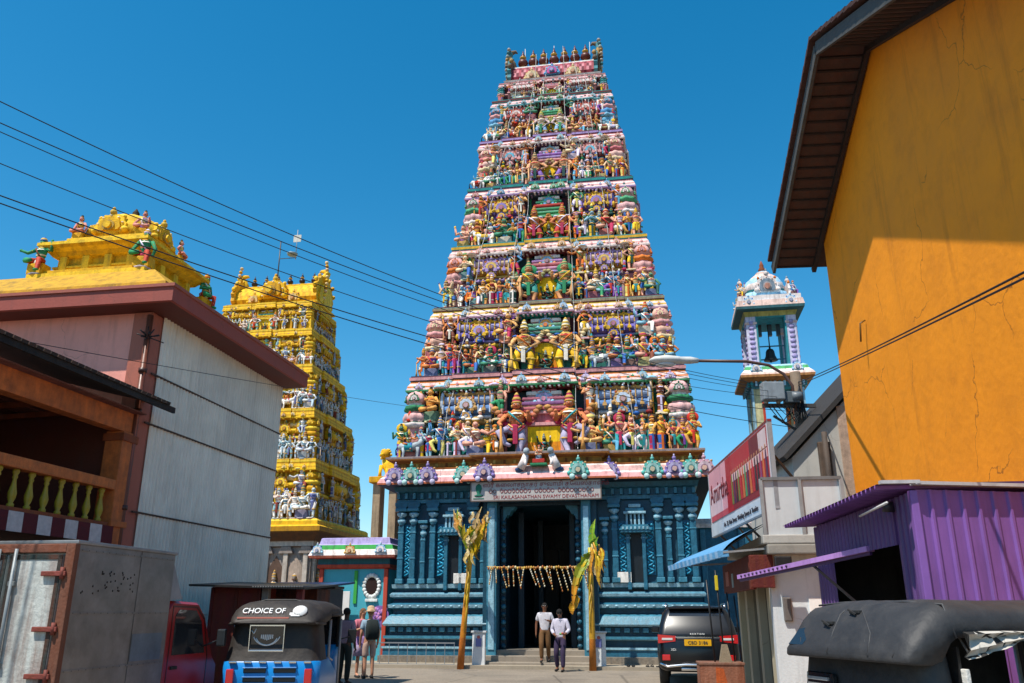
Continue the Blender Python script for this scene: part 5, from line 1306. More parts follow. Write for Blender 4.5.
text('lettering', 'Amirtha', .6, M['signdark'], bb, (X - .012, 4.42, .86), RL, sx=1.0)
text('lettering', 'No. 32, Main Street, Wedding Sarees & Textiles', .13, M['ink'], bb, (X - .012, 2.6, .12), RL, sx=1.2)
m = MB()
for a in ((0, 0, HB), (L_, 0, HB)): m.bar((.0, a[0], -.02), (.0, a[0], HB + .02), .07, .05, H('8a8c90'), up=(0, 1, 0))
for z in (0, HB): m.bar((0, -.03, z), (0, L_ + .03, z), .07, .04, H('7a2a30') if z else H('9a9ca0'))
m.build('frame', M['metal'], bb)
for y in (.06, 2.8, 5.4):
    for z_, x_ in ((.85, 1.05), (.1, .6)):
        m = MB(); m.bar((.04, y, z_), (x_, y + .25, -.42), .035, .035, H('2a2422')); m.build('stay', M['metal'], bb)

# ------------------------------------------------------------------ old gabled house between shop and orange house
og = empty('old_house', (6.9, 17.6, 0), -R(2), 'weathered pale house with steep dark gable half hidden behind the orange house', 'house')
m = MB(); m.prism([(-.9, 0), (1.9, 0), (1.9, 7.58), (-.9, 4.78)], (0, 0, 0), (1, 0, 0), (0, 0, 1), (0, 1, 0), 0, 4., H('b4b0a8')); m.build('wall', M['wall'], og)
m = MB()
m.panel((-1.05, -.12, 4.72), (-1.05, 4, 4.72), (2.1, 4, 7.87), (2.1, -.12, 7.87), .1, H('2e2a28'))
m.build('roof', M['tile'], og)
m = MB(); m.cbox(-.35, -.1, -.12, .0, 3.2, 5.1, H('5c4a3c'), .02); m.tube([(-.22, -.16, 3.2), (-.22, -.16, 5.3)], .06, H('4a3c32'), n=8); m.cbox(.15, .5, -.03, 0, 3.2, 5.9, H('b89a84'), .005); m.build('drainpipe', M['wood'], og)

# ------------------------------------------------------------------ utility pole with street lamp arm
up = empty('utility_pole', (7.15, 20.0, 0), 0, 'weathered concrete utility pole with cables and grey junction boxes behind billboard', 'utility pole')
m = MB(); m.tube([(0, 0, 0), (-.02, 0, 4), (-.05, 0, 7.35)], [.2, .17, .13], H('6e5c4a'), n=10); m.build('pole', M['wood'], up)
m = MB(); m.bar((-1.0, -.18, 6.45), (.3, -.18, 6.45), .09, .09, H('4a4642')); m.bar((-.75, -.16, 6.2), (0, -.16, 5.7), .05, .05, H('4a4642')); m.build('crossarm', M['metal'], up)
for x in (-.9, -.6, -.3):
    m = MB(); m.lathe([(.05, 0), (.06, .05), (.03, .08), (.06, .12), (.03, .16)], (x, -.18, 6.5), H('b8b0a4'), n=10); m.build('insulator', M['plaster'], up)
m = MB(); m.cbox(-1.02, -.5, -.45, -.12, 6.55, 7.0, H('8c9296'), .03); m.build('junction_box', M['metal'], up)
m = MB(); m.cbox(-.48, -.12, -.35, -.15, 6.5, 6.78, H('5c6468'), .02); m.tube([(-.3, -.3, 6.65), (-.05, -.3, 6.65)], .12, H('6a7074'), n=12); m.build('junction_box', M['metal'], up)
m = MB()
for q in range(9):
    r_ = random.Random(q + 3); m.tube([(-.9 + .1 * q, -.2, 6.5), (-.6 + .08 * q, -.3, 6.1 + r_.uniform(-.2, .2)), (-.05, -.22, 6.6 + r_.uniform(-.4, .5))], .016, (.02, .02, .02), n=5)
m.build('wire_tangle', M['cable'], up)
lm = empty('street_lamp', (7.15, 20.0, 0), 0, 'street lamp with pale flat head on long curved arm crossing before gate tower', 'street lamp')
m = MB(); m.tube([(-.2, -.2, 6.3), (-.22, -.2, 6.95), (-.4, -.2, 7.25), (-.75, -.2, 7.48), (-1.3, -.2, 7.58), (-2.75, -.2, 7.6)], .04, H('5a4038'), n=8); m.build('arm', M['metal'], lm)
m = MB()
S = []
for x, hw, zt, zb in ((-2.5, .07, .06, -.06), (-2.7, .1, .1, -.08), (-2.95, .12, .1, -.08), (-3.0, .16, .11, -.08), (-3.3, .2, .14, -.1), (-3.6, .18, .1, -.08), (-3.72, .08, .03, -.03)):
    S.append([(x, -.2 + hw * math.cos(a * PI / 5), 7.6 + (zt if math.sin(a * PI / 5) > 0 else -zb) * math.sin(a * PI / 5)) for a in range(10)])
m.loft(S, H('c8c6c0'), smooth=True); m.build('lamp_head', M['metal'], lm)
m = MB(); m.ball((-3.32, -.2, 7.5), (.26, .14, .06), H('b8b4a8'), 10, 6); m.build('lens', M['whitelens'], lm)

# ------------------------------------------------------------------ cables
def cable(A, B, via, rad, label, group):
    A = Vector(A); B = Vector(B)
    def pt(t, s): p = A.lerp(B, t); p.z -= 4 * s * t * (1 - t); return p
    def proj(p):
        z = p.z - CAMZ; f = p.y * math.cos(PITCH) + z * math.sin(PITCH); u = -p.y * math.sin(PITCH) + z * math.cos(PITCH)
        return 512 + FPX * p.x / f, 341.5 - FPX * u / f
    s = .3
    if via:
        lo, hi = -1., 4.
        for _ in range(40):
            s = (lo + hi) / 2; best = min((pt(k / 200, s) for k in range(201)), key=lambda p: abs(proj(p)[0] - via[0]))
            if proj(best)[1] < via[1]: lo = s
            else: hi = s
    P_ = [pt(k / 40, s) for k in range(41)]
    if A.y < 12: P_ = [P_[0] + (P_[0] - P_[1]) * 14] + P_
    if B.y < 12: P_ = P_ + [P_[-1] + (P_[-1] - P_[-2]) * 14]
    m = MB(); m.tube(P_, rad, (.02, .02, .02), n=5)
    tag(m.build('power_cable', M['cable']), label, 'cable', group)
G = 'overhead cables to the utility pole'
ends = [(6.2, 19.8, 7.0), (6.3, 19.8, 6.9), (6.5, 19.8, 6.8), (6.7, 19.8, 6.66), (6.85, 19.8, 6.3), (6.9, 19.8, 5.9)]
for i, (ya, yb, r_) in enumerate(((99, 291, .007), (122, 298, .007), (131, 304, .006), (164, 322, .006), (198, 337, .008), (206, 345, .008))):
    A_ = at(-40, ya - 17, 8.); cable(A_, ends[i], (430, yb), r_, ['highest black cable crossing the sky from upper left', 'second highest cable, upper one of a close pair', 'third highest cable, lower one of a close pair', 'thin fourth cable passing the pink kneeling statue on the roof shrine', 'thick cable passing just over the green statues, upper of lowest pair', 'lowest thick cable crossing in front of the yellow roof shrine'][i], G)
cable((7.1, 19.85, 7.05), at(1075, 246, 4.), (930, 320), .009, 'upper thick black cable from pole across the orange wall', 'cables crossing the orange wall')
cable((7.1, 19.85, 6.98), at(1075, 253, 4.), (930, 324), .009, 'lower thinner black cable from pole across the orange wall', 'cables crossing the orange wall')
cable(at(-10, 335, 10.5), at(420, 408, 27.5), (250, 381), .006, 'thin cable sagging along the pink and grey hall', 'cables')
# ------------------------------------------------------------------ vehicles
def wheel(parent, x, y, r, w, rim=H('8a8a88')):
    m = MB(); pr = [(r * .62, -w / 2), (r * .9, -w / 2), (r, -w * .32), (r, w * .32), (r * .9, w / 2), (r * .62, w / 2)]
    n = 22; vs = []; k = len(pr)
    for q in range(n):
        a = 2 * PI * q / n
        for rr, xx in pr: vs.append((x + xx, y + rr * math.cos(a), r + rr * math.sin(a)))
    fs = [(q * k + j, q * k + (j + 1) % k, ((q + 1) % n) * k + (j + 1) % k, ((q + 1) % n) * k + j) for q in range(n) for j in range(k)]
    m.add(vs, fs, (.02, .02, .02), True); o = m.build('wheel', M['rubber'], parent)
    m = MB(); s = []
    for xx, rr in ((-w * .4, r * .64), (-w * .42, r * .3), (w * .42, r * .3), (w * .4, r * .64)): s.append([(x + xx, y + rr * math.cos(2 * PI * q / n), r + rr * math.sin(2 * PI * q / n)) for q in range(n)])
    m.loft(s, rim, smooth=False); m.build('rim', M['metal'], o)

def rrect(hw, y0, y1, z, rr, n=4):
    p = []
    for cx_, cy_, a0 in ((hw - rr, y0 + rr, -90), (hw - rr, y1 - rr, 0), (-hw + rr, y1 - rr, 90), (-hw + rr, y0 + rr, 180)):
        for j in range(n + 1):
            a = R(a0 + 90 * j / n); p.append((cx_ + rr * math.cos(a), cy_ + rr * math.sin(a), z))
    return p

def rickshaw(name, loc, rz, label, body, canopy, style):
    t = empty(name, loc, rz, label, 'auto rickshaw')
    # tub
    m = MB(); secs = [rrect(hw, y0, y1, z, .14) for z, hw, y0, y1 in ((.34, .55, .1, 1.75), (.42, .62, .03, 1.8), (.7, .655, .0, 1.8), (.94, .66, .0, .95), (.955, .64, .02, .93))]
    m.loft(secs, body, smooth=True)
    m.build('tub', M['carpaint'], t)
    m = MB(); m.box(-.6, .6, .8, 2.3, .3, .38, H('22262a')); m.build('floor', M['metal'], t)
    m = MB(); m.cbox(-.55, .55, .75, 1.25, .55, .72, H('2a2420'), .05); m.cbox(-.55, .55, .7, .82, .7, 1.2, H('2a2420'), .05); m.cbox(-.25, .25, 1.75, 2.0, .6, .7, H('2a2420'), .04); m.build('seat', M['vinyl'], t)
    # rear louvres, lamps, bumper, plate
    for sx in (-1, 1):
        for z in (.62, .73, .84):
            m = MB(); m.cbox(sx * .2 - .15, sx * .2 + .15, -.02, .01, z - .028, z + .028, H('071018'), .01); m.cbox(sx * .2 - .16, sx * .2 + .16, -.035, -.01, z + .028, z + .042, mix(body, (.8, .8, .9), .15), .006); m.build('louvre', M['carpaint'], t)
        m = MB(); m.cbox(sx * .52 - .05, sx * .52 + .05, -.05, .0, .68, .86, H('b02020'), .012); m.build('tail_light', M['redlens'], t)
        m = MB(); m.cbox(sx * .52 - .055, sx * .52 + .055, -.045, .0, .62, .675, H('c0c0c0'), .01); m.build('reflector', M['whitelens'], t)
    for q in range(6):
        m = MB(); m.cbox(-.55 + q * .2, -.45 + q * .2, -.03, .0, .925, .955, H('d8d8d8'), .008); m.build('canopy_clip', M['chrome'], t)
    m = MB(); m.bar((-.62, -.06, .4), (.62, -.06, .4), .05, .07, H('2a2a2a')); m.build('bumper', M['metal'], t)
    # canopy: curved rear wall, then the roof
    m = MB(); secs = []
    for z, hw, y0 in ((.95, .655, .01), (1.0, .64, .03), (1.15, .615, .07), (1.42, .58, .1), (1.47, .57, .12)): secs.append(rrect(hw, y0, .78 if not style else .3, z, .16 if not style else .08))
    m.loft(secs, canopy, caps=False, smooth=True)
    roof = []; ec, es = (.55, .75) if style == 0 else (.36, .5)
    prof_ = [(-.04, .52, 1.405, 1.425), (.0, .58, 1.4, 1.465), (.1, .615, 1.395, 1.56), (.2, .635, 1.39, 1.635), (.28, .645, 1.388, 1.675), (.38, .65, 1.4, 1.69), (.7, .66, 1.44, 1.7), (.9, .665, 1.5, 1.705), (1.5, .665, 1.5, 1.7), (2.0, .65, 1.5, 1.665), (2.14, .61, 1.5, 1.6)]
    if style: prof_ = [(-.05, .56, 1.36, 1.385), (-.03, .61, 1.355, 1.43), (.03, .635, 1.35, 1.53), (.1, .645, 1.35, 1.62), (.17, .65, 1.37, 1.675), (.24, .65, 1.46, 1.7), (.3, .655, 1.5, 1.708), (.72, .662, 1.505, 1.712), (1.5, .665, 1.5, 1.705), (2.0, .65, 1.5, 1.665), (2.14, .61, 1.5, 1.6)]
    for y, hw, zb, zt in prof_:
        sec = [(hw * .97, y, zb - .0)]
        for j in range(13):
            a = PI * j / 12; c, s_ = math.cos(a), math.sin(a)
            sec.append((hw * (abs(c) ** ec) * (1 if c > 0 else -1), y, zb + .01 + (zt - zb) * (max(0, s_) ** es)))
        sec.append((-hw * .97, y, zb)); roof.append(sec)
    if style:
        jr = random.Random(5); roof = [[(p[0], p[1], p[2] + (.012 * math.sin(p[0] * 9 + i_ * 1.7) + jr.uniform(-.005, .005) if 2 < j_ < 12 else 0)) for j_, p in enumerate(s_)] for i_, s_ in enumerate(roof)]
    m.loft(roof, canopy, smooth=True)
    for sx in (-1, 1):
        m.tube([(sx * .665, .85, 1.5), (sx * .668, 1.5, 1.505), (sx * .65, 2.0, 1.505)], .018, canopy, n=7)
        if not style: m.tube([(sx * .57, .0, 1.405), (sx * .63, .14, 1.4), (sx * .65, .34, 1.4)], .016, canopy, n=6)
    if not style: m.tube([(-.57, .0, 1.405), (-.4, -.045, 1.415), (.4, -.045, 1.415), (.57, .0, 1.405)], .016, canopy, n=6)
    m.tube([(.645, .36, 1.42), (.5, .37, 1.63), (.2, .36, 1.705), (-.2, .36, 1.705), (-.5, .37, 1.63), (-.645, .36, 1.42)], .008, mix(canopy, (.2, .2, .2), .25), n=5)
    m.build('canopy', M['vinyl'], t)
    for sx in (-1, 1):
        for y in (.95, 2.02):
            m = MB(); m.tube([(sx * .62, y, .4), (sx * .63, y, 1.45)], .02, H('9a9a98'), n=8); m.build('frame_post', M['metal'], t)
        m = MB()
        for z in (.75, .95): m.tube([(sx * .63, .95, z), (sx * .63, 1.3, z - .05)], .013, H('b0b0b0'), n=6)
        m.build('side_rail', M['metal'], t)
        if style: continue
        m = MB(); m.tube([(sx * .6, 2.1, 1.15), (sx * .78, 2.15, 1.2)], .01, H('333333'), n=5); m.cbox(sx * .8 - .07, sx * .8 + .07, 2.14, 2.17, 1.1, 1.3, H('1a1a1a'), .015); m.build('mirror', M['metal'], t)
    # front
    m = MB(); m.loft([rrect(.6, 1.95, 2.35, .35, .1), rrect(.58, 1.98, 2.5, .6, .12), rrect(.56, 2.0, 2.45, .9, .12), rrect(.6, 2.02, 2.3, 1.08, .08)], body, smooth=True)
    m.cbox(-.62, -.57, 2.02, 2.12, 1.05, 1.55, canopy, .01); m.cbox(.57, .62, 2.02, 2.12, 1.05, 1.55, canopy, .01); m.cbox(-.6, .6, 2.04, 2.14, 1.48, 1.58, canopy, .02)
    m.build('front_cowl', M['carpaint'], t)
    m = MB(); m.panel((.57, 2.1, 1.08), (-.57, 2.1, 1.08), (-.57, 2.08, 1.5), (.57, 2.08, 1.5), .01, H('101418')); m.build('windscreen', M['glass'], t)
    m = MB(); m.ball((0, 2.5, .72), (.09, .06, .09), H('c8c8c8'), 12, 8); m.build('headlight', M['whitelens'], t)
    wheel(t, 0, 2.3, .22, .11); wheel(t, -.55, .5, .22, .13); wheel(t, .55, .5, .22, .13)
    return t
M['white'] = mat_flat('white_lettering', H('dcdcda')); M['salmon'] = mat_flat('salmon_lettering', H('c87a6a'))
t1 = rickshaw('auto_rickshaw', (-3.27, 12.0, 0), R(3), 'blue auto rickshaw with black canopy and white lettering across the rear flap', H('0f7cc4'), H('29231f'), 0)
t1.scale = (1, 1, 1.06)
m = MB(); m.cbox(-.32, .14, .07, .1, 1.07, 1.38, H('0c0c0e'), .02); pw = m.build('rear_window', M['glass'], t1)
m = MB()
for a in ((-.33, .15, 1.06, 1.085), (-.33, .15, 1.37, 1.395)): m.cbox(a[0], a[1], .045, .07, a[2], a[3], H('9a9c9c'), .006)
for x in (-.33, .135): m.cbox(x, x + .015, .045, .07, 1.06, 1.395, H('9a9c9c'), .004)
m.build('frame', M['chrome'], pw)
m = MB()
for r0, z in ((.15, 1.27), (.19, 1.3)):
    m.tube([(-.09 + r0 * math.cos(R(200 + q * 14)), .062, z + r0 * .85 * math.sin(R(200 + q * 14))) for q in range(11)], .009, (1, 1, 1), n=4)
for q in range(7): m.box(-.17 + q * .025, -.155 + q * .025, .06, .066, 1.2 + .008 * abs(q - 3), 1.27, (1, 1, 1))
m.tube([(-.3, .06, 1.32), (-.27, .06, 1.28), (-.24, .06, 1.34)], .01, (1, 1, 1), n=4)
m.build('smile_sticker', M['white'], pw)
text('lettering', 'CHOICE OF', .13, M['white'], t1, (-.16, .075, 1.555), (R(43), 0, 0), sx=.86, ext=.012)
m = MB(); m.lathe([(.09, -.012), (.09, .012)], (.33, 0, 0), (1, 1, 1), n=18, sx=1.1); m.box(.2, .28, -.08, -.04, -.012, .012, (1, 1, 1)); m.box(.22, .34, -.1, -.07, -.012, .012, (1, 1, 1))
m.v = [(v[0], .085 + v[1] * math.cos(R(43)) - v[2] * math.sin(R(43)), 1.56 + v[1] * math.sin(R(43)) + v[2] * math.cos(R(43))) for v in m.v]; m.build('head_sticker', M['white'], t1)
m = MB(); m.box(-.5, .2, -.012, .03, 1.468, 1.487, (1, 1, 1)); m.build('lettering_strip', M['salmon'], t1)
text('lettering', 'drive safe and keep smiling always with us', .035, M['white'], t1, (-.1, .045, 1.02), (R(75), 0, 0), sx=1.2, ext=.004)

t2 = rickshaw('auto_rickshaw', (2.15, 5.7, 0), -R(74), 'all black auto rickshaw with closed canopy and folded white side flap', H('1c1c1e'), H('2c2c2e'), 1)
for sx in (-1,):
    m = MB(); m.prism([(-.02, .03), (.14, .03), (.19, .12), (.15, .17), (.03, .15)], (-.56, -.035, 1.4), (1, 0, 0), (0, math.cos(R(57)), math.sin(R(57))), (0, -math.sin(R(57)), math.cos(R(57))), -.03, .012, H('555a5c')); m.build('corner_window', M['glass'], t2)
m = MB(); m.cbox(-.5, -.2, .03, .07, 1.1, 1.26, H('0c0c0e'), .03); pw = m.build('rear_window', M['glass'], t2)
m = MB()
for z in (1.14, 1.18, 1.22): m.bar((-.46, .022, z), (-.24, .022, z), .015, .02, H('8a8a8a'))
m.build('window_bar', M['metal'], pw)
for x, y, z in ((.0, .12, 1.645), (-.2, .055, 1.575)):
    m = MB(); m.cbox(x - .05, x + .05, y - .02, y + .01, z - .01, z + .012, H('101012'), .006); m.bar((x - .04, y - .03, z + .015), (x + .03, y - .03, z - .015), .012, .012, H('0a0a0a')); m.build('canopy_latch', M['rubber'], t2)
m = MB(); rr = random.Random(6)
m.tube([(-.12, -.052, 1.39), (-.13, .02, 1.52), (-.14, .1, 1.628), (-.15, .2, 1.692), (-.16, .6, 1.714)], .006, H('3a3a3c'), n=4)
m.tube([(.28, -.052, 1.39), (.24, .02, 1.52), (.1, .1, 1.628), (.0, .16, 1.675)], .006, H('3a3a3c'), n=4)
m.tube([(.66, .28, 1.5), (.6, .27, 1.69), (.3, .27, 1.708), (-.3, .27, 1.708), (-.6, .27, 1.69)], .007, H('3c3c3e'), n=4)
for q in range(9): m.tube([(-.55 + q * .13, -.047 + rr.uniform(0, .01), 1.39), (-.55 + q * .13 + rr.uniform(-.05, .05), .0, 1.47 + rr.uniform(-.02, .02))], .004, H('333335'), n=4)
m.build('canopy_seam', M['vinyl'], t2)
m = MB(); m.box(-.64, -.62, .3, 1.9, .9, 1.5, H('0e0e10')); m.box(-.62, .62, .3, .32, .9, 1.45, H('0e0e10')); m.build('shade_sheet', M['vinyl'], t2)  # near-black sheets added so the open cabin looks dark inside
m = MB()
A0 = Vector((.69, .3, 1.54)); S_ = []
for j in range(9):
    t_ = j / 8.; w_ = .085 * (1 - t_) ** .7 + .01
    S_.append([(A0.x + .02 * math.sin(j * 2.1 + q) + (.03 if q % 2 else 0), A0.y + .5 * t_, A0.z - .02 + w_ * math.cos(2 * PI * q / 10) * .8 - .06 * (1 - t_)) for q in range(10)])
m.loft(S_, [[H('b4aea4') if (q + j) % 5 else H('2a2826') for q in range(10)] for j in range(8)], smooth=False); m.build('folded_flap', M['cloth'], t2)
m = MB()
for j in range(4): m.cbox(.6, .66, .31, .34, .95 + j * .1, 1.03 + j * .1, H('d0ccc4') if j % 2 else H('2a2a2a'), .006)
m.build('door_edge', M['cloth'], t2)

# ---- small truck
tr = empty('box_truck', (-5.34, 9.1, 0), -R(9), 'small box truck with dull aluminium body, rusty white rear doors and red cab', 'truck')
m = MB(); m.cbox(-.75, .75, .03, 1.95, .72, 2.34, H('8e8c88'), .015); m.cbox(-.77, .77, .0, 1.97, 2.33, 2.37, H('9a9a9a'), .01)
m.cbox(.752, .757, 1.2, 1.206, .72, 2.33, H('707070'), .001)
rr = random.Random(2)
for z_ in (1.05, 1.62, 2.26):
    m.cbox(.75, .758, .05, 1.93, z_, z_ + .025, H('8a8884'), .003)
    for q in range(16): m.ball((.758, .1 + q * .118, z_ + .012), (.004, .008, .008), H('6a6864'), 5, 3)
m.cbox(.751, .756, 1.22, 1.85, 1.1, 1.4, H('7a8a98'), .002)  # bluish patch painted on the side sheet as a reflection
for q in range(34): m.ball((.752, rr.uniform(.15, 1.15), 1.95 + rr.uniform(-.12, .12)), (.006, .012, .012), H('33302c'), 5, 3)
m.build('box_body', M['alu'], tr)
m = MB(); m.cbox(-.76, -.66, -.03, .05, .7, 2.33, H('5c3a2e'), .01); m.cbox(.66, .765, -.03, .05, .7, 2.33, H('6e4838'), .01); m.cbox(-.66, .66, -.03, .05, 2.24, 2.33, H('7a4a38'), .01); m.cbox(-.66, .66, -.03, .05, .7, .8, H('6a3a28'), .01); m.build('rear_frame', M['rust'], tr)
for sx in (-1, 1):
    m = MB(); x0, x1 = (.02, .63) if sx > 0 else (-.63, -.02)
    m.cbox(x0, x1, -.02, .03, .82, 2.22, H('b8bab4'), .012)
    for a in ((x0, x0 + .04, .82, 2.22), (x1 - .05, x1, .82, 2.22), (x0, x1, 2.17, 2.22), (x0, x1, .82, .88)): m.cbox(a[0], a[1], -.028, -.018, a[2], a[3], H('24302e'), .004)
    d = m.build('rear_door', M['rust'], tr)
    m = MB(); m.tube([(sx * .1, -.055, .78), (sx * .1, -.055, 2.28)], .018, H('8a9092'), n=8)
    for z in (1.1, 1.9): m.cbox(sx * .1 - .04, sx * .1 + .04, -.06, -.03, z, z + .05, H('7a7c7a'), .008)
    m.build('lock_bar', M['metal'], d)
    for z in (1.0, 1.45, 2.0):
        m = MB(); m.cbox(sx * .63 - (.2 if sx > 0 else -.0), sx * .63 + (.08 if sx > 0 else .2), -.06, -.03, z, z + .05, H('7e3c34'), .008) if sx > 0 else m.cbox(-.71, -.43, -.06, -.03, z, z + .05, H('7e3c34'), .008)
        m.tube([(sx * .67, -.05, z - .03), (sx * .67, -.05, z + .09)], .022, H('743830'), n=8); m.build('hinge', M['rust'], d)
m = MB(); m.prism([(1.97, 2.25), (2.28, 1.8), (1.97, 1.78)], (0, 0, 0), (0, 1, 0), (0, 0, 1), (1, 0, 0), -.7, .72, H('8a8e92')); m.build('wind_deflector', M['metal'], tr)
m = MB(); RC = H('8a1a1c')
cabp = [(2.02, .45), (2.02, 1.7), (2.1, 1.78), (2.75, 1.76), (2.95, 1.6), (3.28, 1.05), (3.4, .95), (3.42, .5), (3.3, .42)]
sec = []
for x, sc in ((-.7, .96), (-.66, 1.), (.66, 1.), (.7, .96)):
    sec.append([(x, 2.7 + (p[0] - 2.7) * sc, 1.0 + (p[1] - 1.0) * sc) for p in cabp])
m.loft(sec, RC); cabo = m.build('cab', M['carpaint'], tr)
for sx in (-1, 1):
    m = MB(); m.prism([(2.2, 1.12), (2.2, 1.6), (2.28, 1.67), (2.7, 1.66), (2.86, 1.52), (3.02, 1.12)], (sx * .7, 0, 0), (0, 1, 0), (0, 0, 1), (sx, 0, 0), -.002, .006, H('2a3234')); m.build('side_window', M['glass'], cabo)
    m = MB(); m.prism([(2.12, .5), (2.12, 1.72), (2.72, 1.71), (2.95, 1.56), (3.12, 1.08), (3.12, .5), (3.1, .5), (3.1, 1.07), (2.93, 1.54), (2.71, 1.69), (2.14, 1.7), (2.14, .5)], (sx * .7, 0, 0), (0, 1, 0), (0, 0, 1), (sx, 0, 0), -.001, .004, H('3a0c0e')); m.build('door_seam', M['carpaint'], cabo)
    m = MB(); m.cbox(sx * .71 - .015, sx * .71 + .015, 2.2, 2.34, .95, .99, H('1a1a1a'), .006); m.build('door_handle', M['rubber'], cabo)
    m = MB(); m.tube([(sx * .7, 2.95, 1.2), (sx * .88, 3.05, 1.28)], .012, H('222222'), n=5); m.cbox(sx * .92 - .06, sx * .92 + .06, 3.02, 3.08, 1.2, 1.42, H('22262a'), .02); m.build('wing_mirror', M['metal'], cabo)
m = MB(); m.panel((.6, 3.29, 1.1), (-.6, 3.29, 1.1), (-.58, 2.99, 1.58), (.58, 2.99, 1.58), .01, H('101418')); m.build('windscreen', M['glass'], cabo)
m = MB(); m.box(-.35, .35, .1, 3.2, .5, .7, H('1c1c1c')); m.bar((-.7, -.05, .55), (.7, -.05, .55), .08, .12, H('222222')); m.build('chassis', M['metal'], tr)
for sx in (-1, 1):
    m = MB(); m.cbox(sx * .6 - .08, sx * .6 + .08, -.07, -.04, .6, .68, H('a01818'), .01); m.build('tail_light', M['redlens'], tr)
for x in (-.62, .62):
    wheel(tr, x, .6, .28, .16, H('7a7a78')); wheel(tr, x, 2.85, .28, .16, H('7a7a78'))

# ---- black suv
sv = empty('black_suv', (4.22, 20.0, 0), -R(11), 'black suv parked with yellow number plate and red tail lamps facing us', 'suv')
BK = H('0d0f14'); sv.scale = (1, 1, 1.05)
m = MB(); S = []
for y, hw, z0, z1 in ((0.0, .78, .42, .98), (.04, .86, .36, 1.03), (.14, .91, .32, 1.06), (.6, .935, .3, 1.09), (2.0, .94, .3, 1.07), (3.4, .935, .3, 1.03), (4.1, .9, .33, .98), (4.5, .82, .38, .88), (4.62, .68, .45, .78)):
    sec = []
    zm = (z0 + z1) / 2; hh = (z1 - z0) / 2
    for j in range(20):
        a = 2 * PI * j / 20; c, s_ = math.cos(a), math.sin(a)
        sec.append((hw * (abs(c) ** .35) * (1 if c > 0 else -1), y, zm + hh * (abs(s_) ** .35) * (1 if s_ > 0 else -1)))
    S.append(sec)
m.loft(S, BK, smooth=True)
G_ = []
for z, hw, y0, y1 in ((1.0, .9, .06, 3.45), (1.1, .885, .09, 3.3), (1.3, .84, .2, 3.0), (1.5, .77, .34, 2.65), (1.6, .72, .42, 2.45), (1.66, .66, .5, 2.3), (1.69, .5, .7, 2.1)): G_.append(rrect(hw, y0, y1, z, .16))
m.loft(G_, BK, smooth=True)
m.cbox(-.62, .62, .3, .52, 1.62, 1.66, BK, .015)
m.build('body', M['carpaint'], sv)
m = MB(); m.panel((-.7, .13, 1.16), (.7, .13, 1.16), (.6, .38, 1.57), (-.6, .38, 1.57), .02, H('16191d')); m.build('rear_window', M['glass'], sv)
m = MB(); m.bar((.05, .2, 1.2), (.5, .215, 1.22), .015, .02, H('0a0a0a')); m.build('wiper', M['rubber'], sv)
for sx in (-1, 1):
    m = MB(); m.prism([(.5, 1.12), (.55, 1.44), (.8, 1.55), (2.2, 1.55), (2.75, 1.3), (2.95, 1.12)], (sx * .86, 0, 0), (0, 1, 0), (0, 0, 1), (sx, 0, 0), -.06, .01, H('101216'))
    m.v = [(v[0] - sx * (v[2] - 1.12) * .22, v[1], v[2]) for v in m.v]; m.build('side_window', M['glass'], sv)
    m = MB(); m.prism([(-.19, -.09), (.2, -.05), (.22, .06), (-.19, .09)] if sx < 0 else [(-.2, -.05), (.19, -.09), (.19, .09), (-.22, .06)], (sx * .7, .02, 1.0), (1, 0, 0), (0, 0, 1), (0, -1, 0), -.06, .03, H('a01010')); tl = m.build('tail_lamp', M['redlens'], sv)
    m = MB(); m.cbox(sx * .68 - .12, sx * .68 + .12, -.02, .0, .975, 1.02, H('d0c8c0'), .006); m.build('reversing_light', M['whitelens'], tl)
    m = MB(); m.cbox(sx * .72 - .09, sx * .72 + .09, -.02, .02, .56, .68, H('a01818'), .015); m.build('fog_lamp', M['redlens'], sv)
    m = MB(); m.tube([(sx * .68, .6, 1.66), (sx * .68, .75, 1.73), (sx * .68, 2.1, 1.73), (sx * .66, 2.3, 1.66)], .022, H('b8babc'), n=8); m.build('roof_rail', M['chrome'], sv)
    m = MB(); m.cbox(sx * 1.02 - .1, sx * 1.02 + .1, 2.75, 2.85, 1.08, 1.22, BK, .03); m.bar((sx * .88, 2.8, 1.1), (sx * .95, 2.8, 1.12), .05, .04, BK); m.build('wing_mirror', M['carpaint'], sv)
m = MB(); m.tube([(-.86, .02, .5), (-.7, -.04, .44), (-.3, -.06, .48), (.3, -.06, .48), (.7, -.04, .44), (.86, .02, .5)], .028, H('c0c2c4'), n=8); m.cbox(-.4, .4, -.07, -.03, .36, .42, H('c0c0c0'), .015); m.cbox(-.5, .5, -.025, .0, 1.025, 1.05, H('c8c8c8'), .006); m.build('chrome_trim', M['chrome'], sv)
m = MB(); m.cbox(-.3, .3, -.03, .0, .86, .99, H('d8a010'), .006); pl_ = m.build('number_plate', M['print'], sv)
text('lettering', 'CBD 3186', .09, M['ink'], pl_, (0, -.034, .925), RX, sx=1.15)
text('lettering', 'R E X T O N', .05, M['white'], sv, (0.0, .075, 1.1), (R(70), 0, 0), sx=1.2)
text('lettering', 'XDi', .07, M['white'], sv, (-.55, -.01, .78), RX)
for x in (-.8, .8):
    wheel(sv, x, .9, .36, .22); wheel(sv, x, 3.7, .36, .22)

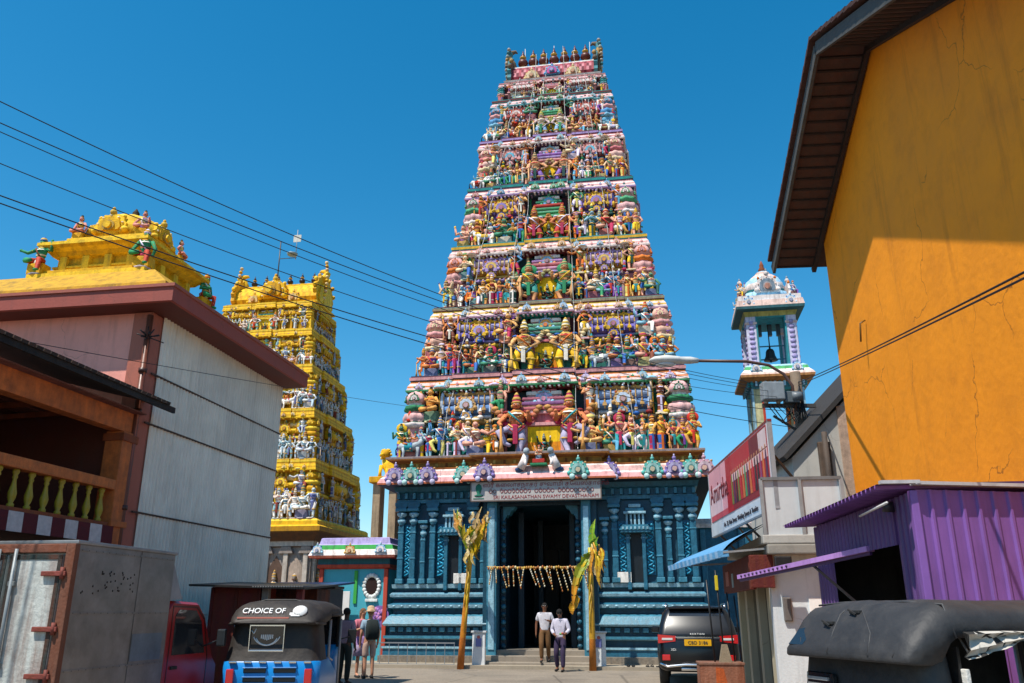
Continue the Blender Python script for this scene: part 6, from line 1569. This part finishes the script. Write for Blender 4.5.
# ------------------------------------------------------------------ rusty box with iron rods
rb = empty('rusty_box', (3.36, 14.2, 0), -R(6), 'rusty orange sheet metal box with dented side in front of suv', 'box')
m = MB(); m.cbox(-.35, .35, 0, .5, 0, .86, H('8a5a44'), .02); m.prism([(-.12, .02), (.08, .02), (.1, .4), (.02, .78), (-.1, .8)], (0, 0, 0), (1, 0, 0), (0, 0, 1), (0, -1, 0), 0, .006, H('b0501c')); m.cbox(-.36, .36, -.012, .51, .83, .87, H('7a5a4a'), .01)
m.build('body', M['rust'], rb)
for i, (x, y, h) in enumerate(((-.13, .2, 2.15), (.02, .15, 2.3), (.2, .3, 1.95), (.3, .2, 1.9))):
    m = MB(); m.tube([(x + .05, y, .87), (x, y, h)], .014, H('1c1c20'), n=6); m.build('rod', M['metal'], rb)
m = MB(); m.cbox(.0, .05, .12, .18, 1.98, 2.22, H('c8b020'), .01); m.build('yellow_tag', M['metal'], rb)
m = MB(); m.prism([(-.08, .87), (.12, .87), (.06, 1.14), (-.02, 1.14)], (.05, .02, 0), (1, 0, 0), (0, 0, 1), (0, 1, 0), 0, .1, H('8a7a64')); m.build('paper_wad', M['cloth'], rb)

# ------------------------------------------------------------------ people
def skin_mesh(name, J, E, rad, mat, parent, sub=2, col=(1, 1, 1)):
    names = list(J); idx = {n: i for i, n in enumerate(names)}
    me = bpy.data.meshes.new(name); me.from_pydata([J[n] for n in names], [(idx[a], idx[b]) for a, b in E], [])
    o = bpy.data.objects.new(name, me); COL.objects.link(o)
    o.modifiers.new('skin', 'SKIN'); sb = o.modifiers.new('sub', 'SUBSURF'); sb.levels = sub; sb.render_levels = sub
    lay = me.skin_vertices[0]
    for n in names:
        r_ = rad[n]; lay.data[idx[n]].radius = r_ if isinstance(r_, tuple) else (r_, r_)
    lay.data[0].use_root = True
    bpy.context.view_layer.update(); dg = bpy.context.evaluated_depsgraph_get()
    nm = bpy.data.meshes.new_from_object(o.evaluated_get(dg)); bpy.data.objects.remove(o)
    return nm
def mesh_to_mb(me, col):
    b = MB(); b.add([v.co[:] for v in me.vertices], [list(p.vertices) for p in me.polygons], col, True); return b
def person(loc, rz, label, P, skin, shirt, pants, hair, legs='long', sleeve='short', shoes=H('1c1814'), long_hair=False, skirt=None, bare=False):
    """one standing or walking figure about 1.7 m tall, facing -Y"""
    t = empty('person', loc, rz, label, 'person')
    J = dict(pelvis=(0, 0, .95), spine=(0, 0, 1.12), chest=(0, -.01, 1.3), neck0=(0, 0, 1.43), neck=(0, -.01, 1.5), head0=(0, -.025, 1.575), head1=(0, -.02, 1.66))
    for s, n in ((-1, 'L'), (1, 'R')):
        J.update({'sh' + n: (s * .185, 0, 1.385), 'el' + n: (s * .235, .02, 1.11), 'wr' + n: (s * .235, -.06, .87), 'ha' + n: (s * .23, -.085, .79),
                  'hip' + n: (s * .095, 0, .9), 'kn' + n: (s * .1, -.02, .5), 'an' + n: (s * .1, .02, .09), 'to' + n: (s * .115, -.13, .035)})
    J.update(P)
    rad = dict(pelvis=(.14, .1), spine=(.125, .09), chest=(.138, .095), neck0=(.06, .055), neck=.052, head0=(.07, .078), head1=(.075, .088))
    for n in 'LR': rad.update({'sh' + n: .05, 'el' + n: .042, 'wr' + n: .03, 'ha' + n: (.035, .022), 'hip' + n: .09, 'kn' + n: .058, 'an' + n: .04, 'to' + n: (.04, .03)})
    E = [('pelvis', 'spine'), ('spine', 'chest'), ('chest', 'neck0'), ('neck0', 'neck'), ('neck', 'head0'), ('head0', 'head1')]
    for n in 'LR': E += [('chest', 'sh' + n), ('sh' + n, 'el' + n), ('el' + n, 'wr' + n), ('wr' + n, 'ha' + n), ('pelvis', 'hip' + n), ('hip' + n, 'kn' + n), ('kn' + n, 'an' + n), ('an' + n, 'to' + n)]
    b = mesh_to_mb(skin_mesh('body', J, E, rad, None, None), skin)
    for n, s in (('L', -1), ('R', 1)):
        h = Vector(J['ha' + n]); d = (h - Vector(J['wr' + n])).normalized(); side = d.cross(Vector((0, 1, 0))); side = side.normalized() if side.length > .1 else Vector((1, 0, 0)); side2 = d.cross(side).normalized()
        for q, ln in enumerate((.06, .072, .068, .05)):
            p = h + side2 * ((q - 1.5) * .019); b.tube([p, p + d * ln * .6, p + d * ln + side * (-s * .015)], [.0095, .009, .007], skin, n=6)
        b.tube([h - d * .02 + side2 * .02, h + d * .01 + side2 * .05, h + d * .045 + side2 * .052], [.011, .01, .008], skin, n=6)
    hd = Vector(J['head0']) * .45 + Vector(J['head1']) * .55; hx = (Vector(J['head1']) - Vector(J['head0'])).normalized(); fwd = Vector((0, -1, 0)); fwd = (fwd - hx * fwd.dot(hx)).normalized(); rt = hx.cross(fwd)
    b.tube([hd + fwd * .085 + hx * .015, hd + fwd * .108 - hx * .02], [.008, .015], skin, n=6)
    for s in (-1, 1):
        b.ball(hd + fwd * .085 + rt * (s * .032) + hx * .02, (.013, .008, .008), (.8, .8, .78), 6, 4); b.ball(hd + fwd * .091 + rt * (s * .032) + hx * .02, (.006, .005, .006), HAIR, 5, 4)
        b.ball(hd + rt * (s * .078) - hx * .005, (.012, .022, .032), skin, 6, 5)
        b.tube([hd + fwd * .088 + rt * (s * .018) + hx * .04, hd + fwd * .085 + rt * (s * .05) + hx * .038], .006, HAIR, n=4)
    b.tube([hd + fwd * .09 + rt * -.022 - hx * .05, hd + fwd * .094 - hx * .05, hd + fwd * .09 + rt * .022 - hx * .05], .006, H('6a2a24'), n=5)
    b.build('body', M['skin'], t)
    # shirt
    sj = {k: J[k] for k in ('spine', 'chest', 'neck0', 'shL', 'shR')}; sj['hem'] = tuple(Vector(J['pelvis']) + Vector((0, 0, -.06))); sr = dict(hem=(.165, .125), spine=(.155, .115), chest=(.172, .125), neck0=(.1, .085), shL=.078, shR=.078)
    se = [('spine', 'hem'), ('spine', 'chest'), ('chest', 'neck0'), ('chest', 'shL'), ('chest', 'shR')]
    for n in 'LR':
        a, e_, w_ = Vector(J['sh' + n]), Vector(J['el' + n]), Vector(J['wr' + n])
        sj['cu' + n] = tuple(a.lerp(e_, .75)); sr['cu' + n] = .066; se.append(('sh' + n, 'cu' + n))
        if sleeve == 'long': sj['cv' + n] = tuple(e_); sr['cv' + n] = .058; sj['cw' + n] = tuple(e_.lerp(w_, .8)); sr['cw' + n] = .048; se += [('cu' + n, 'cv' + n), ('cv' + n, 'cw' + n)]
    order = ['spine'] + [k for k in sj if k != 'spine']; sj = {k: sj[k] for k in order}
    mesh_to_mb(skin_mesh('shirt', sj, se, sr, None, None), shirt).build('shirt', M['cloth'], t)
    # trousers or skirt
    if skirt is None:
        pj = dict(pelvis=J['pelvis']); pr = dict(pelvis=(.152, .115)); pe = []
        pj['waist'] = tuple(Vector(J['pelvis']) + Vector((0, 0, .07))); pr['waist'] = (.142, .105); pe.append(('pelvis', 'waist'))
        for n in 'LR':
            pj['hip' + n] = J['hip' + n]; pr['hip' + n] = .105; pj['kn' + n] = J['kn' + n]; pr['kn' + n] = .08; pe += [('pelvis', 'hip' + n), ('hip' + n, 'kn' + n)]
            if legs == 'long': pj['an' + n] = tuple(Vector(J['an' + n]) + Vector((0, 0, .01))); pr['an' + n] = .064; pe.append(('kn' + n, 'an' + n))
        mesh_to_mb(skin_mesh('trousers', pj, pe, pr, None, None), pants).build('trousers', M['cloth'], t)
    else:
        m = MB(); x, y, z = J['pelvis']
        m.lathe([(.14, .08), (.17, 0), (.2, -.15), (.235, -skirt), (.225, -skirt)], (x, y, z), [pants, pants, mix(pants, (.8, .7, .8), .4), pants], n=20, sy=.75, rib=.04, nr=8); m.build('skirt', M['cloth'], t)
    m = MB(); c = hd + hx * .025 - fwd * .018
    m.ball(c, (.086, .095, .092), hair, 12, 9)
    if long_hair: m.tube([c - fwd * .05, c - fwd * .09 - hx * .12, c - fwd * .09 - hx * .28], [.07, .06, .03], hair, n=8)
    m.build('hair', M['cloth'], t)
    if not bare:
        for n in 'LR':
            m = MB(); a = Vector(J['an' + n]); q = Vector(J['to' + n]); m.tube([a + Vector((0, .05, -.05)), a + Vector((0, -.02, -.045)), q + Vector((0, .02, .0)), q + Vector((0, -.05, 0))], [.035, .05, .045, .03], shoes, n=8, sq=.8); m.build('shoe', M['rubber'], t)
    return t
SK = H('7c5038'); SK2 = H('b88468')
def towr(x, y, z=0): return tower.matrix_world @ Vector((x, y, z))
p1 = person(towr(.15, -1.0, .17), TZ + R(4), 'man walking down the temple steps in white t-shirt and brown trousers', dict(
    elR=(.27, .0, 1.14), wrR=(.16, -.2, 1.2), haR=(.08, -.25, 1.22), elL=(-.26, .05, 1.12), wrL=(-.27, .02, .86), haL=(-.27, 0, .78), knL=(-.1, -.14, .52), anL=(-.1, -.08, .1), toL=(-.11, -.23, .04), knR=(.1, .0, .52), anR=(.1, .16, .14), toR=(.11, .02, .05)), SK, H('c4c0c6'), H('6a4a2a'), HAIR)
p2 = person(towr(.78, -2.3), TZ - R(10), 'man looking down in white shirt and dark purple trousers before the steps', dict(
    head0=(0, -.06, 1.56), head1=(0, -.1, 1.63), elR=(.27, -.02, 1.13), wrR=(.2, -.22, 1.02), haR=(.14, -.28, 1.02), elL=(-.25, -.02, 1.12), wrL=(-.12, -.2, 1.0), haL=(-.05, -.25, .98), knL=(-.11, -.1, .5), anL=(-.12, .06, .1), toL=(-.13, -.08, .04), knR=(.1, -.12, .52), anR=(.1, -.12, .09), toR=(.11, -.27, .035)), SK, H('beb8c6'), H('352844'), HAIR, sleeve='long')
m = MB(); m.ball((.1, -.3, 1.03), (.05, .04, .03), H('5a9a3a'), 8, 5); m.ball((.16, -.32, 1.05), (.04, .03, .03), H('b05040'), 7, 5)
o = m.build('offering', M['leaf'], None, p2.location, p2.rotation_euler.z); tag(o, 'small leaf wrapped offering held by the man in white shirt', 'offering')
p3 = person((-3.98, 21.0, 0), PI - R(18), 'man seen from behind in mauve checked shirt and dark green trousers', dict(elR=(.3, -.08, 1.15), wrR=(.2, -.28, 1.2), haR=(.17, -.35, 1.24)), H('4a2e20'), H('9a7f88'), H('2b2f2a'), HAIR)
p4 = person((-4.0, 23.4, 0), R(40), 'woman in pink top and patterned lilac skirt beside the backpack wearer', dict(elL=(-.3, -.1, 1.15), wrL=(-.2, -.28, 1.22), haL=(-.15, -.34, 1.25)), SK2, H('c06a78'), H('9c7cb0'), H('6a4a30'), skirt=.42, long_hair=True)
p5 = person((-3.72, 23.0, 0), PI + R(25), 'person in straw hat and floral shorts carrying a dark backpack', dict(), SK2, H('8aa0b0'), H('b89a8c'), H('8a6a48'), legs='short')
m = MB(); m.lathe([(.16, 1.64), (.17, 1.655), (.1, 1.67), (.095, 1.76), (.06, 1.79), (.01, 1.8)], (0, -.02, 0), H('b89a78'), n=16)
m.build('hat', M['cloth'], p5)
bp_ = MB(); bp_.loft([rrect(.14, .1, .26, .95, .05), rrect(.17, .1, .32, 1.0, .07), rrect(.17, .1, .32, 1.25, .07), rrect(.13, .1, .26, 1.42, .05), rrect(.08, .12, .2, 1.45, .03)], H('15201f'), smooth=True)
for x in (-.11, .11): bp_.tube([(x, .13, 1.4), (x, -.06, 1.44), (x, -.14, 1.3), (x * 1.1, -.1, 1.1), (x, .12, 1.0)], .018, H('1a2422'), n=6)
o = bp_.build('backpack', M['cloth'], None, p5.location, p5.rotation_euler.z); tag(o, 'dark backpack worn by the person in straw hat', 'backpack')

# ------------------------------------------------------------------ banana plants tied up at the entrance
def blade(m, pts, w, c1, c2, droop=.35, rag=None):
    """banana leaf: midrib through pts, two halves folded along it, ragged edge"""
    rag = rag or random.Random(1); pts = [Vector(p) for p in pts]; n = len(pts); L = []; Rr = []
    for i, p in enumerate(pts):
        t = i / (n - 1); d = (pts[min(i + 1, n - 1)] - pts[max(i - 1, 0)]).normalized(); s = d.cross(Vector((.25, .9, .35)));
        s = s.normalized() if s.length > .2 else Vector((1, 0, 0))
        up_ = s.cross(d); ww = w * (math.sin(PI * min(1, .12 + .9 * t)) ** .6) * rag.uniform(.7, 1.1)
        L.append(p + s * ww - up_ * (ww * droop)); Rr.append(p - s * ww * rag.uniform(.6, 1.1) - up_ * (ww * droop))
    for i in range(n - 1):
        c = mix(c1, c2, min(1, max(0, i / (n - 1) + rag.uniform(-.25, .25))))
        for A_, sgn in ((L, 1), (Rr, -1)):
            q = [pts[i], A_[i], A_[i + 1].lerp(A_[i], rag.uniform(0, .25)), pts[i + 1]]
            e_ = (q[1] - q[0]).cross(q[3] - q[0]).normalized() * .004
            m.add([v + e_ for v in q] + [v - e_ for v in q], [(0, 1, 2, 3), (7, 6, 5, 4), (0, 4, 5, 1), (1, 5, 6, 2), (2, 6, 7, 3)], c)
    m.tube(pts, [.022 * (1 - .7 * i / n) for i in range(n)], mix(c1, H('c8b040'), .5), n=5)
LY = H('c9a414'); LG = H('5f8a1c'); LB_ = H('9c7440'); LO = H('c07a14'); LP_ = H('c9b48c')
def banana(loc, label, seed, h, stemcols, spec, lean):
    t = empty('banana_plant', loc, TZ, label, 'banana plant')
    m = MB(); m.tube([(0, 0, 0), (lean * .2, 0, h * .25), (lean * .5, 0, h * .55), (lean * .8, 0, h * .85), (lean, 0, h)], [.11, .095, .085, .078, .07], stemcols, n=12)
    rr = random.Random(seed)
    for q in range(5): m.tube([(lean * .5 + rr.uniform(-.05, .05), -.08, h * (.3 + .1 * q)), (lean * .6 + rr.uniform(-.06, .06), -.105, h * (.45 + .1 * q)), (lean * .7, -.09, h * (.55 + .08 * q))], [.02, .035, .01], mix(LY, LB_, rr.random()), n=5)
    m.build('stem', M['leaf'], t)
    for pts, w, c1, c2, dr in spec:
        m = MB(); blade(m, pts, w, c1, c2, dr, rr); m.build('leaf', M['leaf'], t)
    return t
rr = random.Random(12); spec = []
base = Vector((.22, 0, 3.3))
def curve(b, dx, dz, dy, n=9, hang=0): return [b + Vector((dx * t + .04 * math.sin(t * 7), dy * t, dz * t - hang * t * t)) for t in [i / (n - 1) for i in range(n)]]
spec += [(curve(base, -.42, 1.45, -.05), .1, LG, H('7a9a24'), .5), (curve(base, .3, 1.0, -.2, hang=.1), .12, LG, H('8aa428'), .4), (curve(base, -.15, 1.0, -.2, hang=.05), .12, H('7a9a20'), LY, .4), (curve(base, -.58, 1.55, .1, hang=.1), .11, LP_, LB_, .4), (curve(base, .36, 1.55, .0, hang=.05), .12, LP_, LB_, .4), (curve(base, .6, 1.1, -.1, hang=.1), .17, LY, LG, .4), (curve(base, .5, .85, -.15, hang=.2), .18, LY, LY, .3),
         (curve(base, .28, .8, -.2, hang=.2), .16, LY, LY, .3), (curve(base, .05, .9, -.2), .13, LG, LY, .3), (curve(base, .65, 1.3, .1, hang=.1), .1, H('d8d09a'), LY, .5)]
for q in range(34):
    tq = rr.random(); b_ = base + Vector((rr.choice([-.45, .35, .55, .1]) * tq + rr.uniform(-.08, .08), rr.uniform(-.2, .1), tq * 1.3 + .1)); spec.append((curve(b_, rr.uniform(-.15, .2), -rr.uniform(.25, .6), rr.uniform(-.1, .05), 7), rr.uniform(.05, .1), rr.choice([LB_, LP_, LY, LO]), rr.choice([LB_, LP_, LY, H('6a4424')]), .4))
banana(towr(-2.32, -1.75), 'dried yellow banana plant standing left of the entrance steps', 3, 3.6, [H('b0621c'), H('c07818'), H('c8941c'), H('c8a41c')], spec, .3)
spec = []; b0 = Vector((.06, -.02, 3.2))
spec += [(curve(b0, .12, 1.15, 0), .13, LG, H('86b02a'), .45), (curve(b0 + Vector((0, 0, .1)), -.56, -.1, -.2, 10, 1.25), .2, H('4f8a20'), LY, .5), (curve(b0 + Vector((-.1, 0, 0)), -.5, -.1, -.3, 9, 1.35), .14, H('6a9a2a'), LO, .5), (curve(Vector((-.42, -.2, 2.1)), -.14, -.55, 0, 7), .12, LY, LO, .4)]
for q in range(13):
    b_ = b0 + Vector((rr.uniform(-.05, .3), rr.uniform(-.15, .05), rr.uniform(-.1, .5))); spec.append((curve(b_, rr.uniform(-.05, .16), -rr.uniform(.5, 1.1), rr.uniform(-.1, .0), 7), rr.uniform(.04, .08), rr.choice([LB_, LP_, LY, LO]), rr.choice([LB_, LP_, LO, H('8a4a24')]), .4))
spec.append((curve(Vector((.28, -.05, 3.35)), .06, -1.0, 0, 9), .05, LP_, LP_, .3))
spec += [(curve(b0, .2, .75, -.1, hang=.15), .13, LG, LG, .4), (curve(b0, .3, .45, -.1, 9, .55), .12, H('55902a'), LG, .4), (curve(b0, -.3, .3, -.15, 9, .7), .13, H('5a8c20'), LY, .4)]
banana(towr(1.66, -1.8), 'banana plant with one green leaf hanging, right of the entrance', 4, 3.5, [H('a8641c'), H('b88a20'), H('c0a028'), H('b8a838')], spec, .02)

# ------------------------------------------------------------------ garland across the entrance
gl = MB(); rr = random.Random(8); gp_ = [(x_, -.66, 3.02 - .03 * math.sin(PI * (x_ + 1.75) / 3.4)) for x_ in [-1.75 + 3.4 * i / 20 for i in range(21)]]
gl.tube(gp_, .014, H('c8a860'), n=5)
for i in range(46):
    x_ = -1.7 + 3.3 * i / 45; gl.ball((x_, -.67, 2.98 + rr.uniform(-.03, .03)), (.035, .03, .05), rr.choice([H('c8a040'), H('b07a30'), H('d8c8a0'), H('a05a24')]), 5, 4)
for i in range(19):
    x_ = -1.6 + 3.1 * (i + rr.uniform(-.2, .2)) / 18; ln = rr.uniform(.4, .72); sl_ = rr.uniform(-.1, .22)
    gl.tube([(x_, -.66, 2.98), (x_ + sl_ * .5, -.67, 2.98 - ln * .5), (x_ + sl_, -.66, 2.98 - ln)], .01, H('b89a60'), n=4)
    for k in range(8):
        t_ = (k + 1) / 8; gl.ball((x_ + sl_ * t_, -.67, 2.98 - ln * t_), (.022, .02, .035), rr.choice([H('d8c49a'), H('b8863a'), H('e0d8c0'), H('a8622c')]), 5, 4)
o = gl.build('garland', M['leaf'], None, tower.location, TZ); tag(o, 'garland of dried flowers strung across the temple entrance', 'garland')

# ------------------------------------------------------------------ railing, white posts, sandals by the steps
rl = empty('railing', towr(-5.9, -1.35), TZ, 'low grey metal railing in front of the blue temple base', 'railing')
m = MB()
for z in (.1, .72): m.bar((0, 0, z), (3.3, 0, z), .035, .035, H('7c8084'))
m.build('rail', M['metal'], rl)
for q in range(12):
    m = MB(); m.bar((.02 + q * .297, 0, 0), (.02 + q * .297, 0, .72), .018, .018, H('7c8084')); m.build('baluster', M['metal'], rl)
for x, lb in ((-1.86, 'white painted post with small emblem beside the dried banana plant'), (1.82, 'white painted post right of the entrance behind the green banana plant')):
    wp = empty('white_post', towr(x, -1.32), TZ, lb, 'post')
    m = MB(); m.cbox(-.2, .2, 0, .14, .0, 1.02, H('d2d4d4'), .02); m.cbox(-.24, .24, -.03, .17, 1.02, 1.08, H('c0c2c2'), .015); m.build('block', M['wall'], wp)
    m = MB(); m.cbox(-.09, .09, -.015, .0, .62, .86, H('6a70a8'), .004); m.ball((0, -.014, .9), (.05, .008, .05), H('b05a50'), 8, 5); m.build('emblem', M['print'], wp)
fb = 0
for i, (x, y, c, lb) in enumerate(((2.75, -1.45, '1c1a18', 'pair of black sandals left on the pavement edge'), (3.3, -1.4, '2a2624', 'pair of dark sandals in the middle of the row'), (3.62, -1.5, 'c8c0b8', 'pair of pale sandals left on the pavement near suv'))):
    s_ = empty('sandal_pair', towr(x, y, .1), TZ + R(20 * i), lb, 'sandals', 'sandals left before the temple')
    for q in (-1, 1):
        m = MB(); m.loft([[(q * .07 + .045 * math.cos(a * PI / 6) , .13 * math.sin(a * PI / 6), z) for a in range(12)] for z in (0, .03)], H(c)); m.tube([(q * .07 - .045, 0, .02), (q * .07, -.05, .07), (q * .07 + .045, 0, .02)], .012, H(c), n=5); m.build('sandal', M['rubber'], s_)
# ------------------------------------------------------------------ ground
def mat_ground(name, c1, c2, c3, rough=.9):
    m = bpy.data.materials.new(name); m.use_nodes = True; nt = m.node_tree; N = nt.nodes; L = nt.links; b = N['Principled BSDF']
    tc = N.new('ShaderNodeTexCoord')
    def noise(sc, d=8, r=.6):
        n = N.new('ShaderNodeTexNoise'); n.inputs['Scale'].default_value = sc; n.inputs['Detail'].default_value = d; n.inputs['Roughness'].default_value = r
        L.new(tc.outputs['Object'], n.inputs['Vector']); return n
    a = noise(.35); g = noise(14, 6); v = N.new('ShaderNodeTexVoronoi'); v.feature = 'DISTANCE_TO_EDGE'; v.inputs['Scale'].default_value = .33
    L.new(tc.outputs['Object'], v.inputs['Vector'])
    r = N.new('ShaderNodeValToRGB'); e = r.color_ramp.elements
    e[0].position = .3; e[0].color = (*c1, 1); e[1].position = .72; e[1].color = (*c3, 1)
    x = e.new(.5); x.color = (*c2, 1)
    L.new(a.outputs['Fac'], r.inputs['Fac'])
    mr = N.new('ShaderNodeMapRange'); mr.inputs['From Min'].default_value = .3; mr.inputs['From Max'].default_value = .7; mr.inputs['To Min'].default_value = .78; mr.inputs['To Max'].default_value = 1.2
    L.new(g.outputs['Fac'], mr.inputs['Value'])
    cr = N.new('ShaderNodeMapRange'); cr.inputs['From Max'].default_value = .012; cr.inputs['To Min'].default_value = .55
    L.new(v.outputs['Distance'], cr.inputs['Value'])
    mu = N.new('ShaderNodeMath'); mu.operation = 'MULTIPLY'; L.new(mr.outputs[0], mu.inputs[0]); L.new(cr.outputs[0], mu.inputs[1])
    s = N.new('ShaderNodeVectorMath'); s.operation = 'SCALE'; L.new(r.outputs['Color'], s.inputs[0]); L.new(mu.outputs[0], s.inputs['Scale'])
    L.new(s.outputs[0], b.inputs['Base Color']); b.inputs['Roughness'].default_value = rough
    bp = N.new('ShaderNodeBump'); bp.inputs['Strength'].default_value = .4; bp.inputs['Distance'].default_value = .02
    L.new(g.outputs['Fac'], bp.inputs['Height']); L.new(bp.outputs[0], b.inputs['Normal'])
    return m
M['ground'] = mat_ground('sandy_ground', H('786a56'), H('847560'), H('6a5e4c'))
M['road'] = mat_ground('worn_asphalt', H('776d60'), H('867a6b'), H('645b51'))
m = MB(); m.quad((-600, -400, -.004), (600, -400, -.004), (600, 900, -.004), (-600, 900, -.004), (.3, .3, .3)); tag(m.build('ground', M['ground']), kind='structure')
m = MB(); m.quad((-6.6, -20, 0), (5.6, -20, 0), (7.2, 27.6, 0), (-9.5, 27.6, 0), (.3, .3, .3)); tag(m.build('road', M['road']), kind='structure')
# paving apron with a low kerb in front of the gate tower
m = MB()
tm = tower.matrix_world
for a, b2 in (((-7.5, -1.6), (7.0, .3)),):
    vs = [tm @ Vector(p) for p in ((a[0], a[1], 0), (b2[0], a[1], 0), (b2[0], b2[1], 0), (a[0], b2[1], 0))]
    m.add([tuple(v + Vector((0, 0, -.02))) for v in vs] + [tuple(v + Vector((0, 0, .1))) for v in vs], [(4, 5, 6, 7), (0, 1, 5, 4), (1, 2, 6, 5), (3, 0, 4, 7)], H('9a8e7c'))
tag(m.build('pavement', M['wall']), kind='structure')

# ------------------------------------------------------------------ camera, sky, sun
cam = bpy.data.cameras.new('camera'); co = bpy.data.objects.new('camera', cam); COL.objects.link(co)
co.location = (0, 0, CAMZ); co.rotation_euler = (PI / 2 + PITCH, 0, 0)
cam.sensor_width = 36; cam.lens = FPX / 1024 * 36; cam.clip_end = 3000; cam.clip_start = .05
scene.camera = co
SUN = Vector((1.03, 1.08, -2.92)).normalized()
sl = bpy.data.lights.new('sun', 'SUN'); sl.energy = 4.9; sl.angle = R(.53); sl.color = (1, .95, .86)
so = bpy.data.objects.new('sun', sl); COL.objects.link(so); so.rotation_euler = SUN.to_track_quat('-Z', 'Y').to_euler(); so.location = (-20, -25, 60)
w = bpy.data.worlds.new('World'); scene.world = w; w.use_nodes = True
nt = w.node_tree; bg = nt.nodes['Background']
sk = nt.nodes.new('ShaderNodeTexSky'); sk.sky_type = 'NISHITA'; sk.sun_disc = False
ts = -SUN
sk.sun_elevation = math.asin(ts.z); sk.sun_rotation = math.atan2(ts.x, ts.y)
sk.altitude = 10; sk.air_density = 1.0; sk.dust_density = .35; sk.ozone_density = 2.5
hs = nt.nodes.new('ShaderNodeHueSaturation'); hs.inputs['Hue'].default_value = .485; hs.inputs['Saturation'].default_value = 1.42; hs.inputs['Value'].default_value = 1.0
nt.links.new(sk.outputs[0], hs.inputs['Color']); nt.links.new(hs.outputs[0], bg.inputs['Color'])
bg.inputs['Strength'].default_value = .133
vs = scene.view_settings; vs.view_transform = 'Standard'; vs.look = 'None'; vs.gamma = 1; vs.use_curve_mapping = False; vs.exposure = .36
scene.cycles.max_bounces = 6; scene.cycles.diffuse_bounces = 3; scene.cycles.use_denoising = True
scene.cycles.sample_clamp_indirect = 6
